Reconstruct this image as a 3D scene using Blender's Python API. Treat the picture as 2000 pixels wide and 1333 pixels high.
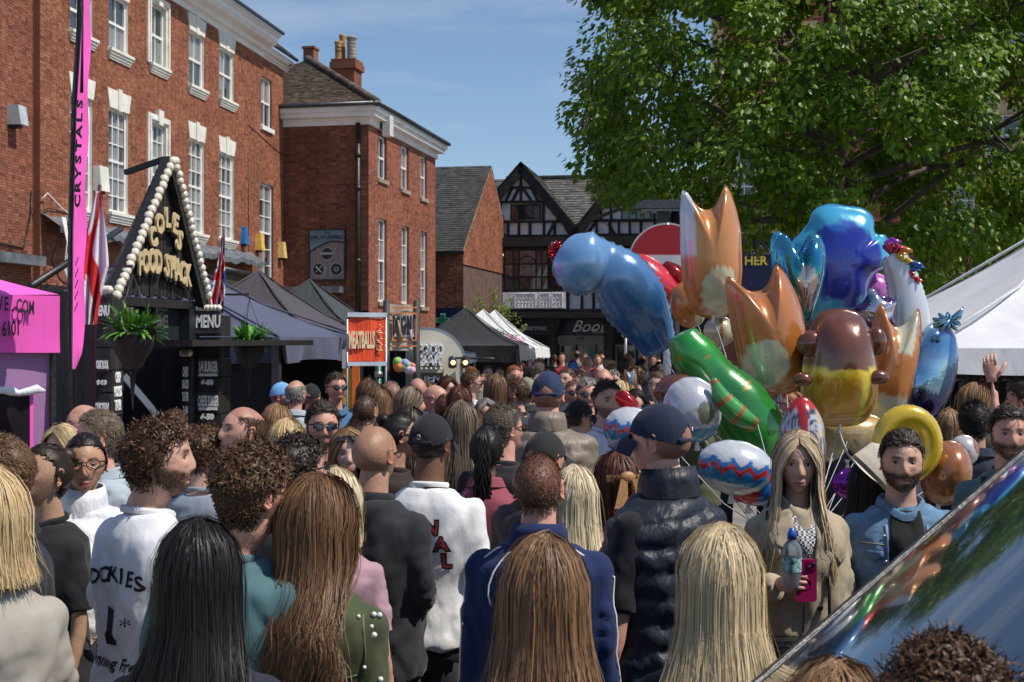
import bpy, bmesh, math, random
import numpy as np
from mathutils import Vector, Matrix, noise
random.seed(7); RNG = np.random.default_rng(7)
for o in list(bpy.data.objects): bpy.data.objects.remove(o)
sc = bpy.context.scene; C = sc.collection
# ---------------- camera ----------------
F, CZ, HY = 2600.0, 2.05, 667.0          # focal length in px of the 2000 px wide photo, eye height, horizon row
cd = bpy.data.cameras.new('camera'); cam = bpy.data.objects.new('camera', cd); C.objects.link(cam)
cam.location = (0, 0, CZ); cam.rotation_euler = (math.pi/2, 0, 0)
cd.sensor_width = 36; cd.lens = 36*F/2000; cd.clip_start = .05; cd.clip_end = 900
cd.dof.use_dof = True; cd.dof.focus_distance = 6.0; cd.dof.aperture_fstop = 13.0
sc.camera = cam
# ---------------- sky and sun ----------------
SUN_EL = math.radians(56); SX, SY = .955, -.30
w = bpy.data.worlds.new('World'); sc.world = w; w.use_nodes = True
nt = w.node_tree; nt.nodes.clear()
out = nt.nodes.new('ShaderNodeOutputWorld'); bg = nt.nodes.new('ShaderNodeBackground')
sky = nt.nodes.new('ShaderNodeTexSky'); sky.sky_type = 'NISHITA'; sky.sun_disc = False
sky.sun_elevation = SUN_EL; sky.sun_rotation = math.atan2(SX, SY)
sky.air_density = .95; sky.dust_density = .35; sky.ozone_density = 3.6
tc = nt.nodes.new('ShaderNodeTexCoord'); mp = nt.nodes.new('ShaderNodeMapping'); mp.inputs['Scale'].default_value = (1.3, 1.3, 7)
mp.inputs['Location'].default_value = (.35, .1, .2)
nz = nt.nodes.new('ShaderNodeTexNoise'); nz.inputs['Scale'].default_value = 2.2; nz.inputs['Detail'].default_value = 7; nz.inputs['Roughness'].default_value = .55
cr = nt.nodes.new('ShaderNodeValToRGB'); cr.color_ramp.elements[0].position = .50; cr.color_ramp.elements[1].position = .78
cr.color_ramp.elements[1].color = (.6, .6, .6, 1)
mx = nt.nodes.new('ShaderNodeMixRGB'); mx.inputs['Color2'].default_value = (5.2, 5.6, 6.4, 1)
L = nt.links.new
L(tc.outputs['Generated'], mp.inputs['Vector']); L(mp.outputs[0], nz.inputs['Vector']); L(nz.outputs['Fac'], cr.inputs['Fac'])
L(cr.outputs['Color'], mx.inputs['Fac']); L(sky.outputs[0], mx.inputs['Color1']); L(mx.outputs[0], bg.inputs['Color'])
bg.inputs['Strength'].default_value = .105
L(bg.outputs[0], out.inputs['Surface'])
sd = bpy.data.lights.new('sun', 'SUN'); sd.energy = 4.2; sd.angle = math.radians(.5); sd.color = (1, .94, .85)
sun = bpy.data.objects.new('sun', sd); C.objects.link(sun)
sun.rotation_euler = Vector((SX*math.cos(SUN_EL), SY*math.cos(SUN_EL), math.sin(SUN_EL))).to_track_quat('Z', 'Y').to_euler()
sc.view_settings.view_transform = 'Standard'; sc.view_settings.look = 'None'; sc.view_settings.exposure = .22; sc.view_settings.gamma = 1
sc.render.engine = 'CYCLES'

# ---------------- helpers ----------------
def W(px, py, Y): return Vector(((px-1000)*Y/F, Y, CZ-(py-HY)*Y/F))
def tag(o, label=None, cat=None, group=None, kind=None):
    if label: o['label'] = label
    if cat: o['category'] = cat
    if group: o['group'] = group
    if kind: o['kind'] = kind
    return o
def empty(name, loc=(0, 0, 0), rz=0, label=None, cat=None, group=None):
    o = bpy.data.objects.new(name, None); C.objects.link(o); o.location = loc; o.rotation_euler = (0, 0, rz)
    o.empty_display_size = .1
    return tag(o, label, cat, group)
def link(name, me, parent=None, loc=None, mat=None, color=None):
    o = bpy.data.objects.new(name, me); C.objects.link(o)
    if parent is not None: o.parent = parent
    if loc is not None: o.location = loc
    if mat is not None:
        me.materials.clear(); me.materials.append(mat)
    if color is not None: o.color = (*color[:3], 1)
    return o
class MB:
    def __init__(s): s.v = []; s.f = []; s.m = []; s.sm = []; s.c = []; s.cur = 0; s.smooth = False; s.col = (1, 1, 1)
    def add(s, vs, fs, smooth=None):
        n = len(s.v); s.v += [tuple(p) for p in vs]; s.c += [s.col]*len(vs)
        for f in fs: s.f.append(tuple(i+n for i in f)); s.m.append(s.cur); s.sm.append(s.smooth if smooth is None else smooth)
    def box(s, x0, x1, y0, y1, z0, z1, M=None):
        vs = [Vector((x, y, z)) for x in (x0, x1) for y in (y0, y1) for z in (z0, z1)]
        if M: vs = [M @ p for p in vs]
        s.add(vs, [(0, 1, 3, 2), (4, 6, 7, 5), (0, 4, 5, 1), (2, 3, 7, 6), (0, 2, 6, 4), (1, 5, 7, 3)], False)
    def quad(s, *p): s.add(p, [tuple(range(len(p)))])
    def beam(s, a, b, w, d, up=(0, 0, 1)):
        a = Vector(a); b = Vector(b); t = (b-a).normalized(); u = Vector(up)
        if abs(t.dot(u)) > .95: u = Vector((1, 0, 0)) if abs(t.x) < .9 else Vector((0, 1, 0))
        x = t.cross(u).normalized(); y = x.cross(t).normalized()
        vs = [p+x*sx*w/2+y*sy*d/2 for p in (a, b) for sx, sy in ((-1, -1), (1, -1), (1, 1), (-1, 1))]
        s.add(vs, [(0, 1, 2, 3), (7, 6, 5, 4), (0, 4, 5, 1), (1, 5, 6, 2), (2, 6, 7, 3), (3, 7, 4, 0)], False)
    def tube(s, pts, rs, n=8, cap=True, flat=1.0):
        pts = [Vector(p) for p in pts]
        if not hasattr(rs, '__len__'): rs = [rs]*len(pts)
        vs = []; ref = None
        for i, p in enumerate(pts):
            t = (pts[min(i+1, len(pts)-1)]-pts[max(i-1, 0)])
            t = t.normalized() if t.length > 1e-9 else Vector((0, 0, 1))
            if ref is None: ref = Vector((0, 1, 0)) if abs(t.y) < .9 else Vector((1, 0, 0))
            x = t.cross(ref); x = x.normalized() if x.length > 1e-6 else Vector((1, 0, 0)); y = x.cross(t).normalized(); ref = y
            for k in range(n):
                a = 2*math.pi*k/n; vs.append(p+x*math.cos(a)*rs[i]+y*math.sin(a)*rs[i]*flat)
        fs = [(i*n+k, i*n+(k+1) % n, (i+1)*n+(k+1) % n, (i+1)*n+k) for i in range(len(pts)-1) for k in range(n)]
        if cap: fs += [tuple(reversed(range(n))), tuple(range((len(pts)-1)*n, len(pts)*n))]
        s.add(vs, fs, True)
    def lathe(s, prof, c=(0, 0, 0), n=16, M=None):
        vs = []
        for r, z in prof:
            for k in range(n):
                a = 2*math.pi*k/n; p = Vector((c[0]+r*math.cos(a), c[1]+r*math.sin(a), c[2]+z)); vs.append(M @ p if M else p)
        s.add(vs, [(i*n+k, i*n+(k+1) % n, (i+1)*n+(k+1) % n, (i+1)*n+k) for i in range(len(prof)-1) for k in range(n)], True)
    def ball(s, c, r, nu=12, nv=8, sc=(1, 1, 1), M=None):
        vs = []; fs = []
        for j in range(nv+1):
            th = math.pi*j/nv
            for i in range(nu):
                a = 2*math.pi*i/nu
                p = Vector((math.sin(th)*math.cos(a)*r*sc[0], math.sin(th)*math.sin(a)*r*sc[1], math.cos(th)*r*sc[2]))
                if M: p = M @ p
                vs.append(Vector(c)+p)
        for j in range(nv):
            for i in range(nu): fs.append((j*nu+i, (j+1)*nu+i, (j+1)*nu+(i+1) % nu, j*nu+(i+1) % nu))
        s.add(vs, fs, True)
    def prism(s, poly, y0, y1, M=None):           # poly in x,z
        n = len(poly); vs = [Vector((x, y0, z)) for x, z in poly]+[Vector((x, y1, z)) for x, z in poly]
        if M: vs = [M @ p for p in vs]
        s.add(vs, [tuple(range(n)), tuple(reversed(range(n, 2*n)))]+[(i, i+n, (i+1) % n+n, (i+1) % n) for i in range(n)], False)
    def grid(s, fn, nu, nv, smooth=True, closed=False):
        vs = [fn(i/nu, j/nv) for j in range(nv+1) for i in range(nu+1)]
        s.add(vs, [(j*(nu+1)+i, j*(nu+1)+i+1, (j+1)*(nu+1)+i+1, (j+1)*(nu+1)+i) for j in range(nv) for i in range(nu)], smooth)
    def mesh(s, name, mats=None, color=False):
        me = bpy.data.meshes.new(name); me.from_pydata(s.v, [], s.f)
        me.polygons.foreach_set('use_smooth', s.sm)
        if mats:
            for m in (mats if isinstance(mats, (list, tuple)) else [mats]): me.materials.append(m)
            me.polygons.foreach_set('material_index', s.m)
        if color:
            a = me.color_attributes.new('Col', 'FLOAT_COLOR', 'POINT')
            a.data.foreach_set('color', np.array([(*c[:3], 1) for c in s.c], dtype=np.float32).ravel())
        return me
    def build(s, name, mats=None, parent=None, color=None, colattr=False):
        o = bpy.data.objects.new(name, s.mesh(name, mats, colattr)); C.objects.link(o)
        if parent is not None: o.parent = parent
        if color is not None: o.color = (*color[:3], 1)
        return o

# ---------------- materials ----------------
def newmat(name):
    m = bpy.data.materials.new(name); m.use_nodes = True; n = m.node_tree
    return m, n, n.nodes['Principled BSDF']
def mat(name, col, rough=.6, metal=0, bump=0, bscale=40, var=.12, vscale=6, spec=.5, coat=0, emit=0, stretch=(1, 1, 1), objcol=False, attr=False, island=0, sheen=0, sss=0, trans=0, coord='Object'):
    m, n, b = newmat(name); N = n.nodes.new; K = n.links.new
    b.inputs['Roughness'].default_value = rough; b.inputs['Metallic'].default_value = metal
    b.inputs['Specular IOR Level'].default_value = spec
    b.inputs['Coat Weight'].default_value = coat; b.inputs['Coat Roughness'].default_value = .08
    if sheen: b.inputs['Sheen Weight'].default_value = sheen
    if trans: b.inputs['Transmission Weight'].default_value = trans
    if sss:
        b.inputs['Subsurface Weight'].default_value = sss; b.inputs['Subsurface Radius'].default_value = (.012, .004, .002); b.inputs['Subsurface Scale'].default_value = 1
    tc = N('ShaderNodeTexCoord'); mp = N('ShaderNodeMapping'); mp.inputs['Scale'].default_value = stretch
    K(tc.outputs[coord], mp.inputs['Vector'])
    nz = N('ShaderNodeTexNoise'); nz.inputs['Scale'].default_value = vscale; nz.inputs['Detail'].default_value = 5
    K(mp.outputs[0], nz.inputs['Vector'])
    rng = N('ShaderNodeMapRange'); rng.inputs['To Min'].default_value = 1-var*1.6; rng.inputs['To Max'].default_value = 1+var*1.6
    rng.inputs['From Min'].default_value = .25; rng.inputs['From Max'].default_value = .75
    K(nz.outputs['Fac'], rng.inputs['Value'])
    mul = N('ShaderNodeMixRGB'); mul.blend_type = 'MULTIPLY'; mul.inputs['Fac'].default_value = 1
    K(rng.outputs[0], mul.inputs['Color2'])
    src = None
    if objcol:
        oi = N('ShaderNodeObjectInfo'); src = oi.outputs['Color']
    if attr:
        at = N('ShaderNodeAttribute'); at.attribute_name = 'Col'
        if src is not None:
            q = N('ShaderNodeMixRGB'); q.blend_type = 'MULTIPLY'; q.inputs['Fac'].default_value = 1
            K(src, q.inputs['Color1']); K(at.outputs['Color'], q.inputs['Color2']); src = q.outputs[0]
        else: src = at.outputs['Color']
    if src is None: mul.inputs['Color1'].default_value = (*col[:3], 1)
    else: K(src, mul.inputs['Color1'])
    fin = mul.outputs[0]
    if island:
        ge = N('ShaderNodeNewGeometry'); oi = N('ShaderNodeObjectInfo'); ad = N('ShaderNodeMath'); ad.operation = 'ADD'; fr = N('ShaderNodeMath'); fr.operation = 'FRACT'
        K(ge.outputs['Random Per Island'], ad.inputs[0]); K(oi.outputs['Random'], ad.inputs[1]); K(ad.outputs[0], fr.inputs[0])
        r2 = N('ShaderNodeMapRange'); r2.inputs['To Min'].default_value = 1-island; r2.inputs['To Max'].default_value = 1+island
        K(fr.outputs[0], r2.inputs['Value'])
        q = N('ShaderNodeMixRGB'); q.blend_type = 'MULTIPLY'; q.inputs['Fac'].default_value = 1
        K(fin, q.inputs['Color1']); K(r2.outputs[0], q.inputs['Color2']); fin = q.outputs[0]
    K(fin, b.inputs['Base Color'])
    if emit:
        K(fin, b.inputs['Emission Color']); b.inputs['Emission Strength'].default_value = emit
    if bump:
        n2 = N('ShaderNodeTexNoise'); n2.inputs['Scale'].default_value = bscale; n2.inputs['Detail'].default_value = 4
        K(mp.outputs[0], n2.inputs['Vector'])
        bp = N('ShaderNodeBump'); bp.inputs['Strength'].default_value = bump; bp.inputs['Distance'].default_value = .02
        K(n2.outputs['Fac'], bp.inputs['Height']); K(bp.outputs[0], b.inputs['Normal'])
    return m
def brickmat(name, cols, dirt=.35):
    m, n, b = newmat(name); N = n.nodes.new; K = n.links.new
    b.inputs['Roughness'].default_value = .88; b.inputs['Specular IOR Level'].default_value = .25
    ge = N('ShaderNodeNewGeometry'); oi = N('ShaderNodeObjectInfo'); ad = N('ShaderNodeMath'); ad.operation = 'ADD'; fr = N('ShaderNodeMath'); fr.operation = 'FRACT'
    K(ge.outputs['Random Per Island'], ad.inputs[0]); K(oi.outputs['Random'], ad.inputs[1]); K(ad.outputs[0], fr.inputs[0])
    cr = N('ShaderNodeValToRGB'); K(fr.outputs[0], cr.inputs['Fac'])
    while len(cr.color_ramp.elements) < len(cols): cr.color_ramp.elements.new(.5)
    for i, c in enumerate(cols):
        e = cr.color_ramp.elements[i]; e.position = i/(len(cols)-1); e.color = (*c, 1)
    nz = N('ShaderNodeTexNoise'); nz.inputs['Scale'].default_value = .9; nz.inputs['Detail'].default_value = 8; nz.inputs['Roughness'].default_value = .7
    K(ge.outputs['Position'], nz.inputs['Vector'])
    mr = N('ShaderNodeMapRange'); mr.inputs['From Min'].default_value = .3; mr.inputs['From Max'].default_value = .7; mr.inputs['To Min'].default_value = 1-dirt; mr.inputs['To Max'].default_value = 1+dirt*.5
    K(nz.outputs['Fac'], mr.inputs['Value'])
    q = N('ShaderNodeMixRGB'); q.blend_type = 'MULTIPLY'; q.inputs['Fac'].default_value = 1
    K(cr.outputs[0], q.inputs['Color1']); K(mr.outputs[0], q.inputs['Color2'])
    # pale patches of worn lime
    n3 = N('ShaderNodeTexNoise'); n3.inputs['Scale'].default_value = 2.3; n3.inputs['Detail'].default_value = 9; n3.inputs['Roughness'].default_value = .8
    K(ge.outputs['Position'], n3.inputs['Vector'])
    c3 = N('ShaderNodeValToRGB'); c3.color_ramp.elements[0].position = .6; c3.color_ramp.elements[1].position = .72; c3.color_ramp.elements[1].color = (.35, .35, .35, 1)
    K(n3.outputs['Fac'], c3.inputs['Fac'])
    q2 = N('ShaderNodeMixRGB'); q2.inputs['Color2'].default_value = (.42, .3, .24, 1); K(c3.outputs[0], q2.inputs['Fac']); K(q.outputs[0], q2.inputs['Color1'])
    K(q2.outputs[0], b.inputs['Base Color'])
    n2 = N('ShaderNodeTexNoise'); n2.inputs['Scale'].default_value = 60; K(ge.outputs['Position'], n2.inputs['Vector'])
    bp = N('ShaderNodeBump'); bp.inputs['Strength'].default_value = .5; bp.inputs['Distance'].default_value = .01
    K(n2.outputs['Fac'], bp.inputs['Height']); K(bp.outputs[0], b.inputs['Normal'])
    return m
M = {}
M['brick_orange'] = brickmat('brick_orange', [(.17, .062, .038), (.34, .125, .068), (.27, .088, .048), (.42, .175, .10), (.30, .105, .058)])
M['brick_red'] = brickmat('brick_red', [(.16, .055, .036), (.33, .12, .07), (.26, .085, .05), (.38, .15, .095), (.22, .07, .045)], .25)
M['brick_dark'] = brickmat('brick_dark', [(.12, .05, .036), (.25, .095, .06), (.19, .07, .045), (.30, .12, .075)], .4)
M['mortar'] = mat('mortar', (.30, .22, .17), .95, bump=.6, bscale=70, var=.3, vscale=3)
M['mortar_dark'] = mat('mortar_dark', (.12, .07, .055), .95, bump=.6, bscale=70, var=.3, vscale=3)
M['white_paint'] = mat('white_paint', (.78, .77, .74), .45, bump=.15, bscale=30, var=.07, vscale=2)
M['cream_stone'] = mat('cream_stone', (.72, .70, .62), .7, bump=.3, bscale=50, var=.12, vscale=3)
M['sandstone'] = mat('sandstone', (.34, .25, .16), .85, bump=.5, bscale=45, var=.28, vscale=2.5)
M['sill_stone'] = mat('sill_stone', (.28, .23, .17), .85, bump=.4, bscale=50, var=.25, vscale=3)
M['lead'] = mat('lead', (.20, .22, .24), .45, metal=.5, bump=.5, bscale=14, var=.3, vscale=4)
M['black_paint'] = mat('black_paint', (.018, .017, .017), .42, bump=.3, bscale=30, var=.3, vscale=4)
M['black_wood'] = mat('black_wood', (.022, .02, .019), .6, bump=.8, bscale=25, var=.45, vscale=6, stretch=(1, 1, .15))
M['tile'] = mat('tile', (.085, .062, .045), .9, bump=.5, bscale=40, var=.35, vscale=5, island=.4)
M['slate'] = mat('slate', (.10, .095, .085), .75, bump=.4, bscale=40, var=.35, vscale=4, island=.35)
M['tile_dark'] = mat('tile_dark', (.05, .047, .046), .9, bump=.4, bscale=40, var=.3, vscale=3, island=.35)
M['render_white'] = mat('render_white', (.82, .84, .86), .8, bump=.3, bscale=40, var=.12, vscale=3)
M['timber'] = mat('timber', (.016, .014, .014), .7, bump=.5, bscale=30, var=.4, vscale=4)
M['glass'] = mat('glass', (.022, .028, .034), .04, spec=.9, coat=.6, var=.5, vscale=1.5)
M['glass_blind'] = mat('glass_blind', (.20, .205, .20), .12, spec=.8, coat=1, var=.25, vscale=2, stretch=(6, 1, .6))
M['glass_lit'] = mat('glass_lit', (.12, .13, .13), .08, spec=.8, coat=1, var=.6, vscale=3)
M['steel'] = mat('steel', (.45, .46, .48), .35, metal=.85, var=.1)
M['dark_steel'] = mat('dark_steel', (.06, .06, .065), .4, metal=.6, var=.2)
M['terracotta'] = mat('terracotta', (.36, .20, .08), .8, bump=.3, var=.25, vscale=8)
M['grey_pot'] = mat('grey_pot', (.33, .30, .25), .8, bump=.5, var=.3, vscale=9)
M['tarmac'] = mat('tarmac', (.12, .11, .10), .9, bump=.5, bscale=80, var=.3, vscale=1.2)
M['paving'] = mat('paving', (.25, .23, .20), .85, bump=.4, bscale=60, var=.25, vscale=2, island=.2)
def flat(name, col, rough=.6, **k): 
    if name not in M: M[name] = mat(name, col, rough, **k)
    return M[name]
def cloth(name, col, wr=.55, rough=.8, sc_=9, trans=0): 
    if name not in M: M[name] = mat(name, col, rough, bump=wr, bscale=sc_, var=.08, vscale=3, sheen=.15, stretch=(1, 1, .5))
    return M[name]

_ts = [None]
def eval_mesh(o):      # evaluate one object in a scratch scene that holds nothing else
    if _ts[0] is None: _ts[0] = bpy.data.scenes.new('scratch')
    T_ = _ts[0]; T_.collection.objects.link(o); vl = T_.view_layers[0]; vl.update(); dg = vl.depsgraph
    me = bpy.data.meshes.new_from_object(o.evaluated_get(dg)); bpy.data.objects.remove(o)
    return me
# text as real letters
_fc = {}
def text_mesh(s, size=1, extrude=.004, shear=0, bold=0, align='CENTER', sx=1):
    k = (s, size, extrude, shear, bold, align, sx)
    if k in _fc: return _fc[k]
    cu = bpy.data.curves.new('lettering', 'FONT'); cu.body = s; cu.size = size; cu.extrude = extrude; cu.shear = shear; cu.offset = bold
    cu.align_x = align; cu.align_y = 'CENTER'; cu.resolution_u = 2
    o = bpy.data.objects.new('t', cu)
    me = eval_mesh(o)
    me.transform(Matrix.Rotation(math.pi/2, 4, 'X') @ Matrix.Diagonal((sx, 1, 1, 1)))   # now in x,z plane facing -y
    me.name = 'lettering'; _fc[k] = me
    return me
def text(s, parent, loc, size, m, rot=0, name='lettering', **k):
    me = text_mesh(s, size, **k)
    if me.users > 0 and me.materials and me.materials[0] != m: me = me.copy()
    if not me.materials: me.materials.append(m)
    else: me.materials[0] = m
    o = bpy.data.objects.new(name, me); C.objects.link(o); o.parent = parent; o.location = loc
    o.rotation_euler = (0, rot, 0)
    return o

# ---------------- walls built of bricks ----------------
class Facade:
    """local frame: x to the right along the wall, y into the wall, z up"""
    def __init__(s, name, O, d, label, cat='building'):
        s.O = Vector((O[0], O[1], 0)); dd = Vector((d[0], d[1], 0)).normalized(); s.d = dd
        s.root = empty(name, s.O, math.atan2(dd.y, dd.x), label, cat)
        s.op = []
    def u(s, px):
        k = (px-1000)/F; return (k*s.O.y-s.O.x)/(s.d.x-k*s.d.y)
    def z(s, px, py):
        Y = s.O.y+s.u(px)*s.d.y; return CZ-(py-HY)*Y/F
    def Yat(s, u): return s.O.y+u*s.d.y
def brick_wall(fc, x0, x1, z0, z1, mb, mm, y=0.0, singles=300, M4=None, top=None, course=.075, blen=.225, thick=.009, parent=None):
    """top(x) gives wall height for gables. openings from fc.op"""
    M4 = M4 or Matrix.Identity(4); par = parent or fc.root
    ops = [o for o in fc.op if o[4] == 'all' or M4 == Matrix.Identity(4)] if M4 == Matrix.Identity(4) else []
    xs = sorted({x0, x1, *[o[0] for o in ops], *[o[1] for o in ops]}); zs = sorted({z0, z1, *[o[2] for o in ops], *[o[3] for o in ops]})
    xs = [x for x in xs if x0 <= x <= x1]; zs = [z for z in zs if z0 <= z <= z1]
    b = MB()
    def inside(x, z): return any(o[0] < x < o[1] and o[2] < z < o[3] for o in ops)
    if top is None:
        for i in range(len(xs)-1):
            for j in range(len(zs)-1):
                if not inside((xs[i]+xs[i+1])/2, (zs[j]+zs[j+1])/2):
                    b.quad(*[M4 @ Vector(p) for p in ((xs[i], y, zs[j]), (xs[i+1], y, zs[j]), (xs[i+1], y, zs[j+1]), (xs[i], y, zs[j+1]))])
    else:
        n = 24
        for i in range(n):
            a = x0+(x1-x0)*i/n; c = x0+(x1-x0)*(i+1)/n
            b.quad(*[M4 @ Vector(p) for p in ((a, y, z0), (c, y, z0), (c, y, max(z0, top(c))), (a, y, max(z0, top(a))))])
    b.build('wall', mm, par)
    bl = []
    j = 0; z = z0
    while z < z1-.02:
        x = x0-(blen/2 if j % 2 else 0)-random.random()*.01; k = 0
        while x < x1:
            w_ = blen if (k+j) % 2 == 0 else blen*.5 if course < .08 else blen
            a, c = max(x, x0), min(x+w_, x1); x += w_; k += 1
            if c-a < .03: continue
            segs = [(a, c)]
            for o in ops:
                if z+course*.6 > o[2] and z+.02 < o[3]:
                    ns = []
                    for (p, q) in segs:
                        if q <= o[0] or p >= o[1]: ns.append((p, q)); continue
                        if p < o[0]: ns.append((p, o[0]))
                        if q > o[1]: ns.append((o[1], q))
                    segs = ns
            for p, q in segs:
                if q-p < .03: continue
                if top is not None and z+course > min(top(p), top(q)): continue
                bl.append((p+.005, q-.005, z+.005, z+course-.005))
        z += course; j += 1
    def cen(t): return ((fc.root.matrix_basis if parent is None else par.matrix_basis) @ (M4 @ Vector(((t[0]+t[1])/2, 0, t[2])))).y
    bl.sort(key=cen)
    vis = bl
    for t in vis[:singles]:
        me = brick_mesh(mb); o = bpy.data.objects.new('brick', me); C.objects.link(o); o.parent = par
        th = thick*random.uniform(.55, 1.3)
        o.matrix_local = M4 @ Matrix.Translation(((t[0]+t[1])/2, y-th/2+.001, (t[2]+t[3])/2)) @ Matrix.Diagonal((t[1]-t[0], th, t[3]-t[2], 1))
    rest = vis[singles:]
    if rest:
        a = np.array(rest); n = len(a); th = thick*RNG.uniform(.5, 1.4, n); j1 = RNG.uniform(-.002, .002, (n, 2))
        P = np.zeros((n, 8, 3)); 
        for i, (sx, sy, sz) in enumerate([(x, yy, zz) for x in (0, 1) for yy in (0, 1) for zz in (0, 1)]):
            P[:, i, 0] = a[:, sx]; P[:, i, 1] = y+(.001 if sy else -th); P[:, i, 2] = a[:, 2+sz]+j1[:, 0]
        P = P.reshape(-1, 3); R = np.array(M4); P = P @ R[:3, :3].T+R[:3, 3]
        FQ = np.array([(0, 1, 3, 2), (4, 6, 7, 5), (0, 4, 5, 1), (0, 2, 6, 4), (1, 5, 7, 3)])
        fa = (FQ[None]+np.arange(n)[:, None, None]*8).reshape(-1, 4)
        me = bpy.data.meshes.new('brickwork'); me.from_pydata(P.tolist(), [], fa.tolist()); me.materials.append(mb)
        o = link('brickwork', me, par); o['kind'] = 'stuff'
_bm = {}
def brick_mesh(m):
    if m.name not in _bm:
        b = MB(); b.box(-.5, .5, -.5, .5, -.5, .5); _bm[m.name] = b.mesh('brick', m)
    return _bm[m.name]
def sash(fc, x0, x1, z0, z1, cols=2, rows=4, depth=.11, lintel='key', sill='step', reveal='white', blind=.0, parent=None, name='window', gm=None):
    """a sash window as a part with its pieces as sub-parts; the wall opening is registered separately"""
    par = parent or fc.root
    rm = M['cream_stone'] if reveal == 'white' else M['brick_dark'] if reveal == 'brick' else M['sandstone']
    f = MB(); t = .055; y0, y1 = depth-.045, depth+.02
    f.box(x0, x0+t, y0, y1, z0, z1); f.box(x1-t, x1, y0, y1, z0, z1); f.box(x0+t, x1-t, y0, y1, z1-t, z1); f.box(x0+t, x1-t, y0, y1, z0, z0+t*1.3)
    zm = (z0+z1)/2; f.box(x0+t, x1-t, y0-.004, y1, zm-.03, zm+.03)
    W_ = f.build(name, M['white_paint'], par)
    g = MB(); ix0, ix1 = x0+t, x1-t
    for c in range(1, cols): xx = ix0+(ix1-ix0)*c/cols; g.box(xx-.014, xx+.014, y0+.008, y1-.004, z0+t*1.3, z1-t)
    for r in range(1, rows):
        if r*2 == rows: continue
        zz = z0+(z1-z0)*r/rows; g.box(ix0, ix1, y0+.01, y1-.006, zz-.013, zz+.013)
    g.build('glazing_bar', M['white_paint'], W_)
    for c in range(cols):
        for r in range(rows):
            a = ix0+(ix1-ix0)*c/cols; b_ = ix0+(ix1-ix0)*(c+1)/cols; p = z0+(z1-z0)*r/rows; q = z0+(z1-z0)*(r+1)/rows
            k = MB(); e = random.uniform(-.004, .004); e2 = random.uniform(-.004, .004)
            k.quad((a, depth+.002+e, p), (b_, depth+.002-e, p), (b_, depth+.002-e2, q), (a, depth+.002+e2, q))
            k.build('pane', gm or (M['glass_blind'] if (random.random() < blind or (r < rows/2 and blind > .9)) else M['glass']), W_)
    rv = MB()
    rv.quad((x0, 0, z0), (x0, depth, z0), (x0, depth, z1), (x0, 0, z1)); rv.quad((x1, 0, z0), (x1, 0, z1), (x1, depth, z1), (x1, depth, z0))
    rv.quad((x0, 0, z1), (x0, depth, z1), (x1, depth, z1), (x1, 0, z1)); rv.quad((x0, 0, z0), (x1, 0, z0), (x1, depth, z0), (x0, depth, z0))
    rv.build('reveal', rm, W_)
    if lintel == 'key':
        h = .42; l = MB(); w2 = (x1-x0)/2; xc = (x0+x1)/2
        for s0, s1 in ((-1, -.17), (.17, 1)):
            l.prism([(xc+w2*s0*1.0+(.0), z1), (xc+w2*s1, z1), (xc+w2*s1*(1.22 if abs(s1) == 1 else 1.15), z1+h), (xc+w2*s0*(1.22 if abs(s0) == 1 else 1.15), z1+h)], -.035, .0)
        l.prism([(xc-w2*.165, z1-.03), (xc+w2*.165, z1-.03), (xc+w2*.2, z1+h+.05), (xc-w2*.2, z1+h+.05)], -.06, .0)
        l.build('lintel', M['cream_stone'], W_)
    if sill == 'step':
        l = MB(); e = .1
        l.box(x0-e, x1+e, -.13, .0, z0-.07, z0-.002); l.box(x0-e*.8, x1+e*.8, -.10, .0, z0-.13, z0-.072); l.box(x0-e*.6, x1+e*.6, -.07, .0, z0-.19, z0-.132); l.box(x0-e*.4, x1+e*.4, -.045, 0, z0-.24, z0-.192)
        l.build('sill', M['cream_stone'], W_)
    elif sill:
        l = MB(); l.box(x0-.06, x1+.06, -.08, .03, z0-.13, z0-.002); l.build('sill', M['white_paint'] if sill == 'white' else M['sill_stone'], W_)
    return W_
def tiled_slope(par, a, b, c, d, m, course=.1, tw=.17, singles=300, name='roof_tile', lap=.018):
    """quad a-b (eave), d-c (top) covered with courses of tiles; a,b,c,d Vectors in the parent's frame"""
    a, b, c, d = map(Vector, (a, b, c, d)); nrm = (b-a).cross(d-a).normalized()
    if nrm.z < 0: nrm = -nrm
    base = MB(); base.quad(a, b, c, d); base.build('roof', m, par)
    n = max(2, int((d-a).length/course)); V = []; 
    for j in range(n):
        t0, t1 = j/n, min(1, (j+1.15)/n); p0, q0 = a.lerp(d, t0), b.lerp(c, t0); p1, q1 = a.lerp(d, t1), b.lerp(c, t1)
        L_ = (q0-p0).length; k = max(1, int(L_/tw)); off = .5*(j % 2)
        for i in range(-1, k+1):
            s0, s1 = max(0, (i+off)/k), min(1, (i+1+off)/k)
            if s1-s0 < .2/k: continue
            h = lap*random.uniform(.8, 1.5); g = .03/k
            V.append([p0.lerp(q0, s0+g)+nrm*h, p0.lerp(q0, s1-g)+nrm*h, p1.lerp(q1, s1-g)+nrm*.004, p1.lerp(q1, s0+g)+nrm*.004, p0.lerp(q0, s0+g)+nrm*.001, p0.lerp(q0, s1-g)+nrm*.001])
    fq = [(0, 1, 2, 3), (4, 5, 1, 0)]
    for t in V[:singles]:
        k = MB(); o0 = t[0]; k.add([p-o0 for p in t], fq); ob = k.build(name, m, par); ob.location = o0
    r = MB()
    for t in V[singles:]: r.add(t, fq)
    if r.v: r.build(name+'s', m, par)['kind'] = 'stuff'
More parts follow.
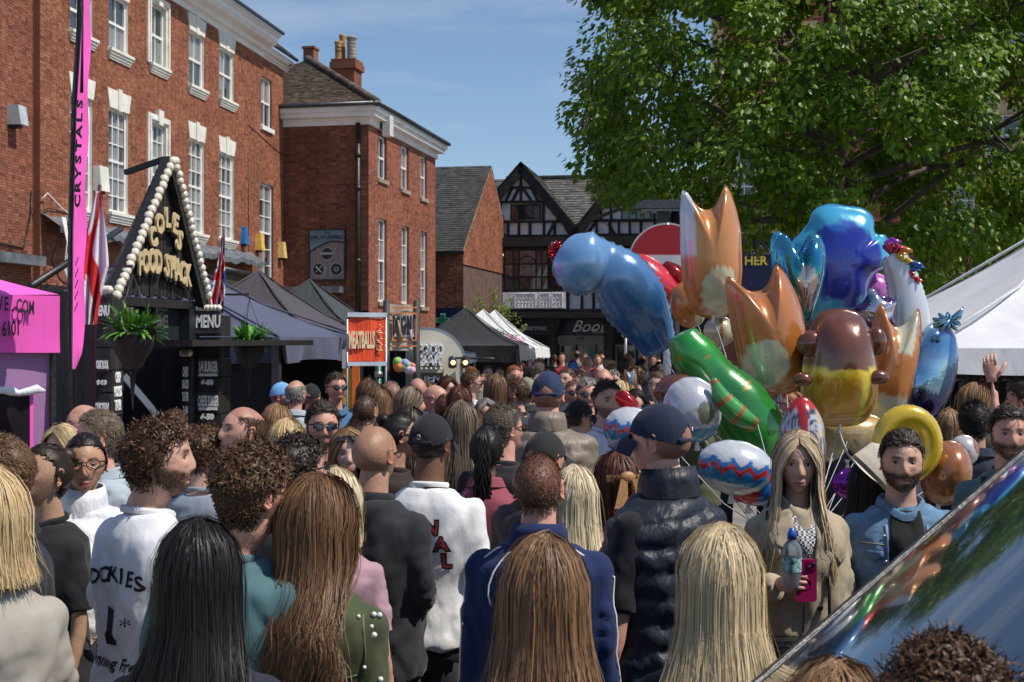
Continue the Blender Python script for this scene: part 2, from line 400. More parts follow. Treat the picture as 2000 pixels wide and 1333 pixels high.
# ================= the ground =================
g = MB(); g.quad((-300, -100, 0), (300, -100, 0), (300, 500, 0), (-300, 500, 0)); g.build('ground', M['paving'])['kind'] = 'structure'
# ================= long red brick townhouse =================
f1 = Facade('brick_house', W(78, 0, 26.93)[:2], (.154, 1), 'long three storey orange brick house with white keystone lintels, leftmost row of sash windows')
U, Z = f1.u, f1.z; ZT = 10.72
UP = [(137, 180, -30, 58, 2, 2, 'key', 'step'), (212, 250, -15, 94, 2, 2, 'key', 'step'), (293, 323, 3, 123, 2, 2, 'arch', 'step'), (368.5, 398, 57, 165, 2, 2, 'key', 'step'), (428, 456, 90, 190, 2, 2, 'key', 'step'), (509.5, 530.6, 147, 245, 2, 2, None, 'white')]
LO = [(137, 180, 180, 405, 3, 6, 'key', 'step'), (212, 250, 209, 414, 3, 6, 'key', 'step'), (293, 323, 238, 440, 3, 6, 'arch', 'step'), (368.5, 398, 269, 454, 3, 6, 'key', 'step'), (428, 456, 296, 466, 3, 6, 'key', 'step'), (507, 533.5, 356, 549, 2, 6, None, 'white')]
wins = []
for (a, b, t, bt, c, r, li, si) in UP+LO:
    x0, x1 = U(a), U(b); z0, z1 = Z(a, bt), Z(a, t); z1 = min(z1, ZT-.35); f1.op.append((x0, x1, z0, z1, '')); wins.append((x0, x1, z0, z1, c, r, li, si))
XE = U(553)
brick_wall(f1, 0, XE, 3.2, ZT, M['brick_orange'], M['mortar'], course=.056, blen=.168)
for (x0, x1, z0, z1, c, r, li, si) in wins:
    wn = sash(f1, x0, x1, z0, z1, c, r, lintel=li, sill=si, reveal='white' if li else 'brick', blind=.35 if r < 5 else .6)
    if li == 'arch':
        a = MB(); e = .2
        for k, (w_, y_) in enumerate(((e, -.05), (e*.65, -.08), (e*.3, -.03))):
            a.box(x0-w_, x0-w_+e*.36, y_, 0, z0-.02, z1+w_); a.box(x1+w_-e*.36, x1+w_, y_, 0, z0-.02, z1+w_); a.box(x0-w_+e*.36, x1+w_-e*.36, y_-.002, 0, z1+w_-e*.36, z1+w_)
        xc = (x0+x1)/2
        a.prism([(xc-.12, z1-.02), (xc+.12, z1-.02), (xc+.15, z1+.34), (xc-.15, z1+.34)], -.1, 0)
        a.build('architrave', M['cream_stone'], wn)
# body behind, side return, plain ground storey
b = MB(); b.box(0, XE, .3, 9, 0, ZT-.05)
b.build('building_mass', M['mortar_dark'], f1.root)
b = MB(); b.quad((-.001, .0, 0), (-.001, .32, 0), (-.001, .32, ZT), (-.001, 0, ZT)); b.build('return_wall', M['brick_dark'], f1.root)
b = MB(); b.box(-.0, XE-.0, -.02, .0, 0, 3.2); b.build('shop_wall', M['black_paint'], f1.root)
# cornice: stepped white mouldings then gutter and roof
uc = U(512); cpro = [(-.02, 0), (-.06, .12), (-.16, .16), (-.2, .26), (-.42, .32), (-.5, .42), (-.5, .52), (-.6, .58), (-.6, .64), (0, .64)]
c = MB()
n = len(cpro)
for (xa, xb, s) in ((-.3, uc, 1.0), (uc+.004, XE+.35, .45)):
    vs = [(x, y*s, ZT-.12+z*s) for x in (xa, xb) for y, z in cpro]
    c.add(vs, [(i, i+1, n+i+1, n+i) for i in range(n-1)]+[tuple(range(n)), tuple(range(2*n-1, n-1, -1))], False)
c.build('cornice', M['white_paint'], f1.root)
c = MB(); c.tube([(-.3, -.66, ZT+.56), (uc, -.66, ZT+.56)], .055, 8); c.tube([(uc, -.36, ZT+.24), (XE+.3, -.36, ZT+.24)], .055, 8); c.build('gutter', M['dark_steel'], f1.root)
tiled_slope(f1.root, (0, -.55, ZT+.56), (XE, -.35, ZT+.30), (XE, 4.5, ZT+3.6), (0, 4.5, ZT+3.9), M['tile'], .13, .2)
c = MB(); c.quad((XE, -.35, ZT), (XE, 9, ZT), (XE, 4.5, ZT+3.6)); c.build('gable', M['brick_dark'], f1.root)
# lead covered shop canopy
b = MB(); za = 4.25; ue = U(492)
def canopy(u, v): 
    x = u*ue; return (x, -.02-.42*v, za+.38-.28*v+.035*math.sin(x*3.1)*v+.03*math.sin(x*7.3+1))
b.grid(canopy, 60, 5); b.grid(lambda u, v: (u*ue, -.44, za+.1+.035*math.sin(u*ue*3.1)+.03*math.sin(u*ue*7.3+1)-.14*v), 60, 1)
b.build('lead_canopy', M['lead'], f1.root)
b = MB(); b.box(U(395), U(478), -.5, -.02, 3.0, 4.0); b.build('shop_fascia', flat('olive', (.05, .055, .03), .4), f1.root)
b = MB(); b.tube([(U(398), -.56, 3.95), (U(472), -.56, 3.9)], .09, 10); b.build('awning_roller', M['black_paint'], f1.root)
text('AZ', f1.root, (U(462), -.505, 3.2), .42, flat('yellow_sign', (.75, .6, .02)), bold=.01)
# cables over the canopy and down the wall
cb = MB()
def cable(pts, r=.012): cb.tube(pts, r, 5)
cable([(U(80), -.03, Z(80, 420)), (U(90), -.05, Z(90, 407)), (U(110), -.03, Z(110, 412)), (U(135), -.04, Z(135, 417))])
cable([(U(82)+k*.3, -.46-.03*math.sin(k*1.7), 4.5-.16*abs(math.sin(k*.9))-.02*k) for k in range(14)], .015)
cable([(U(98), -.47, 4.6), (U(86), -.3, 4.1), (U(83), -.2, 3.7), (U(90), -.3, 3.3), (U(110), -.4, 3.1)], .018)
cable([(U(484), -.02, ZT-3.2), (U(484), -.02, 4.5)], .01); cable([(U(484), -.02, Z(484, 245)), (U(553), -.02, Z(553, 307))], .01)
cable([(U(240), -.02, Z(240, 180)), (U(240), -.02, Z(240, 330))], .008)
cb.build('cable', M['black_paint'], f1.root)
cb = MB()
for s in range(3): cable([(U(76+3*s), -.5, 4.55), (U(84+3*s), -.52, 4.05-.1*s), (U(80+2*s), -.5, 3.5), (U(96+3*s), -.5, 3.05)], .014)
cable([(U(75), -.06, 4.9), (U(82), -.12, 5.05), (U(96), -.3, 4.75), (U(120), -.46, 4.5), (U(150), -.47, 4.3), (U(190), -.47, 4.45)], .014)
cb.build('white_cable', M['white_paint'], f1.root)
def wallbox(fc, px, py, w_, h, d, m, label, taper=.7, name='alarm_box', cat='alarm box'):
    e = empty(name, (fc.root.matrix_basis @ Vector((fc.u(px), 0, fc.z(px, py))))[:], fc.root.rotation_euler.z, label, cat)
    b = MB(); t = w_*taper/2; w2 = w_/2
    b.add([(-w2, 0, 0), (w2, 0, 0), (w2, -d, 0), (-w2, -d, 0), (-t, 0, h), (t, 0, h), (t, -d*.8, h), (-t, -d*.8, h)], [(0, 1, 2, 3), (4, 7, 6, 5), (0, 4, 5, 1), (1, 5, 6, 2), (2, 6, 7, 3), (3, 7, 4, 0)], False)
    b.build('housing', m, e)
    b = MB(); b.box(-w2*.5, w2*.5, -d*.7, 0, -.06, -.004); b.build('bracket', M['black_paint'], e); return e
wallbox(f1, 473, 478, .36, .5, .16, flat('alarm_blue', (.03, .16, .42), .35), 'blue tapered alarm box on the orange brick wall', .45)
wallbox(f1, 501, 490, .3, .5, .22, flat('alarm_yellow', (.75, .48, .10), .4), 'yellow alarm box left of the narrow tall window')
wallbox(f1, 545, 505, .3, .5, .22, flat('alarm_cream', (.72, .52, .18), .4), 'cream and yellow alarm box right of the narrow tall window')
e = wallbox(f1, 190, 375, .42, .55, .2, M['cream_stone'], 'cream meter cabinet on the brick wall beside the pink feather flag', 1, 'meter_cabinet', 'cabinet')
# ---------- neighbour at the left edge ----------
dn = Vector((.154, 1, 0)).normalized(); nn = Vector((-dn.y, dn.x, 0))
Pn = W(78, 0, 26.93); f0 = Facade('corner_brick_building', (Pn.x-dn.x*6+nn.x*.16, Pn.y-dn.y*6+nn.y*.16), (.154, 1), 'plain weathered red brick building cut off by the left edge')
brick_wall(f0, 0, 6.0, 2.9, 11.5, M['brick_red'], M['mortar'], course=.056, blen=.168)
b = MB(); b.box(0, 6, .02, 8, 0, 11.4); b.build('building_mass', M['mortar'], f0.root)
b = MB(); b.box(-.0, 5.9, -.35, -.02, 3.55, 3.75); b.build('lead_ledge', M['lead'], f0.root)
wallbox(f0, 21, 246, .3, .38, .3, flat('lamp_grey', (.42, .47, .5), .5), 'grey wall light on the plain brick wall at the left edge', 1.0, 'wall_light', 'light')
cb = MB(); cable([(3.2, -.03, Z(0, 515)-.3), (4.5, -.03, 3.95), (5.6, -.03, 3.9), (5.85, -.04, 4.6), (5.9, -.05, 5.1)], .018); cable([(3.2, -.03, 3.9), (4.6, -.03, 3.86), (5.7, -.04, 3.85)], .01)
cb.build('cable', M['black_paint'], f0.root)

# ================= the brick building with the hipped roof =================
Cn = W(720, 0, 41.5)
f2 = Facade('hipped_brick_house', Cn[:2], (.204, 1), 'red brick house with hipped tile roof and pub sign on its end wall')
U, Z = f2.u, f2.z; ZE = 9.05; L2 = U(850)
ws = [(737.4, 755, 262, 348, 2, 2), (783, 798, 282, 369, 2, 2), (821, 833.5, 302.5, 386, 2, 2), (738, 755, 426, 590, 2, 4), (784, 798.5, 440, 594, 2, 4), (821, 834, 451, 600, 2, 4)]
for (a, b, t, bt, c, r) in ws: f2.op.append((U(a), U(b), Z(a, bt), Z(a, t), ''))
brick_wall(f2, 0, L2, 2.0, ZE, M['brick_red'], M['mortar'], singles=150)
for o, w_ in zip(f2.op, ws): sash(f2, *o[:4], w_[4], w_[5], depth=.13, lintel=None, sill='stone', reveal='brick', blind=.3)
# end wall with the pub sign: an own frame, child parts of the same house
ME = Matrix.Rotation(-math.pi/2, 4, 'Z') # local x of the end wall runs along +n of facade
# end wall in f2 local coordinates: runs from y=+6 (left) to y=0 (corner), outward = -x
EW = Matrix(((0, 1, 0, 0), (-1, 0, 0, 6.0), (0, 0, 1, 0), (0, 0, 0, 1)))
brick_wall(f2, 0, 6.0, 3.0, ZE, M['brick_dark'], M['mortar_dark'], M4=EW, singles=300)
def E(px, py):   # photo pixel on the end wall -> (s, z) along it
    A = f2.root.matrix_basis @ (EW @ Vector((0, 0, 0))); B = f2.root.matrix_basis @ (EW @ Vector((6, 0, 0))); d = (B-A)/6
    k = (px-1000)/F; s = (k*A.y-A.x)/(d.x-k*d.y); return s, CZ-(py-HY)*(A.y+s*d.y)/F
b = MB(); b.box(.3, L2, .3, 6, 0, ZE-.1); b.build('building_mass', M['mortar_dark'], f2.root)
# eaves boxes
b = MB()
for k, (w_, h0, h1) in enumerate(((.08, -.25, -.02), (.3, -.018, .12), (.38, .122, .3))):
    b.box(-w_, L2+w_, -w_, 0, ZE+h0, ZE+h1); b.box(-w_, 0, .003, 6.2, ZE+h0, ZE+h1)
b.build('eaves', M['white_paint'], f2.root)
b = MB(); b.tube([(-.44, -.44, ZE+.34), (L2+.4, -.44, ZE+.34)], .07, 8); b.tube([(-.44, -.44, ZE+.34), (-.44, 6.2, ZE+.34)], .07, 8); b.build('gutter', M['dark_steel'], f2.root)
p_ = .62; zr = ZE+.32; o_ = .42; hw = 3.6
apex = Vector((hw-o_, hw-o_, zr+p_*hw)); apx2 = Vector((L2+o_-1.5, hw-o_, zr+p_*hw)); 
# end slope (faces the camera) and front slope
tiled_slope(f2.root, (-o_, 2*hw-o_, zr), (-o_, -o_, zr), apex, apex+Vector((0, .01, 0)), M['tile'], .11, .18)
tiled_slope(f2.root, (-o_, -o_, zr), (L2+o_, -o_, zr), apx2, apex, M['tile'], .11, .18, singles=0)
b = MB()
for k in range(16):
    p = Vector((-o_, -o_, zr)).lerp(apex, k/16); q = Vector((-o_, -o_, zr)).lerp(apex, (k+1.08)/16); b.tube([p+Vector((0, 0, .03)), q+Vector((0, 0, .05))], [.13, .115], 8)
b.tube([apex, apx2], .11, 8)
b.build('ridge_tile', M['tile'], f2.root)['kind'] = 'stuff'
# chimneys
ch = MB(); c0 = f2.root.matrix_basis.inverted() @ W(678, 120, 47)
ch.box(c0.x-.42, c0.x+.42, c0.y-.4, c0.y+.4, zr, c0.z-.35); ch.box(c0.x-.5, c0.x+.5, c0.y-.48, c0.y+.48, c0.z-.35, c0.z-.12); ch.box(c0.x-.46, c0.x+.46, c0.y-.44, c0.y+.44, c0.z-.12, c0.z)
cho = ch.build('chimney', M['brick_dark'], f2.root)
for px, r, h, m, fl in ((661.5, .13, .68, 'terracotta', 1), (669, .11, .92, 'terracotta', 0), (687, .17, .84, 'grey_pot', 2)):
    q = f2.root.matrix_basis.inverted() @ W(px, 120, 46.9+(fl == 0)*.3); pr = [(r*1.15, 0), (r*1.15, .06), (r, .08)]
    k = 1
    while k*.12 < h-.1: pr += [(r, k*.12-.01), (r*(1.12 if fl == 1 and k > 2 else 1.04 if fl == 2 else 1), k*.12), (r, k*.12+.03)]; k += 1
    pr += [(r*1.2, h-.06), (r*1.2, h), (r*.8, h), (r*.8, h-.2)]
    l = MB(); l.lathe(pr, q, 12); l.build('chimney_pot', M[m], cho)
ch = MB(); c0 = f2.root.matrix_basis.inverted() @ W(607, 94, 49); ch.box(c0.x-.25, c0.x+.25, c0.y-.2, c0.y+.2, zr, c0.z-.08); ch.box(c0.x-.3, c0.x+.3, c0.y-.24, c0.y+.24, c0.z-.08, c0.z); ch.build('chimney', M['brick_dark'], f2.root)
# downpipe
s, zt = E(701, 230); b = MB(); p0 = EW @ Vector((s, -.09, ZE-.2)); b.tube([p0, EW @ Vector((s, -.09, 2.5))], .075, 10)
for py in (365, 507, 300): 
    s1, z1 = E(701, py); b.tube([EW @ Vector((s, -.09, z1)), EW @ Vector((s, -.09, z1-.12))], .105, 10)
b.build('downpipe', M['black_paint'], f2.root)
# security light under the eaves
e = empty('flood_light', (f2.root.matrix_basis @ Vector((U(741), -.3, Z(741, 250))))[:], f2.root.rotation_euler.z, 'square floodlight box under the eaves of the hipped brick house', 'light')
b = MB(); b.box(-.25, .15, -.12, .12, -.3, .35); b.build('housing', flat('lamp_plastic', (.6, .58, .55), .4), e); b = MB(); b.box(-.2, .1, .12, .3, -.05, .05); b.build('bracket', M['black_paint'], e)
# pub sign
s0, z1 = E(604, 449); s1, z0 = E(676, 549); wS = s1-s0; hS = z1-z0
pS = f2.root.matrix_basis @ (EW @ Vector((s0, -.03, z0)))
sg = empty('pub_sign', pS, f2.root.rotation_euler.z-math.pi/2, 'framed pub sign board with blue sky band on the brick end wall', 'sign')
b = MB(); t = .045
b.box(0, wS, -.05, .02, 0, t); b.box(0, wS, -.05, .02, hS-t, hS); b.box(0, t, -.05, .02, t, hS-t); b.box(wS-t, wS, -.05, .02, t, hS-t); b.build('frame', M['black_paint'], sg)
np_ = 6
for k in range(np_):
    b = MB(); a = t+(wS-2*t)*k/np_; c = t+(wS-2*t)*(k+1)/np_; b.box(a+.004, c-.004, -.012, 0, t, hS-t); b.build('board', flat('board_wood', (.26, .22, .22), .7, bump=.3, bscale=20, var=.3, stretch=(8, 1, .6)), sg)
arc = [(t+(wS-2*t)*k/14, hS*(.56+.2*math.sin(min(1, (k/14)*1.35)*math.pi/2)-(.02*max(0, k/14-.75)*4))) for k in range(15)]
b = MB(); b.prism([(t, hS-t)]+arc[::-1][::-1]+[(wS-t, hS-t)], -.03, -.013); b.build('sky_panel', flat('sign_blue', (.13, .21, .28), .5), sg)
b = MB()
for p, q in zip(arc, arc[1:]): b.beam((p[0], -.034, p[1]), (q[0], -.034, q[1]), .03, .07, (0, 1, 0))
b.build('arc_band', M['black_paint'], sg)
dk = flat('sign_ink', (.02, .03, .04)); pw = flat('sign_pale', (.42, .46, .48))
text('THE', sg, (wS*.5, -.036, hS*.925), .12, dk); text('EARL OF LICHFIELD', sg, (wS*.5, -.036, hS*.835), .17, dk, sx=.72, bold=.004)
def disc(par, x, z, r, m, y=-.03, th=.012, name='roundel'):
    b = MB(); n = 28; b.prism([(x+r*math.cos(2*math.pi*k/n), z+r*math.sin(2*math.pi*k/n)) for k in range(n)], y-th, y); return b.build(name, m, par)
for (x, z) in ((.5, .52), (.27, .22), (.75, .22)):
    disc(sg, wS*x, hS*z, .205, pw, -.014, .008); disc(sg, wS*x, hS*z, .185, dk, -.023, .004)
b = MB(); b.box(wS*.5-.215, wS*.5+.215, -.04, -.03, hS*.52-.05, hS*.52+.05); b.build('band', dk, sg)
text("MARSTON'S", sg, (wS*.5, -.045, hS*.52), .1, pw, sx=.85, bold=.004)
b = MB()
for a in (.8, 2.35): b.beam((wS*.27-.13*math.cos(a), -.03, hS*.22-.13*math.sin(a)), (wS*.27+.13*math.cos(a), -.031, hS*.22+.13*math.sin(a)), .012, .04, (0, 1, 0))
b.build('crossed_emblem', pw, sg)
disc(sg, wS*.75, hS*.22, .07, pw, -.028, .004); disc(sg, wS*.75, hS*.22, .045, dk, -.033, .004)
# lead roof edge low on the end wall
b = MB(); s0, z0 = E(545, 575); s1, z1 = E(673, 560); b.box(s0, s1, -.5, 0, 3.55, 3.75, EW); b.build('lead_ledge', M['lead'], f2.root)

# ================= house with the dark tiled roof and red gable =================
P = W(905, 0, 52); f3 = Facade('gabled_brick_house', (P.x-5*.98, P.y+5*.2), (.98, -.2), 'brick house with dark tiled roof and red brick gable beside the timber framed shop')
ze = CZ+180*52/F; rz_ = CZ+342*57/F
tiled_slope(f3.root, (0, -.25, ze-.1), (5.02, -.25, ze-.1), (5.02, 5, rz_), (0, 5, rz_), M['tile_dark'], .16, .22)
tiled_slope(f3.root, (5.02, 10.2, ze-.1), (0, 10.2, ze-.1), (0, 5, rz_), (5.02, 5, rz_), M['tile_dark'], .3, .4, singles=0)
GM = Matrix(((0, -1, 0, 5.0), (1, 0, 0, 0), (0, 0, 1, 0), (0, 0, 0, 1)))  # gable wall facing +x
brick_wall(f3, 0, 10, ze-.6, rz_, M['brick_orange'], M['mortar'], M4=GM, top=lambda s: ze+(rz_-ze)*(1-abs(s-5)/5), singles=100)
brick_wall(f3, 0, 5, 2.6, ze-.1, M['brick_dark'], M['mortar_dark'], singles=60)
b = MB(); b.box(0, 4.96, .05, 9.9, 0, ze-.1); b.build('building_mass', M['mortar_dark'], f3.root)
b = MB(); b.box(0, 5.1, -.34, -.24, ze-.22, ze-.12); b.build('gutter', M['black_paint'], f3.root)
# navy pharmacy corner sign with green cross
P = W(850, 655, 51.6); sgn = empty('pharmacy_sign', (P.x, P.y, P.z), -.2, 'navy panel with a green pharmacy cross beside the brick house corner', 'sign')
wS, hS = 1.2, 1.05; b = MB(); b.box(0, wS, 0, .12, 0, hS); b.build('panel', flat('navy', (.008, .014, .05), .35), sgn)
for (m_, s_, y_) in ((flat('cross_rim', (.3, .75, .6)), .27, -.012), (flat('cross_green', (.0, .16, .06)), .225, -.02)):
    t = s_*.36; x, z = .31, .56; b = MB()
    b.prism([(x-t, z-s_), (x+t, z-s_), (x+t, z-t), (x+s_, z-t), (x+s_, z+t), (x+t, z+t), (x+t, z+s_), (x-t, z+s_), (x-t, z+t), (x-s_, z+t), (x-s_, z-t), (x-t, z-t)], y_, y_+.011); b.build('cross', m_, sgn)

# ================= black and white timber framed shop =================
P = W(886, 0, 60); f4 = Facade('timber_framed_shop', P[:2], (.985, -.17), 'black and white timber framed shop with two gables and navy shop fascia')
U, Z = f4.u, f4.z
def uz(px, py): return U(px), Z(px, py)
def rect(x0, x1, y0, y1, m, ya, yb, name):   # photo pixel rectangle on the front, as a box between depths ya, yb
    b = MB(); u0, u1 = U(x0), U(x1); zt, zb = Z((x0+x1)/2, y0), Z((x0+x1)/2, y1); b.box(u0, u1, ya, yb, zb, zt); return b.build(name, m, f4.root)
def bar(xa, ya, xb, yb, wpx=7, dep=-.11, name='timber'):
    a, za_ = uz(xa, ya); c, zc = uz(xb, yb); b = MB(); dep += random.uniform(-.012, .012)
    b.beam((a, dep/2, za_), (c, dep/2, zc), abs(dep), wpx*.030, (0, 1, 0)); 
    return b.build(name, M['timber'], f4.root)
xr = U(1420)
b = MB(); b.box(0, xr, .03, 8, Z(1100, 612), Z(1100, 470)); b.build('building_mass', M['render_white'], f4.root)
b = MB(); b.box(0, xr, .0, 1.4, Z(1100, 612)-.06, Z(1100, 612)-.004); b.build('soffit', M['timber'], f4.root)
# gables (plaster triangle + bargeboards + slates)
gab = [(898, 1020, 1136, 328, 478), (1118, 1233, 1352, 322, 478)]
zm = Z(1100, 478)
for gi, (xl, xa, xr_, ya, yb) in enumerate(gab):
    ul, ua, ur = U(xl), U(xa), U(xr_); zA = Z(xa, ya)
    b = MB(); b.prism([(ul, zm), (ur, zm), (ua, zA-.15)], 0, .2); b.build('gable', M['render_white'], f4.root)
    for (p, q) in ((ul-.25, ua), (ur+.25, ua)):
        b = MB(); zz = zm-.1 if 1 else 0
        b.beam((p, -.33, zz), (q, -.33, zA-.08), .44, .12, (0, 1, 0)); b.build('bargeboard', M['timber'], f4.root)
    for sg_, p in ((-1, ul-.3), (1, ur+.3)):
        pts = [(p, -.42, zm-.05), (ua, -.42, zA+.22), (ua, 7, zA+.22), (p, 7, zm-.05)]
        A, B_, Cc, D = [Vector(t) for t in pts]
        if sg_ == 1: tiled_slope(f4.root, A, D, Cc, B_, M['slate'], .2, .3, lap=.03, singles=200 if gi == 0 else 60)
        else: tiled_slope(f4.root, D, A, B_, Cc, M['slate'], .2, .3, lap=.03, singles=0)
# main roof behind
zR = CZ+(HY-349)*64.5/F
tiled_slope(f4.root, (0.3, 1.0, zm), (xr, 1.0, zm), (xr, 5.2, zR), (.3, 5.2, zR), M['slate'], .2, .3, lap=.03, singles=200)
b = MB(); b.tube([(1.5, 5.2, zR), (xr, 5.2, zR)], .14, 8); b.build('ridge', M['tile_dark'], f4.root)
b = MB(); q = f4.root.matrix_basis.inverted() @ W(1156, 350, 65); b.lathe([(.3, -.5), (.3, .1), (.22, .12), (.22, .42), (.26, .45)], q, 10); b.build('chimney_pot', M['grey_pot'], f4.root)
# timbers of first gable
T = bar
for xl, off in ((0, 0), (216, -2)):
    def t(a, b_, c, d, w_=7): T(a+xl, b_+off, c+xl, d+off, w_)
    t(905, 462, 1136, 462, 8); t(930, 434, 1112, 434, 8); t(958, 394, 1082, 394, 9) if 0 else None
    t(972, 396, 1078, 396, 9)
    for x in (950, 972 if 0 else 976, 993, 1014, 1036, 1058 if 0 else 1063, 1084): t(x, 434, x, 462, 7)
    t(978, 396, 978, 434, 9); t(1062, 396, 1062, 434, 9); t(1090, 405, 1090, 434, 6); t(958, 412, 958, 434, 6)
    t(1018, 340, 1018, 396, 8); t(1018, 362, 1000, 396, 6); t(1018, 362, 1040, 396, 6); t(1002, 362, 990, 384, 6) if 0 else None
    t(1001, 368, 988, 396, 5); t(1038, 368, 1052, 396, 5); t(1000, 368, 1040, 368, 5)
    t(930, 462, 950, 434, 5); t(985, 460, 972, 440, 5); t(1070, 462, 1082, 438, 5); t(1112, 458, 1100, 436, 5)
    w_ = rect(997+xl, 1057+xl, 400+off, 430+off, M['timber'], -.05, .0, 'window')
    for k in range(4):
        b = MB(); u0, u1 = U(1000+xl+14*k), U(1012+xl+14*k); b.quad((u0, -.055, Z(1030+xl, 428)), (u1, -.055, Z(1030+xl, 428)), (u1, -.055, Z(1030+xl, 403)), (u0, -.055, Z(1030+xl, 403))); b.build('pane', M['glass'], w_)
rect(884, 1420, 464, 482, M['timber'], -.45, .02, 'jetty_beam'); rect(884, 1420, 482, 488, M['timber'], -.25, .02, 'jetty_beam')
# first floor storey: y 488..572, posts and panels
for x in (892, 915, 942, 964, 1072, 1083, 1110, 1137, 1160, 1200, 1240, 1300, 1360): T(x, 486, x, 608, 7 if x not in (915, 964) else 9)
rect(886, 912, 490, 605, M['brick_dark'], -.02, .02, 'brick_panel'); rect(1075, 1108, 490, 568, M['brick_dark'], -.02, .02, 'brick_panel')
rect(918, 939, 490, 605, M['brick_dark'], -.018, .02, 'brick_panel')
T(886, 524, 968, 524, 7); T(886, 567, 1400, 567, 8); T(1072, 524, 1400, 524, 6); T(886, 607, 1400, 607, 9)
T(895, 605, 912, 565, 5)
# bay window
bay = rect(968, 1074, 488, 570, M['timber'], -.3, .02, 'window')
xs = [972, 988, 1005, 1016, 1049, 1060, 1072]
for i in range(len(xs)-1):
    for (ya, yb) in ((492, 516), (519, 541), (544, 566)):
        b = MB(); u0, u1 = U(xs[i]+1.5), U(xs[i+1]-1.5); z0, z1 = Z(1020, yb), Z(1020, ya); dz = random.uniform(-.006, .006)
        b.quad((u0, -.306+dz, z0), (u1, -.306-dz, z0), (u1, -.306, z1), (u0, -.306, z1)); b.build('pane', M['glass_lit'] if (i, ya) in ((0, 492), (1, 519), (3, 519), (3, 492), (4, 544)) else M['glass'], bay)
b = MB(); n = 16; ux, r = U(1032), U(1049)-U(1032)
for k in range(n):
    a, c = math.pi*k/n, math.pi*(k+1)/n; b.beam((ux+r*math.cos(a), -.33, Z(1032, 519)+r*math.sin(a)), (ux+r*math.cos(c), -.33, Z(1032, 519)+r*math.sin(c)), .05, .07, (0, 1, 0))
b.build('arched_head', M['timber'], bay)
b = MB(); b.quad((U(973), -.31, Z(975, 500)), (U(986), -.31, Z(986, 502)), (U(986), -.31, Z(986, 498)), (U(973), -.31, Z(975, 495))); b.build('ceiling_light', mat('lit_tube', (1, .8, .55), emit=1.2), bay)
# pargetted white panel
pp = rect(984, 1106, 572, 604, M['render_white'], -.3, .02, 'pargetted_panel')
b = MB()
for (x0, x1) in ((1008, 1048), (1056, 1075), (1080, 1100)):
    u0, u1, z0, z1 = U(x0), U(x1), Z(1050, 602), Z(1050, 575)
    for (p, q) in (((u0, z0), (u1, z0)), ((u1, z0), (u1, z1)), ((u1, z1), (u0, z1)), ((u0, z1), (u0, z0))): b.beam((p[0], -.31, p[1]), (q[0], -.31, q[1]), .04, .04, (0, 1, 0))
    for k in range(int((x1-x0)/6)):
        cx = u0+(u1-u0)*(k+.5)/int((x1-x0)/6); cz = (z0+z1)/2
        for s_ in (0, 1, 2):
            pts = [(cx+.06*math.cos(a)*(1+.3*s_), -.312, cz+(.22-.22*s_)+.1*math.sin(a)) for a in [i*.7+s_ for i in range(8)]]; b.tube(pts, .016, 5)
b.build('pargetting', M['render_white'], pp)
# ground floor: dark recess, posts with curved braces, fascias, doors
rect(884, 1420, 611, 622, M['timber'], -.5, .02, 'beam')
b = MB(); b.box(0, xr, 1.4, 1.6, 0, 3.3); b.build('shop_wall', M['timber'], f4.root)
nav = flat('navy', (.008, .014, .05)); 
def sub(fs, px0, px1, py0, py1, m, ya, yb, name, par=None):   # plane set back by ya: use photo pixels through that depth
    k0, k1 = (px0-1000)/F, (px1-1000)/F; O = f4.O+Vector((-f4.d.y, f4.d.x, 0))*ya
    u0 = (k0*O.y-O.x)/(f4.d.x-k0*f4.d.y); u1 = (k1*O.y-O.x)/(f4.d.x-k1*f4.d.y); Y = O.y+(u0+u1)/2*f4.d.y
    b = MB(); b.box(u0, u1, ya, yb, CZ-(py1-HY)*Y/F, CZ-(py0-HY)*Y/F); return b.build(name, m, par or f4.root)
fas = sub(0, 1000, 1180, 622, 655, nav, 1.25, 1.38, 'fascia'); sub(0, 1196, 1420, 622, 655, nav, 1.25, 1.38, 'fascia')
O = f4.O+Vector((-f4.d.y, f4.d.x, 0))*1.24
def fpt(px, py):
    k = (px-1000)/F; u = (k*O.y-O.x)/(f4.d.x-k*f4.d.y); return (u, 1.24, CZ-(py-HY)*(O.y+u*f4.d.y)/F)
off = flat('letter_white', (.85, .85, .85)); text('Pharmacy', fas, fpt(1046, 641), .36, off); text('Boots', fas, fpt(1154, 639), .75, off, shear=.45); 
b = MB(); a, c = Vector(fpt(1137, 648)), Vector(fpt(1170, 643)); b.beam(a, c, .03, .05, (0, 1, 0)); b.build('underline', off, fas); text('Opticians', fas, fpt(1168, 650), .12, off)
fr = flat('door_frame', (.22, .22, .22), .5)
dr = sub(0, 1090, 1180, 656, 674, fr, 1.27, 1.37, 'door_head')
sub(0, 1130, 1141, 661, 664, M['black_paint'], 1.2, 1.26, 'door_sensor')
for (a, b_) in ((1093, 1124), (1128, 1163), (1166, 1180), (1202, 1242), (1246, 1290), (1296, 1340)):
    d_ = sub(0, a, b_, 674, 760, fr, 1.3, 1.36, 'door'); sub(0, a+3, b_-3, 677, 758, M['glass_lit'] if random.random() < .5 else M['glass'], 1.28, 1.299, 'pane', d_)
sub(0, 1150, 1162, 686, 706, flat('poster_teal', (.03, .2, .25)), 1.26, 1.275, 'poster')
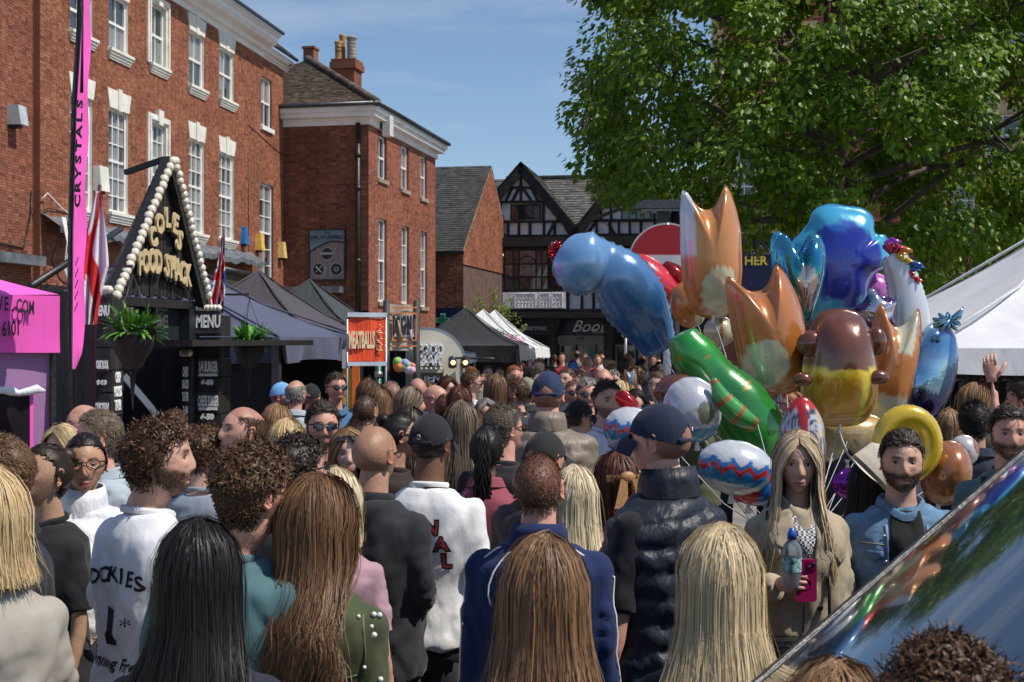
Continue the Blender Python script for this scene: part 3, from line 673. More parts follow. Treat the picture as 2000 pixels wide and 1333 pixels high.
for x in (1080, 1190, 1310, 990):
    b = MB(); u = U(x); b.box(u-.14, u+.14, -.3, -.02, 0, 3.3); b.box(u-.22, u+.22, -.33, .0, 2.05, 2.2)
    for s_ in (-1, 1):
        pts = [(u+s_*(.1+.45*(k/6)**2), -.16, 2.3+.85*math.sin(k/6*math.pi/2)) for k in range(7)]
        for p, q in zip(pts, pts[1:]): b.beam(p, q, .2, .2, (0, 1, 0))
    b.build('post', M['timber'], f4.root)
# leaning alley wall between the two houses: dark passage
b = MB(); b.box(-1.2, 0, .5, .7, 0, 6); b.build('passage_wall', M['timber'], f4.root)

# ================= stone dressed brick building behind the tree =================
P = W(1392, 0, 46); f5 = Facade('stone_dressed_brick_building', P[:2], (.985, -.17), 'tall red brick building with sandstone window surrounds behind the tree')
U, Z = f5.u, f5.z; L5 = U(2180)
W5 = [(1430, 1478, 290, 440), (1490, 1535, 290, 440), (1853, 1905, 360, 425), (1925, 1995, 225, 305), (1975, 2040, 45, 120), (1540, 1585, 70, 150), (1745, 1790, 100, 190), (1600, 1640, 330, 430)]
for a, b_, t_, bt in W5: f5.op.append((U(a), U(b_), Z(a, bt), Z(a, t_), ''))
brick_wall(f5, 0, L5, 4.6, 16, M['brick_red'], M['mortar_dark'], singles=120)
b = MB(); b.box(0, L5, .4, 7, 0, 16); b.build('building_mass', M['mortar_dark'], f5.root)
for o in f5.op:
    wn = sash(f5, *o[:4], 2, 2, depth=.16, lintel=None, sill=None, reveal='stone', blind=.2)
    l = MB(); x0, x1, z0, z1 = o[:4]; e = .2
    l.box(x0-e, x0, -.05, .0, z0, z1); l.box(x1, x1+e, -.05, 0, z0, z1); l.box(x0-e, x1+e, -.07, 0, z1, z1+.45); l.box(x0-e-.1, x1+e+.1, -.14, 0, z0-.32, z0); l.build('stone_surround', M['sandstone'], wn)
for k in range(20):    # quoins at the corner
    b = MB(); z = 4.6+k*.5; b.box(-.05, .35+.2*(k % 2), -.04, 0, z, z+.48); b.build('quoin', M['sandstone'], f5.root)
b = MB(); b.box(0, L5, -.12, 0, Z(1900, 545), Z(1900, 532)); b.build('string_course', M['sill_stone'], f5.root)
b = MB(); b.box(0, L5, -.06, -.0, 0, 4.6); b.build('shop_wall', M['brick_dark'], f5.root)
b = MB(); b.box(U(1918), U(1952), -.05, 0, Z(1935, 530), Z(1935, 500)); b.build('stone_plaque', M['sill_stone'], f5.root)
b = MB(); b.box(U(1440), U(1620), -.3, -.07, Z(1500, 600), Z(1500, 467)); fa5 = b.build('shop_fascia', nav, f5.root)
text('HER', fa5, (U(1476), -.31, Z(1476, 512)), .42, flat('gold', (.75, .55, .08), .4, metal=.3), bold=.01)
b = MB()
for s_ in range(9):
    x = U(1470)+s_*.13; zb = Z(1476, 500); b.tube([(x+.05*math.cos(a), -.31, zb+.1+.09*math.sin(a)+(.12 if s_ == 2 else 0)) for a in [i*.8 for i in range(9)]], .014, 5)
b.build('crest', flat('crest_pink', (.35, .17, .16)), fa5)
# ================= market stalls =================
def sag_tent(name, label, cx, cy, w_, d_, yaw, eave, peak, m, val=.25, group=None, legs=(.035, 'steel'), wav=.015, wall=None, sag=.55, cat='tent', wallz=.4, walls=(0,)):
    t = empty(name, (cx, cy, 0), yaw, label, cat, group)
    cs = [(-w_/2, -d_/2), (w_/2, -d_/2), (w_/2, d_/2), (-w_/2, d_/2)]
    for k in range(4):
        a, c = Vector((*cs[k], 0)), Vector((*cs[(k+1) % 4], 0)); b = MB()
        def fn(u, v, a=a, c=c):
            e = a.lerp(c, u); p = e*(1-v); h = eave+(peak-eave)*(v*(1-sag)+sag*v**1.9) - .05*math.sin(math.pi*u)*(1-v)*math.sin(math.pi*min(1, v*1.4+.0))
            h += .008*math.sin(u*23+k)*math.sin(v*9)
            return (p.x, p.y, h)
        b.grid(fn, 16, 12); b.build('roof_panel', m, t)
        b = MB(); nrm = Vector(((c-a).y, -(c-a).x, 0)).normalized()
        def fv(u, v, a=a, c=c, nrm=nrm):
            e = a.lerp(c, u); o = nrm*(.012+wav*math.sin(u*31+k*2)*v+wav*1.6*math.sin(u*12+k)*v)
            return (e.x+o.x, e.y+o.y, eave-val*v-.03*math.sin(math.pi*u)*(1-v)*0 - .02*v*math.sin(u*9+k))
        b.grid(fv, 60, 4); b.build('valance', m, t)
        b = MB(); b.tube([(a.x, a.y, eave+.01), (a.x*.5, a.y*.5, eave+(peak-eave)*(.5*(1-sag)+sag*.27)+.012), (0, 0, peak)], .014, 5); b.build('seam', m, t)
        b = MB(); b.box(a.x*.985-legs[0]/2, a.x*.985+legs[0]/2, a.y*.985-legs[0]/2, a.y*.985+legs[0]/2, 0, eave); b.build('leg', M[legs[1]], t)
        if wall and k in walls:
            b = MB(); b.grid(lambda u, v, a=a, c=c: (a.lerp(c, u).x*.96+.02*math.sin(u*40)*v, a.lerp(c, u).y*.96+.03*math.sin(u*26+1)*v, eave-.05-(eave-wallz)*v), 50, 6); b.build('side_wall', wall, t)
    return t
yw = -.2
navy_c = cloth('navy_canvas', (.062, .068, .125), .6); brown_c = cloth('brown_canvas', (.05, .04, .048), .5); green_c = cloth('green_black_canvas', (.025, .032, .034), .6); black_c = cloth('black_canvas', (.010, .010, .013), .6)
sag_tent('market_tent', 'navy blue pop up tent right of the black food shack', -4.75, 17.8, 4.7, 3.2, yw, 2.10, 3.3, navy_c, .3, wav=.03, wall=black_c, walls=(2, 3, 0), wallz=.0, legs=(.09, 'steel'))
sag_tent('market_tent', 'dark brown peaked pop up tent between the navy and the green black tents', -4.3, 22.6, 3.5, 3.4, yw, 2.05, 3.25, brown_c, .3, wall=black_c, walls=(0, 3, 2), wallz=0)
sag_tent('market_tent', 'green black peaked pop up tent below the pub sign', -4.1, 27.0, 3.4, 3.4, yw, 2.1, 3.3, green_c, .3, wall=black_c, walls=(0, 2, 3), wallz=0)
sag_tent('market_tent', 'black pop up tent right of the cream trailer', -1.25, 36.2, 3.15, 3.0, -.1, 1.93, 2.95, black_c, .42, wall=black_c, walls=(2,), wallz=0, legs=(.06, 'dark_steel'))
wc = cloth('white_canvas', (.68, .69, .68), .35)
wt = sag_tent('market_tent', 'white pop up tent with pale pastel printing behind the black tent', -.85, 39.6, 3.3, 3.0, -.1, 1.85, 2.98, wc, .3, wall=cloth('print_canvas', (.55, .42, .5), .3), walls=(0, 1), wallz=0)
sag_tent('market_tent', 'rearmost plain white pop up tent before the navy shop fascia', -.55, 43.2, 3.3, 3.0, -.1, 1.8, 3.05, wc, .3)
text('sweet', wt, (.8, -.95, 2.27), .28, flat('ink', (.03, .03, .04))).rotation_euler = (-.6, .35, 0)
text('pink', wt, (1.1, -1.1, 2.12), .3, flat('hot_pink', (.7, .06, .25))).rotation_euler = (-.6, .35, 0)
text('sweet & pink', wt, (.4, -1.53, 1.35), .3, flat('hot_pink', (.7, .06, .25)))
sag_tent('market_tent', 'low dark blue canopy between the cream trailer and the black tent', -2.55, 30.5, 3.0, 2.2, -.2, 1.75, 2.15, cloth('blue_canvas', (.02, .035, .07), .5), .2, wall=black_c, walls=(0,), wallz=0)
# white tent at the right
tw = sag_tent('market_tent', 'large pale grey white tent at the right edge with clothes inside', 4.95, 11.3, 4.3, 4.0, .03, 2.0, 3.25, cloth('grey_canvas', (.58, .58, .60), .45), .17, wall=black_c, walls=(2, 3), wallz=0, sag=.6)
cr_ = empty('clothes_rail', (3.6, 9.7, 0), 0, 'steel clothes rail of dark garments hanging under the pale tent', 'rail')
b = MB(); b.tube([(-.4, 0, 0), (-.4, 0, 1.9), (1.6, 0, 1.9), (1.6, 0, 0)], .014, 8); b.build('rail', M['steel'], cr_)
for k in range(11):
    gx = -.3+k*.17; gcol = [(.04, .04, .07), (.12, .02, .03), (.03, .03, .03), (.3, .28, .25), (.02, .03, .06)][k % 5]
    gg = empty('garment', (3.6+gx, 9.7, 1.86), .9, ['navy top', 'dark red top', 'black top', 'oatmeal top', 'midnight blue top'][k % 5]+' hanging '+['first', 'second', 'third', 'fourth', 'fifth', 'sixth', 'seventh', 'eighth', 'ninth', 'tenth', 'last'][k]+' from the left on the rail in the pale tent', 'clothes', 'clothes on the rail')
    b = MB(); b.tube([(0, 0, .04), (0, 0, 0), (-.19, 0, -.09), (.19, 0, -.09), (0, 0, 0)], .007, 5); b.build('hanger', flat('wood_pale', (.35, .27, .2)), gg)
    b = MB(); b.grid(lambda u, v: ((u-.5)*(.42+.06*v), .03*math.sin(u*14+k)*v+.03, -.07-.04*abs(u-.5)*2-.75*v), 14, 6); b.grid(lambda u, v: ((u-.5)*(.42+.06*v), -.03*math.sin(u*11+k)*v-.03, -.07-.04*abs(u-.5)*2-.75*v), 14, 6)
    b.build('top', cloth('garment%d' % (k % 5), gcol, .4), gg)
# ---------- pink tent, left ----------
pk = cloth('pink_canvas', (.86, .10, .50), .3); lil = cloth('lilac_wall', (.33, .17, .34), .35)
Xr = W(115, 0, 8).x
RP = .64; pt = empty('pink_tent', (Xr-1.6*math.cos(RP)-1.55*math.sin(RP), 8-1.6*math.sin(RP)+1.55*math.cos(RP), 0), RP, 'bright pink market tent with black lettering at the left edge', 'tent'); Yf = -1.55
def px_l(px, py, dy=0):
    k = (px-1000)/F; u = (k*8-Xr)/(math.cos(RP)-k*math.sin(RP)); return (u+1.6, Yf+dy, CZ-(py-HY)*(8+u*math.sin(RP))/F)
b = MB(); hw_ = 1.6
b.grid(lambda u, v: ((2*u-1)*hw_*(1-v), Yf*(1-v), 2.33+.85*(v*.55+.45*v*v)-.03*math.sin(u*math.pi)*(1-v)), 16, 10); b.grid(lambda u, v: (hw_*(1-v), (2*u-1)*1.55*(1-v), 2.33+.85*(v*.55+.45*v*v)), 16, 10)
b.grid(lambda u, v: ((1-2*u)*hw_*(1-v), 1.55*(1-v), 2.33+.85*(v*.55+.45*v*v)), 8, 4); b.grid(lambda u, v: (-hw_*(1-v), (1-2*u)*1.55*(1-v), 2.33+.85*(v*.55+.45*v*v)), 8, 4)
b.build('roof', pk, pt)
b = MB(); b.grid(lambda u, v: ((2*u-1)*hw_, Yf-.02-.018*math.sin(u*17+v*2)*v, 2.33-.34*v-.01*math.sin(u*8)), 60, 6)
b.grid(lambda u, v: (hw_, (2*u-1)*1.55, 2.33-.34*v), 20, 3); b.build('valance', pk, pt)
b = MB(); b.grid(lambda u, v: ((2*u-1)*hw_-.02, Yf+.06+.02*math.sin(u*30)*v+.015*math.sin(v*9+u*11), 2.0-2.0*v), 50, 10); b.grid(lambda u, v: (hw_-.03, (2*u-1)*1.5, 2.0-2.0*v), 10, 3)
b.build('side_wall', lil, pt)
b = MB(); x0, _, z1 = px_l(0, 770); x1, _, z0 = px_l(58, 900); b.box(x0-1, x1, Yf+.0, Yf+.03, z0-.6, z1); b.build('window', flat('pvc', (.02, .015, .02), .12), pt)
b = MB(); b.box(x1, x1+.02, Yf-.005, Yf+.03, z0-.6, z1+.01); b.build('window_binding', pk, pt)
b = MB(); zc = px_l(30, 765)[2]; b.tube([(x0-.42+k*.052, Yf-.03+.01*math.sin(k*2.1), zc+.012*math.sin(k*1.7)) for k in range(14)], [.024+.006*math.sin(k*2.3) for k in range(13)]+[.006], 9); b.build('rolled_flap', flat('white_plastic', (.7, .7, .72), .25, bump=.5, bscale=20), pt)
ink = flat('black_ink', (.012, .01, .012), .5)
def word(fc_or, chars, p0, p1, hpx, par, Yc, yoff, m, wpx, tilt=0):
    n = len(chars)
    for i, ch in enumerate(chars):
        if ch == ' ': continue
        t_ = i/max(1, n-1); px = p0[0]+(p1[0]-p0[0])*t_; py = p0[1]+(p1[1]-p0[1])*t_
        yield ch, px, py
for ch, px, py in word(None, 'VE.COM', (-4, 594), (57, 604), 25, None, 8, 0, ink, 10): text(ch, pt, px_l(px, py, -.045), .115, ink, sx={'M': .36, '.': .8}.get(ch, .42), bold=.002, extrude=.002)
for ch, px, py in word(None, '6101', (4, 645), (31, 643), 25, None, 8, 0, ink, 10): text(ch, pt, px_l(px, py, -.045), .125, ink, sx=.45, bold=.002, extrude=.002)
b = MB(); 
for x in (hw_-.04,): b.box(x, x+.03, Yf+.02, Yf+.05, 0, 2.3)
b.build('leg', M['black_paint'], pt)
# ---------- pink feather flag ----------
ff = empty('feather_flag', (*W(137, 0, 7.6)[:2], 0), 0, 'tall pink feather flag with black lettering on a black pole', 'flag')
def fp(px, py): p = W(px, py, 7.6); return Vector((p.x-ff.location.x, 0, p.z))
b = MB(); pole = [fp(138, 1150), fp(136, 700), fp(138, 450), fp(145, 200), fp(158, 0), fp(166, -150)]
b.tube(pole, [.016]*5+[.008], 8); b.build('pole', M['black_paint'], ff)
def edge(py): 
    ks = [(-150, 164, 172), (0, 158, 171), (100, 155, 170), (200, 150, 168), (330, 146, 165), (450, 143, 163), (600, 141, 160), (690, 140, 157), (722, 140, 141)]
    for (a, l0, r0), (c, l1, r1) in zip(ks, ks[1:]):
        if py <= c: t_ = (py-a)/(c-a); return l0+(l1-l0)*t_, r0+(r1-r0)*t_
    return 140, 141
def ffn(u, v):
    py = -150+872*v; l, r = edge(py); r = l+(r-l)*.78; p = fp(l+(r-l)*u, py); p.y = .08*u+.02*math.sin(v*30)*u; return p
b = MB(); b.grid(ffn, 6, 60); b.build('sail', pk, ff)
b = MB(); b.grid(lambda u, v: (lambda py, l: fp(l-5+6*u, py)+Vector((0, -.02+.03*math.sin(u*3.14), 0)))(-150+872*v*1.0, edge(-150+872*v)[0]), 5, 50); b.build('pole_sleeve', black_c, ff)
for i, ch in enumerate('CRYSTALS'):
    py = 395-i*27; l, r = edge(py); p = fp((l+r)/2+1, py); o = text(ch, ff, (p.x, -.03, p.z), .105, ink, bold=.004, extrude=.002, sx=1.0); o.rotation_euler = (0, -math.pi/2+.05, 0); o.scale = (1, 1, .42)
for i, ch in enumerate('CRYSTALS'):
    py = 600-i*22; l, r = edge(py); p = fp((l+r)/2+1, py); 
    if i < 5: o = text('~', ff, (p.x, -.03, p.z), .1, ink, extrude=.002); o.rotation_euler = (0, -math.pi/2+.3, 0); o.scale = (1, 1, .5)
b = MB(); q = fp(165, 115); b.tube([(q.x, -.02, q.z+.3), (q.x-.005, -.02, q.z+.1), (q.x-.01, -.02, q.z-.2)], [.003, .006, .01], 6); b.build('guitar_print', ink, ff)

# ---------- the black food shack ----------
f6 = Facade('food_shack', W(205, 0, 12)[:2], (.386, 2.0), 'black timber food shack with pointed gable edged in light bulbs', 'food stall')
U, Z = f6.u, f6.z; SK = f6.root; zb = 2.50; ua, ub = 0, U(390); um = U(320); zA = Z(320, 312)
gold_l = flat('gold_letter', (.52, .40, .22), .7, bump=.3)
nb = 26
for k in range(nb):    # vertical boards of the gable
    a = ua+(ub-ua)*k/nb; c = ua+(ub-ua)*(k+1)/nb; hh = lambda x: zb+(zA-zb)*(x-ua)/(um-ua) if x < um else zb+(zA-zb)*(ub-x)/(ub-um)
    b = MB(); b.prism([(a+.006, zb-.03*(k % 3)/2), (c-.006, zb-.03*(k % 3)/2), (c-.006, max(zb, hh(c))), (a+.006, max(zb, hh(a)))], -random.uniform(.0, .012), .03); b.build('board', M['black_wood'], SK)
for (a, za_, c, zc) in ((ua+.02, zb-.1, um, zA-.02), (ub-.02, zb-.1, um, zA-.02)):
    b = MB(); b.beam((a, -.05, za_), (c, -.05, zc), .13, .08, (0, 1, 0)); b.build('bargeboard', M['black_paint'], SK)
bulb_g = mat('bulb', (.72, .66, .52), .08, spec=.9, coat=1, var=.3, vscale=60); bulb_c = flat('bulb_cap', (.5, .5, .52), .3, metal=.9)
bb = MB(); bb.ball((0, 0, 0), .042, 10, 7); bme = bb.mesh('bulb', bulb_g); cc = MB(); cc.tube([(0, .035, 0), (0, .09, 0)], .02, 8); cme = cc.mesh('bulb_cap', bulb_c)
def bulb(par, loc, s=1.0):
    o = bpy.data.objects.new('bulb', bme); C.objects.link(o); o.parent = par; o.location = loc; o.scale = (s,)*3
    c = bpy.data.objects.new('bulb_cap', cme); C.objects.link(c); c.parent = o
for (x0, y0, x1, y1, n) in ((207, 578, 318, 316, 23), (389, 577, 323, 316, 21), (214, 566, 318, 332, 0)):
    for k in range(n):
        t_ = k/(n-1); px, py = x0+(x1-x0)*t_, y0+(y1-y0)*t_; bulb(SK, (U(px)+random.uniform(-.015, .015), -.1, Z(px, py)), 1.12)
# lettering
def lw(s_, pts, hp, wp):
    for ch, (px, py, rot) in zip(s_, pts):
        Y = f6.Yat(U(px)); sxx = (U(px+wp/2)-U(px-wp/2)); h = hp*Y/F
        o = text(ch, SK, (U(px), -.075, Z(px, py)), h*1.35, gold_l, rot=rot, extrude=.012, sx=min(3.2, sxx/(h*.85)), bold=.012); 
        o2 = text(ch, SK, (U(px)+.05, -.045, Z(px, py)-.03), h*1.35, M['black_paint'], rot=rot, extrude=.01, sx=min(3.2, sxx/(h*.85)), bold=.02, name='letter_shadow_board')
lw("COLES", [(285, 466, -.35), (298, 440, -.2), (313, 428, -.02), (328, 440, .25), (336, 472, .35)], 38, 12.5)
lw("FOOD", [(259, 518, 0), (270, 514, 0), (283, 513, 0), (295, 515, 0)], 46, 11)
lw("SHACK", [(312, 522, 0), (323, 525, 0), (333, 530, 0), (343, 536, 0), (353, 541, 0)], 43, 10)
# window band, dark inside, hatch shelf, struts
b = MB(); b.box(ua+.2, ub-.1, .12, .16, Z(300, 665), zb-.03); b.build('upper_window', M['glass'], SK)
b = MB(); b.box(ua, ub, .0, .13, zb-.12, zb-.035); b.box(ua, ub, -.02, .13, 1.98, 2.05); b.box(U(305), U(308), 0, .13, 2.05, zb-.1); b.box(ua, ua+.25, 0, .2, 0, zb-.1); b.box(ub-.25, ub, 0, .2, 0, zb-.1); b.build('frame', M['black_paint'], SK)
b = MB(); b.box(ua, ub, 1.85, 1.9, 0, zb); b.box(ua, ub, .2, 1.9, 0, .05); b.box(ua, ua+.04, .2, 1.9, 0, zb); b.box(ub-.04, ub, .2, 1.9, 0, zb); b.build('inner_wall', M['black_wood'], SK)
b = MB(); b.box(ua+.1, ub-.1, -.02, .4, 0, 1.1); b.build('counter', M['black_wood'], SK)
b = MB(); b.box(U(270), ub+2.0, -.55, -.02, 2.0, 2.06); b.build('hatch', M['black_paint'], SK)
b = MB(); b.beam((U(232), -.05, Z(232, 735)), (U(262), -.35, Z(285, 835)), .03, .06); b.build('gas_strut', M['steel'], SK)
b = MB(); b.box(U(255), U(330), .5, .54, 1.75, 1.95); b.build('wooden_shelf', flat('warm_wood', (.10, .035, .018), .6), SK)
# menu columns
chalk = flat('chalk_white', (.80, .80, .78), .8)
def column(X0, Y0, w_, dep, ztop, label, rows, side):
    t = empty('menu_column', (X0, Y0, 0), 0, label, 'menu board')
    z = 0; k = 0
    while z < ztop-.02:
        h = random.uniform(.17, .24); h = min(h, ztop-z); b = MB(); b.box(-.008*(k % 2), w_+.006*(k % 3), -.01*(k % 2), dep, z+.006, z+h-.006); b.build('board', M['black_wood'], t); z += h; k += 1
    for k in range(7): bulb(t, (w_*(k+.3)/6.6, -.02, ztop+.05), .9)
    for (s_, zc, h, ww, sh) in rows:
        if ww:
            b = MB(); n = 5; hh = h*.95; wv = w_*ww/2; cx = w_/2+sh; pts = [(cx-wv, zc-hh), (cx-wv*.9, zc-hh*1.08), (cx+wv*.95, zc-hh), (cx+wv, zc+hh), (cx-wv*.9, zc+hh*1.02), (cx-wv, zc+hh*.9)]; b.prism(pts, -.04, -.012); pl = b.build('plaque', flat('slate_board', (.03, .032, .035), .6), t)
        tw_ = text_mesh(s_, 1, .004).dimensions.x if False else max(len(s_), 1)*.62
        text(s_, t, (w_/2+sh, -.043, zc), h*1.5, chalk, sx=min(1, w_*.92/(tw_*h*1.5)), bold=.006, extrude=.003)
    for (s_, zc, h) in side:
        o = text(s_, t, (w_+.013, dep*.5, zc), h*1.4, chalk, sx=.5, bold=.004); o.rotation_euler = (0, 0, math.pi/2)
    return t
pr = W(383, 0, 13.95); kk = 13.95/F
def zz(py, k): return CZ-(py-HY)*k
column(pr.x, 13.95, 47*kk, .5, zz(612, kk), 'right hand black menu column listing burgers beside the food shack',
    [('MENU', zz(630, kk), .12, 1.0, .01), ('1/4 BURGER', zz(718, kk), .1, .95, .01), ('IT IS A GREAT ONE', zz(733, kk), .018, 0, .01), ('6-00', zz(748, kk), .045, .35, .0), ('CHEESE BURGER', zz(785, kk), .1, .98, .01), ('IT IS A GREAT ONE', zz(799, kk), .018, 0, .01), ('6-50', zz(815, kk), .05, .4, 0)], [])
pr = W(187, 0, 11.8); k2 = 11.8/F
column(pr.x, 11.8, 29*k2, .35, zz(578, k2), 'left hand black menu column of the food shack behind the flag pole',
    [('MENU', zz(609, k2), .08, 1.0, .0), ('PORK ROLL', zz(714, k2), .06, .9, 0), ('9-00', zz(748, k2), .03, .5, 0), ('CHICKEN', zz(795, k2), .05, .9, 0)], [('CRISP', zz(740, k2), .09), ('PICKLES', zz(768, k2), .09), ('TATER', zz(795, k2), .09)])
pr = W(357, 0, 13.7); k3 = 13.7/F
cm = column(pr.x, 13.7, 14*k3, .1, zz(700, k3), 'slim black menu board listing extras left of the burger column', [('CHIPS', zz(728, k3), .09, 0, 0), ('SAUCES', zz(752, k3), .08, 0, 0), ('TATER', zz(776, k3), .08, 0, 0), ('3-00', zz(802, k3), .07, 0, 0)], [])

# ---------- hanging baskets ----------
leaf_g = mat('fern', (.10, .27, .03), .5, var=.5, vscale=30, island=.5, spec=.4)
def basket(loc, s, label, arm):
    t = empty('hanging_basket', loc, 0, label, 'hanging basket', 'hanging baskets of the food shack')
    b = MB(); b.lathe([(.0, -.30*s), (.08*s, -.26*s), (.17*s, -.08*s), (.19*s, 0), (.15*s, 0)], (0, 0, 0), 16); b.build('basket', M['black_wood'], t)
    b = MB()
    for k in range(3):
        a = 2.1*k; b.tube([(.19*s*math.cos(a), .19*s*math.sin(a), 0), (0, 0, .5*s)], .004, 4)
    b.tube([(0, 0, .5*s), (0, 0, .56*s)], .006, 5); b.build('chain', M['dark_steel'], t)
    b = MB()
    for k in range(9): r = .02*s*(1-k/10); b.lathe([(r*1.6, -.3*s-k*.035*s), (r, -.335*s-k*.035*s)], (0, 0, 0), 8)
    b.build('cone_coil', M['dark_steel'], t)
    b = MB()
    for k in range(150):    # fern fronds: arching stem with leaflets
        a = random.uniform(0, 6.28); el = random.uniform(.1, 1.5); ln = random.uniform(.13, .27)*s; p = Vector((.1*s*math.cos(a), .1*s*math.sin(a), .02)); d = Vector((math.cos(a)*math.cos(el), math.sin(a)*math.cos(el), math.sin(el)))
        side = d.cross(Vector((0, 0, 1))).normalized()
        for q in range(9):
            d.z -= random.uniform(.04, .16); d.normalize(); p2 = p+d*ln/9; w_ = .022*s*(1-abs(q-3.5)/7)
            for sg_ in (-1, 1):
                tip = p2+side*sg_*w_+d*.02*s; b.add([p, p2, tip, p+side*sg_*w_*.8], [(0, 1, 2, 3)])
            p = p2
    b.build('foliage', leaf_g, t)['kind'] = 'stuff'
    b = MB()
    for k in range(70):
        a = random.uniform(0, 6.28); r = random.uniform(.05, .2)*s; q = Vector((r*math.cos(a), r*math.sin(a), random.uniform(.02, .16)*s)); b.ball(q, .007*s, 5, 3)
    b.build('flower', flat('lavender', (.28, .24, .5)), t)['kind'] = 'stuff'
    b = MB(); top = Vector((0, 0, .56*s)); b.beam(top, top+Vector(arm), .025, .025); b.build('bracket', M['dark_steel'], t)
p = W(259, 655, 10.9); basket(p, 1.0, 'nearer hanging basket of ferns at the left of the food shack', (-.33, .02, .01))
p = W(487, 672, 15.2); basket(p, 1.0, 'further hanging basket of ferns in front of the navy tent', (-.42, .0, 0))

# ---------- flags ----------
def pattern_eng(u, v): return (.55, .02, .02) if abs(v-.5) < .1 or abs(u-.4) < .08 else (.68, .66, .68)
def pattern_uk(u, v):
    x, y = (u-.5)*2, (v-.5)
    if abs(x) < .1*1 or abs(y) < .1: return (.6, .03, .03)
    if abs(x) < .17 or abs(y) < .16: return (.75, .75, .75)
    dd = abs(abs(x)*.5-abs(y))
    if dd < .045: return (.6, .03, .03)
    if dd < .11: return (.75, .75, .75)
    return (.015, .04, .25)
fl_m = mat('flag_cloth', (1, 1, 1), .8, attr=True, bump=.3, bscale=12, var=.05)
def flag(label, Yf, rows, pat, pole, rot=0, group=None):
    p0 = W(pole[0][0], 0, Yf); t = empty('flag_on_pole', (p0.x, Yf, 0), 0, label, 'flag')
    L_ = lambda px, py: Vector((W(px, py, Yf).x-p0.x, 0, W(px, py, Yf).z))
    b = MB(); b.tube([L_(*q) for q in pole], .014, 8); b.build('pole', flat('maroon_pole', (.05, .015, .02), .4), t)
    b = MB(); nu, nv = 30, 50; b_v = []
    for j in range(nv+1):
        v = j/nv; py = rows[0][0]+(rows[-1][0]-rows[0][0])*v
        for (a, l0, r0), (c, l1, r1) in zip(rows, rows[1:]):
            if a <= py <= c: k = (py-a)/(c-a); l, r = l0+(l1-l0)*k, r0+(r1-r0)*k; break
        for i in range(nu+1):
            u = i/nu; uu = u+.07*math.sin(u*19+v*5)*v; q = L_(l+(r-l)*uu, py); q.y = -.03+.035*math.sin(u*17+v*3)*(.3+v)
            fu, fv_ = rot(u, v); b.col = pat(fu, fv_); b_v.append((tuple(q), b.col))
    for q, c_ in b_v: b.v.append(q); b.c.append(c_)
    for j in range(nv):
        for i in range(nu): b.f.append((j*(nu+1)+i, j*(nu+1)+i+1, (j+1)*(nu+1)+i+1, (j+1)*(nu+1)+i)); b.m.append(0); b.sm.append(True)
    b.build('cloth', fl_m, t, colattr=True)
flag('red and white cross flag drooping beside the pink feather flag', 10.0, [(375, 189, 200), (420, 178, 206), (480, 162, 212), (520, 156, 215), (560, 160, 205), (600, 163, 196), (635, 166, 190)], pattern_eng, [(195, 362), (186, 560), (180, 1000)], lambda u, v: (u*.55+v*.55, .15+.75*v-.45*u+.1))
flag('red white and blue crossed flag drooping above the burger menu', 14.9, [(462, 434, 438), (500, 428, 439), (530, 420, 441), (560, 412, 443), (585, 407, 440), (600, 414, 432)], pattern_uk, [(437, 448), (437, 470), (434, 612)], lambda u, v: (v*.8+.2*u, .95-.9*u*.9-.1*v))
# roof beam sticking out of the shack
b = MB(); q = f6.root.matrix_basis.inverted(); b.beam(q @ W(320, 312, 13.2), q @ W(245, 338, 13.4), .05, .05); b.build('beam', M['black_wood'], SK)
b = MB(); aw = W(60, 560, 12); b2 = W(236, 448, 15); b.tube([Vector((0, 0, 0)), b2-aw], .035, 8); e = b.build('awning_arm', M['black_paint']); e.location = aw; tag(e, 'long black awning arm slanting up behind the pink tent', 'awning arm')

# ---------- banners ----------
def banner(label, Yb, x0, x1, y0, y1, m, posts, postm, cat='banner'):
    k = Yb/F; p0 = W(x0, 0, Yb); t = empty('banner', (p0.x, Yb, 0), .42, label, cat); w_ = (x1-x0)*k/math.cos(.42)*1.04; zt = CZ-(y0-HY)*k; zb_ = CZ-(y1-HY)*k
    b = MB(); b.grid(lambda u, v: (u*w_, -.01+.008*math.sin(u*9)+.01*math.sin(u*4+v*3), zt+(zb_-zt)*v-(.03*(1-v)*u if 'orange' in label else .02*math.sin(u*3.14)*(1-v))), 24, 12); b.build('sheet', m, t)
    for x in posts: b = MB(); xx = w_*(x-x0)/(x1-x0); b.tube([(xx, 0, 0), (xx, 0, zt+.04)], .014 if postm != 'black_wood' else .04, 8); b.build('pole', M[postm], t)
    return t, k, w_, zt, zb_
t, k, w_, zt, zb_ = banner('orange red meatballs banner on a grey metal frame', 15, 679, 747, 619, 707, mat('orange_banner', (.78, .075, .015), .6, bump=.5, bscale=12, var=.25, vscale=5, stretch=(6, 1, .4)), (678, 748), 'steel')
b = MB(); b.box(-.01, w_+.01, -.025, .02, zt-.005, zt+.045); b.box(-.01, w_+.01, -.025, .02, zb_-.05, zb_-.005); b.build('hem', flat('pale_hem', (.5, .55, .62)), t)
text('MEATBALLS', t, (w_*.35, -.03, (zt+zb_)/2-.02), .26, flat('cream_letter', (.80, .62, .38)), sx=.225, bold=.01)
b = MB()
for j in range(14): b.tube([(w_*(.80+.07*math.sin(j*1.3)), -.035, zt-.09-j*.022), (w_*(.86+.05*math.sin(j*2.1)), -.035, zt-.1-j*.022)], .006, 4)
b.build('print_marks', flat('cream_letter', (.8, .62, .38)), t)
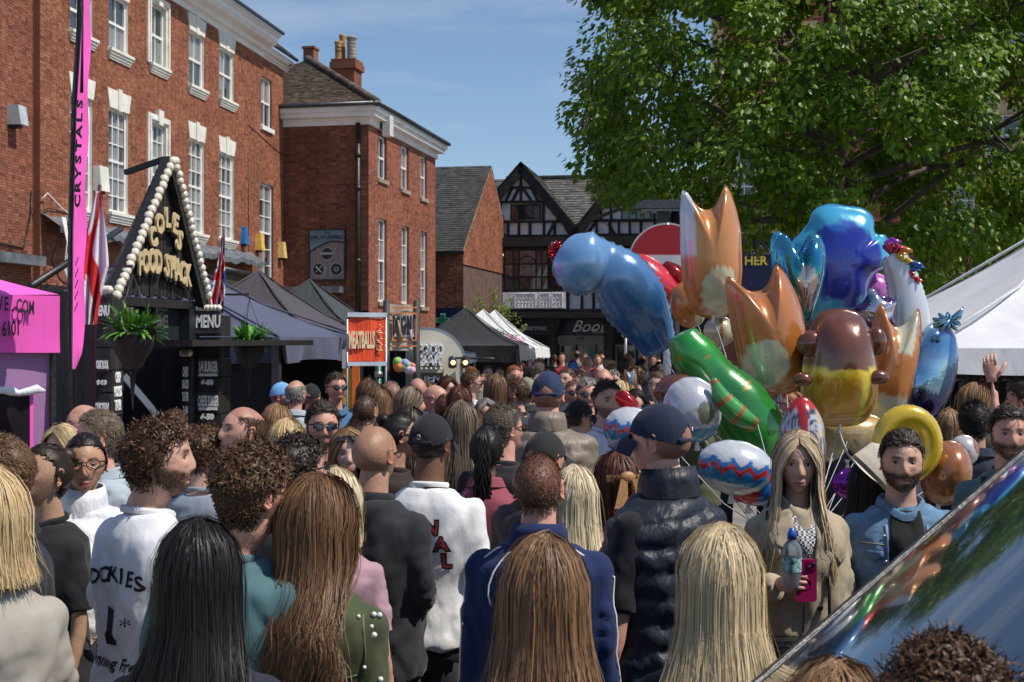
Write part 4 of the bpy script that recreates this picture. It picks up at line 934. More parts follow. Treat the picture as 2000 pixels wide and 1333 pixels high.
b = MB(); b.prism([(w_*.68, zb_+.3), (w_*.74, zb_+.34), (w_*.80, zb_+.2), (w_*.77, zb_+.06), (w_*.73, zb_+.12)], -.03, -.022); b.build('print_fork', flat('print_brown', (.35, .08, .05)), t)
t, k, w_, zt, zb_ = banner('beige banner with orange stripes and dark lettering on a timber post', 15.3, 759, 813, 594, 686, mat('beige_banner', (.46, .38, .30), .8, bump=.4, bscale=10, var=.12), (755, 810), 'black_wood')
b = MB(); 
for z_ in (.92, .8, .22, .1): b.box(.02, w_-.02, -.036, -.032, zb_+(zt-zb_)*z_-.008, zb_+(zt-zb_)*z_+.008)
for x in (.03, w_-.05): b.box(x, x+.02, -.036, -.033, zb_+(zt-zb_)*.22, zb_+(zt-zb_)*.8)
b.build('stripe', flat('stripe_orange', (.60, .20, .06)), t)
b = MB(); b.box(w_*.16, w_*.84, -.035, -.033, zb_+(zt-zb_)*.3, zb_+(zt-zb_)*.74); b.build('label_patch', flat('pale_patch', (.6, .57, .52)), t)
text('DOUGHNUT', t, (w_*.5, -.04, zb_+(zt-zb_)*.52), .32, ink, sx=.15, bold=.006)
b = MB(); b.tube([(w_*.28, -.045, zb_+(zt-zb_)*.65), (w_*.36, -.045, zb_+(zt-zb_)*.2)], [.01, .028], 8); b.build('print_treat', flat('treat', (.45, .28, .14)), t)
b = MB(); b.tube([(w_*.7, -.045, zb_+(zt-zb_)*.45), (w_*.72, -.045, zb_+(zt-zb_)*.15)], [.02, .012], 8); b.build('print_treat', flat('treat2', (.4, .32, .38)), t)
pp_ = W(683, 800, 16); e = empty('price_board', (pp_.x, 16, 0), 0, 'yellow and orange price board below the meatballs banner', 'sign')
b = MB(); b.box(-.08, .12, 0, .02, 1.0, 1.72); b.build('panel', flat('price_yellow', (.80, .42, .02)), e); b = MB(); b.box(.03, .12, -.02, 0, 1.0, 1.78); b.build('panel', flat('price_orange', (.75, .18, .03)), e)
b = MB(); b.box(-.09, .0, -.015, .0, 1.72, 1.95); b.build('panel', flat('price_white', (.55, .5, .55)), e); b = MB(); b.box(-.05, .02, .02, .05, 0, 1.1); b.build('leg', M['steel'], e)
pp_ = W(739, 800, 16); e = empty('green_post', (pp_.x, 16, 0), 0, 'green metal post below the right edge of the orange banner', 'post')
b = MB(); b.tube([(0, 0, 0), (0, 0, 1.9)], .04, 10); b.build('shaft', flat('post_green', (.01, .10, .08), .4), e); b = MB(); b.tube([(0, 0, 1.62), (0, 0, 1.68)], .052, 10); b.build('collar', M['steel'], e)
# paper ball garland
p = W(790, 712, 15.2); e = empty('paper_ball_garland', p, 0, 'string of small coloured paper balls under the dark awning', 'garland')
for (px, py, r, c_) in ((777, 708, .058, (.25, .5, .12)), (779, 717, .065, (.75, .22, .05)), (787, 717, .055, (.3, .5, .15)), (791, 711, .055, (.3, .25, .6)), (796, 714, .05, (.25, .45, .18)), (798, 722, .055, (.65, .6, .68)), (803, 723, .055, (.65, .45, .58)), (805, 716, .04, (.65, .18, .2))):
    b = MB(); b.ball(W(px, py, 15.2)-p, r, 12, 8); b.build('paper_ball', flat('paper%d' % px, c_, .7, bump=.3), e)
b = MB(); b.tube([W(772, 690, 15.25)-p, W(779, 712, 15.25)-p, W(795, 716, 15.25)-p, W(808, 692, 15.25)-p], .004, 4); b.build('string', M['black_paint'], e)
# dark awning behind the garland
p = W(786, 0, 18.6); e = empty('dark_awning', (p.x, 18.6, 0), -.1, 'small black stall with a straight awning behind the paper balls', 'food stall')
b = MB(); b.box(-.5, .35, 0, .04, 1.9, 2.12); b.box(-.5, .35, 0, 1.2, 2.1, 2.14); b.box(-.5, .35, 1.2, 1.24, 0, 2.1); b.build('awning', black_c, e); b = MB(); b.box(-.5, .35, .1, .5, 0, 1.0); b.build('counter', M['black_wood'], e)
p = W(817, 0, 18.4)

# ---------- cream trailer ----------
Yt = 15.8; kt = Yt/F; p = W(812, 0, Yt); tr = empty('cream_trailer', (p.x, Yt, 0), .16, 'cream vintage catering trailer with a rounded roof and bulb letters', 'food trailer')
wT = 62*kt; zt0 = CZ-(646-HY)*kt; cre = flat('cream_paint', (.66, .62, .50), .35, coat=.3, var=.06)
prof = [(0, 0), (wT, 0)]; 
arc_ = [(wT+.62*math.sin(a)*0.0, 0) for a in ()]
# body: front face is a plain panel, the roof curves down to the street side
def sec(n=14): return [(0, .35), (0, zt0)]+[(wT*.35+ (1.18*wT)*math.sin(a), zt0-.36*(1-math.cos(a))*1.15) for a in [i/n*math.pi/2 for i in range(n+1)]]+[(wT*1.53, .35)]
b = MB(); b.prism(sec(), .0, 1.5); b.build('body', cre, tr)
for y_ in (.02, .5, 1.0, 1.45):
    b = MB(); s_ = sec(); pts = [(x+.01, y_, z+.012) for x, z in s_[1:-1]]; 
    for q, r in zip(pts, pts[1:]): b.beam(q, r, .05, .025, (0, 1, 0))
    b.build('roof_rib', M['steel'] if y_ == .02 else cre, tr)
b = MB(); b.box(wT*.10, wT*.80, -.05, -.005, CZ-(716-HY)*kt, CZ-(674-HY)*kt); lb = b.build('letter_board', flat('board_grey', (.22, .22, .20)), tr)
ww = flat('letter_white2', (.75, .75, .78), .5)
text('FOOD', lb, (wT*.45, -.08, CZ-(684-HY)*kt), .19, ww, bold=.012, extrude=.02, sx=.6); text('BAR', lb, (wT*.45, -.08, CZ-(704-HY)*kt), .19, ww, bold=.012, extrude=.02, sx=.72)
for i in range(5):
    for j in range(5):
        if (i+j) % 2 == 0 or j in (0, 4): o = bpy.data.objects.new('bulb', bme); C.objects.link(o); o.parent = lb; o.location = (wT*(.15+.15*i), -.12, CZ-(676-HY)*kt-.068*j); o.scale = (.36,)*3
b = MB(); x0, x1, z1, z0 = wT*.15, wT*.85, CZ-(729-HY)*kt, CZ-(790-HY)*kt
b.box(x0, x1, -.04, -.005, z1-.04, z1); b.box(x0, x0+.04, -.04, -.005, z0, z1-.04); b.box(x1-.04, x1, -.04, -.005, z0, z1-.04); mf = b.build('menu_frame', flat('bronze', (.12, .09, .05), .5), tr)
b = MB(); b.box(x0+.04, x1-.04, -.02, -.004, z0, z1-.04); b.build('menu_panel', M['black_paint'], mf); text('MENU', mf, (wT*.55, -.03, CZ-(740-HY)*kt), .13, ww, bold=.004)
b = MB(); b.box(wT*1.5, wT*1.56, -.02, .03, .3, CZ-(700-HY)*kt); b.build('corner_post', cre, tr)
b = MB(); b.tube([(wT*1.1, -.05, CZ-(700-HY)*kt), (wT*2.35, -.4, CZ-(701-HY)*kt)], .012, 6); b.build('lamp_rail', M['dark_steel'], tr)
for x in (1.13, 1.52):
    b = MB(); zc = CZ-(709-HY)*kt; b.lathe([(.02, .08), (.05, .06), (.055, -.05), (.03, -.07)], (wT*x, -.1, zc), 8); l_ = b.build('lantern', M['glass'], tr)
    b = MB(); b.ball((wT*x, -.17, zc), .028, 8, 6); b.build('bulb', mat('warm_bulb', (1, .62, .2), emit=3), l_)
for x in (wT*.5,):
    b = MB(); 
    for y_ in (.5, 1.1):
        M4 = Matrix.Translation((wT*1.56, y_, .32)) @ Matrix.Rotation(math.pi/2, 4, 'Y'); b.lathe([(.1, -.08), (.3, -.08), (.32, -.04), (.32, .04), (.3, .08), (.1, .08)], (0, 0, 0), 18, M4)
    b.build('wheel', M['black_paint'], tr)
# ---------- road signs ----------
Yn = 13.0; kn = Yn/F; p = W(1303, 0, Yn); ns = empty('no_entry_sign', (p.x, Yn, 0), 0, 'large round red no entry sign behind the balloons', 'road sign')
zc = CZ-(512-HY)*kn; R_ = 76*kn
def dsk(r, y, m, nm):
    b = MB(); n = 48; b.prism([(r*math.cos(2*math.pi*k/n), zc+r*math.sin(2*math.pi*k/n)) for k in range(n)], y-.004, y); b.build(nm, m, ns)
dsk(R_, 0, flat('sign_rim', (.45, .42, .42), .4), 'rim'); dsk(R_*.955, -.006, flat('sign_red', (.30, .004, .008), .35), 'red_disc')
b = MB(); b.box(-R_*.82, R_*.82, -.018, -.012, zc-R_*.17, zc+R_*.17); b.build('white_bar', flat('sign_white', (.52, .50, .52), .4), ns)
b = MB(); b.tube([(0, .03, 0), (0, .03, zc+R_)], .038, 10); b.build('pole', M['steel'], ns)
Yl = 16; kl = Yl/F; p = W(1300, 0, Yl); sl = empty('street_lamp', (p.x, Yl, 0), 0, 'weathered flat topped street lamp head above the no entry sign', 'street lamp')
z0 = CZ-(410-HY)*kl; b = MB(); b.prism([(-.38, z0), (.3, z0), (.3, z0+.1), (-.28, z0+.1), (-.36, z0+.05)], -.15, .2); b.build('head', flat('lamp_dark', (.05, .055, .06), .6, bump=.5), sl)
b = MB(); b.box(-.3, .25, -.1, .15, z0-.03, z0-.002); b.build('lens', M['glass'], sl); b = MB(); b.tube([(.12, .02, 0), (.12, .02, z0)], .05, 10); b.box(-.1, .05, -.04, .06, z0-.16, z0-.03); b.build('post', M['black_paint'], sl)
Yp = 40; p = W(1222, 0, Yp); e = empty('street_sign', (p.x, Yp, 0), 0, 'grey pole with an edge on round sign in front of the shop', 'road sign')
b = MB(); b.tube([(0, 0, 0), (0, 0, CZ+(HY-625)*Yp/F)], .045, 8); b.build('pole', M['steel'], e)
b = MB(); b.lathe([(.0, -.02), (.3, -.02), (.3, .02), (0, .02)], (0, 0, 0), 20, Matrix.Translation((-.08, .0, CZ+(HY-640)*Yp/F)) @ Matrix.Rotation(math.pi/2-.15, 4, 'Z') @ Matrix.Rotation(math.pi/2, 4, 'X')); b.build('plate', M['steel'], e)
# ================= trees =================
def leaf_mat(name, c, trans=.35):
    m, n, b = newmat(name); N = n.nodes.new; K = n.links.new
    ge = N('ShaderNodeNewGeometry'); oi = N('ShaderNodeObjectInfo'); ad = N('ShaderNodeMath'); fr = N('ShaderNodeMath'); fr.operation = 'FRACT'
    K(ge.outputs['Random Per Island'], ad.inputs[0]); K(oi.outputs['Random'], ad.inputs[1]); K(ad.outputs[0], fr.inputs[0])
    cr = N('ShaderNodeValToRGB'); e = cr.color_ramp.elements; e[0].color = (*c[0], 1); e[1].color = (*c[2], 1); x = e.new(.5); x.color = (*c[1], 1)
    K(fr.outputs[0], cr.inputs['Fac']); K(cr.outputs[0], b.inputs['Base Color']); b.inputs['Roughness'].default_value = .42; b.inputs['Specular IOR Level'].default_value = .45
    t = N('ShaderNodeBsdfTranslucent'); q = N('ShaderNodeMixRGB'); q.blend_type = 'MULTIPLY'; q.inputs['Fac'].default_value = 1; q.inputs['Color2'].default_value = (1.5, 1.5, .6, 1)
    K(cr.outputs[0], q.inputs['Color1']); K(q.outputs[0], t.inputs['Color']); mi = N('ShaderNodeMixShader'); mi.inputs[0].default_value = trans
    K(b.outputs[0], mi.inputs[1]); K(t.outputs[0], mi.inputs[2]); K(mi.outputs[0], n.nodes['Material Output'].inputs['Surface'])
    return m
lm = leaf_mat('lime_leaf', [(.06, .125, .010), (.115, .20, .014), (.20, .30, .026)], .45); fm = leaf_mat('lime_bract', [(.22, .28, .07), (.30, .34, .10), (.36, .38, .14)], .3)
bark = mat('bark', (.075, .062, .05), .9, bump=.9, bscale=30, var=.4, vscale=8, stretch=(1, 1, .25))
LEAF = np.array([(0, 0, 0), (.40, .24, -.06), (.34, .70, -.07), (0, 1.12, .02), (-.34, .70, -.07), (-.40, .24, -.06)])
LFQ = [(0, 1, 2, 3), (0, 3, 4, 5)]
def rots(d, nrm):      # frames: y axis along d, z near nrm
    d = d/np.linalg.norm(d, axis=1, keepdims=True); x = np.cross(d, nrm); x /= np.linalg.norm(x, axis=1, keepdims=True)+1e-9; z = np.cross(x, d); return np.stack([x, d, z], 2)
def leaves_mesh(pos, d, nrm, size, name, m, parent, shape=LEAF, fq=LFQ):
    R = rots(d, nrm); P = np.einsum('nij,kj->nki', R, shape)*size[:, None, None]+pos[:, None, :]; n, k = len(pos), len(shape)
    fs = [tuple(i*k+v for v in f) for i in range(n) for f in fq]
    me = bpy.data.meshes.new(name); me.from_pydata(P.reshape(-1, 3).tolist(), [], fs); o = link(name, me, parent, mat=m); o['kind'] = 'stuff'; return o
def inpoly(x, y, P):
    c = False; n = len(P)
    for i in range(n):
        (x1, y1), (x2, y2) = P[i], P[i-1]
        if (y1 > y) != (y2 > y) and x < (x2-x1)*(y-y1)/(y2-y1)+x1: c = not c
    return c
base = Vector((4.85, 20.0, 0)); tree = empty('lime_tree', base, 0, 'big leafy lime tree with pale bracts rising behind the balloons', 'tree')
SIL = [(1170, -700), (1150, -50), (1175, 60), (1128, 230), (1140, 290), (1195, 400), (1280, 385), (1340, 350), (1420, 445), (1500, 470), (1560, 440), (1700, 520), (1790, 545), (1850, 585), (1880, 520), (1990, 475), (2600, 430), (2900, -300), (2300, -900)]
HOLES = [(1462, 350, 52, 52), (1885, 385, 26, 26), (1960, 262, 30, 22), (1990, 70, 30, 45), (1562, 105, 28, 24), (1200, 90, 30, 38), (1290, 30, 26, 30)]
rr = random.Random(5); cl = []
def crown_ok(p): 
    px, py = 1000+p.x/p.y*F, HY-(p.z-CZ)/p.y*F
    if not inpoly(px, py, SIL): return False
    return not any(((px-hx)/hw)**2+((py-hy)/hh)**2 < 1 for hx, hy, hw, hh in HOLES)
tries = 0
while len(cl) < 640 and tries < 60000:
    tries += 1
    a, el = rr.uniform(0, 6.283), math.asin(rr.uniform(-.75, 1)); r = rr.uniform(.35, 1)**.45
    p = base+Vector((4.9*r*math.cos(a)*math.cos(el)-.3, 4.1*r*math.sin(a)*math.cos(el)-.3, 5.4+4.1*r*math.sin(el)))
    if p.z < 2.4 or not crown_ok(p): continue
    if any((p-q).length < .30 for q in cl): continue
    cl.append(p)
# limbs
tb = MB(); top = base+Vector((.1, .1, 8.8)); tp = [Vector((0, 0, 0)), Vector((.03, 0, 1.2)), Vector((-.05, .05, 2.8)), Vector((.05, .0, 4.5)), Vector((0, .1, 6.5)), Vector((.15, .1, 8.6))]
tb.tube(tp, [.28, .22, .2, .16, .1, .03], 14); tb.build('trunk', bark, tree)
nodes = []
for k in range(30):
    a = k*2.4; z0 = rr.uniform(3.2, 6); p = Vector((0, 0, z0)); d = Vector((math.cos(a), math.sin(a), rr.uniform(.25, 1.1))).normalized(); pts = [p.copy()]
    for j in range(7): p = p+d*rr.uniform(.48, .74); d = (d+Vector((rr.uniform(-.25, .25), rr.uniform(-.25, .25), rr.uniform(-.28, .1)))).normalized(); pts.append(p.copy())
    l = MB(); l.tube(pts, [.055*(1-i/8.5)+.01 for i in range(8)], 7); l.build('limb', bark, tree); nodes += pts[1:]
nodes += tp[2:]
br = MB()
for c_ in cl:
    q = c_-base; n0 = rr.choice(sorted(nodes, key=lambda s: (s-q).length+(.6 if s.z > q.z else 0))[:4]); n0 = n0 if (n0-q).length < .95 else q+Vector((0, 0, -.3)); mid = (n0+q)/2+Vector((rr.uniform(-.1, .1), rr.uniform(-.1, .1), .12)); br.tube([n0, mid, q, q+Vector((rr.uniform(-.1, .1), rr.uniform(-.1, .1), -.22))], [.016, .011, .007, .003], 4, cap=False)
br.build('twigs', bark, tree)['kind'] = 'stuff'
pos, dd, nn_, sz, ps2, d2, n2_, s2 = [], [], [], [], [], [], [], []
cc_ = np.array([tuple(c_-base) for c_ in cl]); ctr = np.array([0, 0, 5.4])
for c_ in cc_:
    n = rr.randint(115, 175); s_ = np.array([.40, .40, .30])*rr.uniform(.8, 1.15); g_ = RNG.normal(size=(n, 3)); g_ /= np.linalg.norm(g_, axis=1, keepdims=True); g_ *= RNG.uniform(.25, 1, (n, 1))**.5
    P = c_+g_*s_; out_ = c_-ctr; out_ = out_/np.linalg.norm(out_)
    pos.append(P); dd.append(g_*.7+out_*.5+np.array([0, 0, -1.0])+RNG.normal(size=(n, 3))*.35); nn_.append(g_*.5+out_*.6+np.array([.1, -.1, .9])+RNG.normal(size=(n, 3))*.4); sz.append(RNG.uniform(.058, .108, n))
    if rr.random() < .85:
        m_ = rr.randint(8, 34); g_ = RNG.normal(size=(m_, 3)); g_ /= np.linalg.norm(g_, axis=1, keepdims=True); g_[:, 2] = np.abs(g_[:, 2])*.8
        ps2.append(c_+g_*s_*1.05); d2.append(g_*.4+np.array([0, 0, -1])+RNG.normal(size=(m_, 3))*.5); n2_.append(g_+RNG.normal(size=(m_, 3))*.4); s2.append(RNG.uniform(.05, .08, m_))
pos, dd, nn_, sz = map(np.concatenate, (pos, dd, nn_, sz)); ps2, d2, n2_, s2 = map(np.concatenate, (ps2, d2, n2_, s2))
order = np.argsort(pos[:, 1]+.0*pos[:, 2]); keep = [i for i in order if abs(HY-(pos[i, 2]-CZ)/(pos[i, 1]+base.y)*F-300) < 300][:300]
ks = set(keep); rest = np.array([i for i in range(len(pos)) if i not in ks])
leaves_mesh(pos[rest], dd[rest], nn_[rest], sz[rest], 'crown', lm, tree)
LN = LEAF.copy(); LN[:, 0] *= .35; leaves_mesh(ps2, d2, n2_, s2, 'bracts', fm, tree, LN)
lme = bpy.data.meshes.new('leaf'); lme.from_pydata(LEAF.tolist(), [], LFQ); lme.materials.append(lm); R = rots(dd[keep], nn_[keep])
for k, i in enumerate(keep):
    o = bpy.data.objects.new('leaf', lme); C.objects.link(o); o.parent = tree; m4 = Matrix(R[k].tolist()).to_4x4(); m4.translation = pos[i].tolist(); o.matrix_local = m4 @ Matrix.Scale(float(sz[i]), 4)
# small spindly tree by the timbered shop
b0 = Vector((W(962, 0, 46).x, 46, 0)); st = empty('young_tree', b0, 0, 'thin young tree with sparse light green leaves before the timber framed shop', 'tree')
tb = MB(); tb.tube([(0, 0, 0), (.02, 0, 1.5), (0, 0, 2.6)], [.07, .05, .04], 8); tb.build('trunk', bark, st); br = MB(); P = []
for k in range(26):
    a = rr.uniform(0, 6.28); e_ = rr.uniform(.15, 1.3); p = Vector((0, 0, rr.uniform(1.6, 2.7))); d = Vector((math.cos(a)*math.cos(e_), math.sin(a)*math.cos(e_)*.6, math.sin(e_))); pts = [p]
    for j in range(7): p = p+d*rr.uniform(.13, .25); d = (d+Vector((rr.uniform(-.15, .15), 0, .06))).normalized(); pts.append(p); P += [p+Vector((rr.uniform(-.09, .09), rr.uniform(-.09, .09), rr.uniform(-.08, .08))) for _ in range(9)]
    br.tube(pts, [.018, .016, .013, .011, .009, .007, .005, .003], 4)
br.build('limb', bark, st); P = np.array([tuple(p) for p in P]); n = len(P)
leaves_mesh(P, RNG.normal(size=(n, 3)), RNG.normal(size=(n, 3))+np.array([0, 0, .5]), RNG.uniform(.05, .09, n), 'crown', leaf_mat('young_leaf', [(.12, .17, .03), (.18, .24, .05), (.24, .30, .07)]), st)
# ================= foil balloons =================
fo = mat('foil', (1, 1, 1), .24, metal=.2, attr=True, coat=.8, bump=.22, bscale=9, var=.05, spec=.6)
chrome = mat('chrome_foil', (1, 1, 1), .1, metal=.85, attr=True, coat=.5, bump=.35, bscale=10, var=.05)
stringm = flat('ribbon', (.5, .5, .55), .4)
HAND = W(1560, 1080, 6.4)
def oval(n=72): return [(math.cos(2*math.pi*k/n), math.sin(2*math.pi*k/n)) for k in range(n)]
def smooth_poly(pts, n=96, it=3):
    P = [Vector((x, y)) for x, y in pts]
    for _ in range(it):
        Q = []
        for i in range(len(P)): a, b_ = P[i], P[(i+1) % len(P)]; Q += [a*.75+b_*.25, a*.25+b_*.75]
        P = Q
    return [(p.x, p.y) for p in P]
HEART = smooth_poly([(0, .55), (.35, 1), (.85, .95), (1, .45), (.75, -.15), (0, -1), (-.75, -.15), (-1, .45), (-.85, .95), (-.35, 1)], it=2)
TWO = smooth_poly([(-.95, 1.0), (-.8, 1.08), (-.35, .72), (.15, .74), (.45, 1.1), (.6, 1.1), (.95, .55), (1.0, 0), (.92, -.6), (.6, -1), (-.6, -1), (-.95, -.6), (-1, 0), (-1, .5)], it=2)
STAR = smooth_poly([(r*math.cos(a), r*math.sin(a)) for i in range(10) for r, a in [((1.1 if i % 2 == 0 else .62), math.pi/2+i*math.pi/5)]], it=2)
TEAR = smooth_poly([(0, -1.05), (.45, -.45), (.95, .1), (.9, .7), (.4, 1), (-.4, 1), (-.9, .7), (-.95, .1), (-.45, -.45)], it=2)
def balloon(label, px, py, w_, h, rot, Y, outline, colf, T=.28, m=None, yaw=0, extra=None, string=True, pitch=0, name='foil_balloon'):
    c = W(px, py, Y); k = Y/F; rx, rz = w_*k/2, h*k/2
    t = empty(name, c, 0, label, 'balloon'); t.rotation_euler = (pitch, 0, yaw)
    n = len(outline); rings = 15; b = MB(); Tm = min(rx, rz)*2*T*1.5
    cr_, sr_ = math.cos(rot), math.sin(rot)
    def put(x, z, y): X, Z_ = x*rx, z*rz; return (X*cr_-Z_*sr_, y, X*sr_+Z_*cr_)
    ph = random.uniform(0, 6)
    for side in (-1, 1):
        vs, cs = [], []
        vs.append(put(0, 0, side*Tm)); cs.append(colf(0, 0))
        for j in range(1, rings+1):
            s_ = j/(rings-1) if j < rings else 1.035
            for i, (x, z) in enumerate(outline):
                th = 2*math.pi*i/n; sc2 = min(s_, 1); y = Tm*max(0, 1-sc2**2.3)**.62
                pk_ = (math.sin(th*23+ph)*.5+math.sin(th*37+ph*2)*.5); y += Tm*.10*pk_*max(0, sc2-.5)**1.4*(1 if j < rings-1 else .4); s3 = s_*(1-.018*abs(pk_)*(s_ > .8))
                if j >= rings-1: y = Tm*.015*pk_
                vs.append(put(x*s3, z*s3, side*(y+.002))); cs.append(colf(x*s3, z*s3))
        n0 = len(b.v); b.v += [tuple(v) for v in vs]; b.c += cs
        for i in range(n): b.f.append((n0, n0+1+i, n0+1+(i+1) % n)); b.m.append(0); b.sm.append(True)
        for j in range(rings-1):
            for i in range(n): a0 = n0+1+j*n; b.f.append((a0+i, a0+n+i, a0+n+(i+1) % n, a0+(i+1) % n)); b.m.append(0); b.sm.append(True)
    b.build('skin', m or fo, t, colattr=True)
    if string:
        b = MB(); bot = Vector(put(0, -1.0, 0)); hl = Vector(HAND)-c; hl.rotate(t.rotation_euler.to_matrix().inverted()); b.tube([bot, bot*.5+hl*.5+Vector((0, .0, -.08)), hl], .0022, 4); b.build('ribbon', stringm, t)
        b = MB(); b.tube([bot+Vector((0, 0, .02)), bot, bot-Vector((0, 0, .04))], [.02, .008, .016], 8); b.build('neck', fo, t, colattr=True)
    return t
def worm(label, pts, rs, Y, colf, m=None, flat=.8, dy=None, n=26, name='foil_balloon'):
    """a long foil balloon: rings along a curved spine given in photo pixels at depth Y"""
    P = [W(x, y, Y+(dy[i] if dy else 0)) for i, (x, y) in enumerate(pts)]; c = P[len(P)//2]
    t = empty(name, c, 0, label, 'balloon'); N = 70; S, R_ = [], []
    m_ = len(P)-1
    def cat(a, b_, c_, d, u): return .5*((2*b_)+(c_-a)*u+(2*a-5*b_+4*c_-d)*u*u+(3*b_-a-3*c_+d)*u**3)
    for i in range(N+1):
        s_ = i/N*m_; q = min(int(s_), m_-1); u = s_-q; g = lambda A, j: A[max(0, min(m_, j))]
        S.append(cat(g(P, q-1), P[q], P[q+1], g(P, q+2), u)-c); R_.append(max(.004, cat(g(rs, q-1), rs[q], rs[q+1], g(rs, q+2), u)*Y/F))
    b = MB(); vs = []
    for i in range(N+1):
        tn = (S[min(i+1, N)]-S[max(i-1, 0)]).normalized(); side = tn.cross(Vector((0, 1, 0))).normalized(); up = side.cross(tn)
        e_ = math.sqrt(max(0.0, 1-(1-min(1, i/3.0))**2)) if i < 3 else math.sqrt(max(0, 1-(1-min(1, (N-i)/3.0))**2)) if i > N-3 else 1
        for k in range(n):
            a = 2*math.pi*k/n; seam = math.exp(-((math.sin(a))/.18)**2); r = R_[i]*e_*(1+.035*seam*math.sin(i*1.9+k)); 
            vs.append(S[i]+side*math.cos(a)*r*(1+.05*seam)+up*math.sin(a)*r*flat); b.c.append(colf(i/N, a))
    b.v = [tuple(v) for v in vs]
    for i in range(N):
        for k in range(n): b.f.append((i*n+k, (i+1)*n+k, (i+1)*n+(k+1) % n, i*n+(k+1) % n)); b.m.append(0); b.sm.append(True)
    b.build('skin', m or fo, t, colattr=True)
    b = MB(); hl = Vector(HAND)-c; b.tube([S[-1], S[-1]*.5+hl*.5+Vector((0, 0, -.06)), hl], .0022, 4); b.build('ribbon', stringm, t)
    return t
mixc = lambda a, b_, u: tuple(p+(q-p)*max(0, min(1, u)) for p, q in zip(a, b_))
OR, CRM = (.50, .17, .035), (.62, .60, .42)
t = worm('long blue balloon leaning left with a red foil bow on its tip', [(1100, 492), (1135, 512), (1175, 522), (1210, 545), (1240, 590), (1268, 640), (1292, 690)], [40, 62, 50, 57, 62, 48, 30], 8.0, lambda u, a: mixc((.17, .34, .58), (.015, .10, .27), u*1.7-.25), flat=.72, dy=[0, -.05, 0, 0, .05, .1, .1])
b = MB(); o_ = W(1092, 492, 8)-t.location
for k in range(12): a = k*.53; b.tube([o_, o_+Vector((-.02+.045*math.cos(a), -.03*math.sin(k*1.3), .06*math.sin(a))), o_+Vector((-.04, -.02, .03*math.sin(a)))], [.006, .013, .004], 5)
b.col = (.5, .02, .02); b.c = [(.55, .01, .015)]*len(b.v); b.build('bow', chrome, t, colattr=True)
balloon('crumpled red foil balloon tucked behind the long blue balloon', 1268, 548, 150, 95, -.5, 8.25, smooth_poly([(-1, .1), (-.5, .9), (.2, .8), (1, .2), (.9, -.5), (.2, -.3), (-.3, -.9), (-.9, -.5)], it=3), lambda x, z: (.60, .02, .025), T=.25)
worm('deep red sausage shaped foil balloon right of the crumpled red one', [(1290, 520), (1310, 540), (1330, 565), (1345, 590)], [14, 26, 26, 18], 8.3, lambda u, a: (.42, .015, .012), m=chrome)
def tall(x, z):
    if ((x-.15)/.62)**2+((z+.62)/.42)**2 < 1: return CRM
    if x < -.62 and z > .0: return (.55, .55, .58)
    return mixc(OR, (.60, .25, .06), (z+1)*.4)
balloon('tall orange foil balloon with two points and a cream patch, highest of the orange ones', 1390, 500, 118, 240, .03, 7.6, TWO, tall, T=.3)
balloon('pair of short cream foil tubes under the tall orange balloon', 1405, 648, 60, 60, 0, 7.65, oval(), lambda x, z: (.50, .44, .30) if abs(x) > .12 else (.35, .18, .06), T=.3)
balloon('wide orange foil balloon with two points, left of the brown and yellow one', 1503, 655, 140, 235, .17, 7.15, TWO, lambda x, z: (CRM if ((x+.35)/.6)**2+((z+.45)/.4)**2 < 1 else OR), T=.34)
balloon('orange and cream two pointed foil balloon right of the brown and yellow one', 1738, 722, 105, 225, -.22, 7.55, TWO, lambda x, z: (CRM if z < -.45 or (abs(x-.2) < .28 and z > .3) else OR), T=.3)
balloon('cream and amber foil balloon below the brown and yellow one', 1655, 850, 150, 110, 0, 7.35, smooth_poly([(-.9, .8), (.9, .8), (1, -.2), (.6, -1), (.25, -.9), (0, -.3), (-.25, -.9), (-.6, -1), (-1, -.2)], it=3), lambda x, z: mixc((.45, .42, .28), (.5, .28, .05), z*.6+.4), T=.3)
def egg(x, z):
    if z > -.03: return (.15, .045, .018)
    if z > -.17: return (.72, .52, .02)
    if .32 < x < .50: return (.66, .58, .05)
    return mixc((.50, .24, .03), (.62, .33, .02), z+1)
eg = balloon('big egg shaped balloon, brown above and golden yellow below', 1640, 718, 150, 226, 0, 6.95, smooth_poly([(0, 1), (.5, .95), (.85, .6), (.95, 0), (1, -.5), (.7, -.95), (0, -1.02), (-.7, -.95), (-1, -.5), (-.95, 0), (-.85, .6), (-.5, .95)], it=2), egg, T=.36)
b = MB()
for q, s_ in ((W(1585, 672, 6.9), (30, 20, 26)), (W(1712, 668, 6.9), (20, 18, 28)), (W(1568, 742, 6.8), (20, 16, 14)), (W(1715, 738, 6.8), (22, 14, 14))): b.ball(q-eg.location, 6.9/F, 14, 10, s_)
b.c = [(.13, .035, .015)]*len(b.v); b.build('lobe', fo, eg, colattr=True)['kind'] = 'stuff'
def starc(x, z):
    r = math.hypot(x, z); return (.05, .34, .55) if r > .72 or z < -.55 and abs(x) > .2 else (.012, .028, .30) if (math.sin(3*math.atan2(z, x))+2.2)*.3 > r*.8-.05 else (.02, .10, .42)
balloon('big royal blue foil star with a pale blue rim, highest of the bunch', 1640, 520, 205, 235, .12, 8.6, smooth_poly([(-.75, -.9), (.35, -.95), (.55, -.2), (1, -.1), (.95, .45), (.7, .4), (.75, .8), (.35, .95), (-.3, 1.05), (-.5, .7), (-.95, .4), (-.85, -.2)], it=2), starc, T=.16)
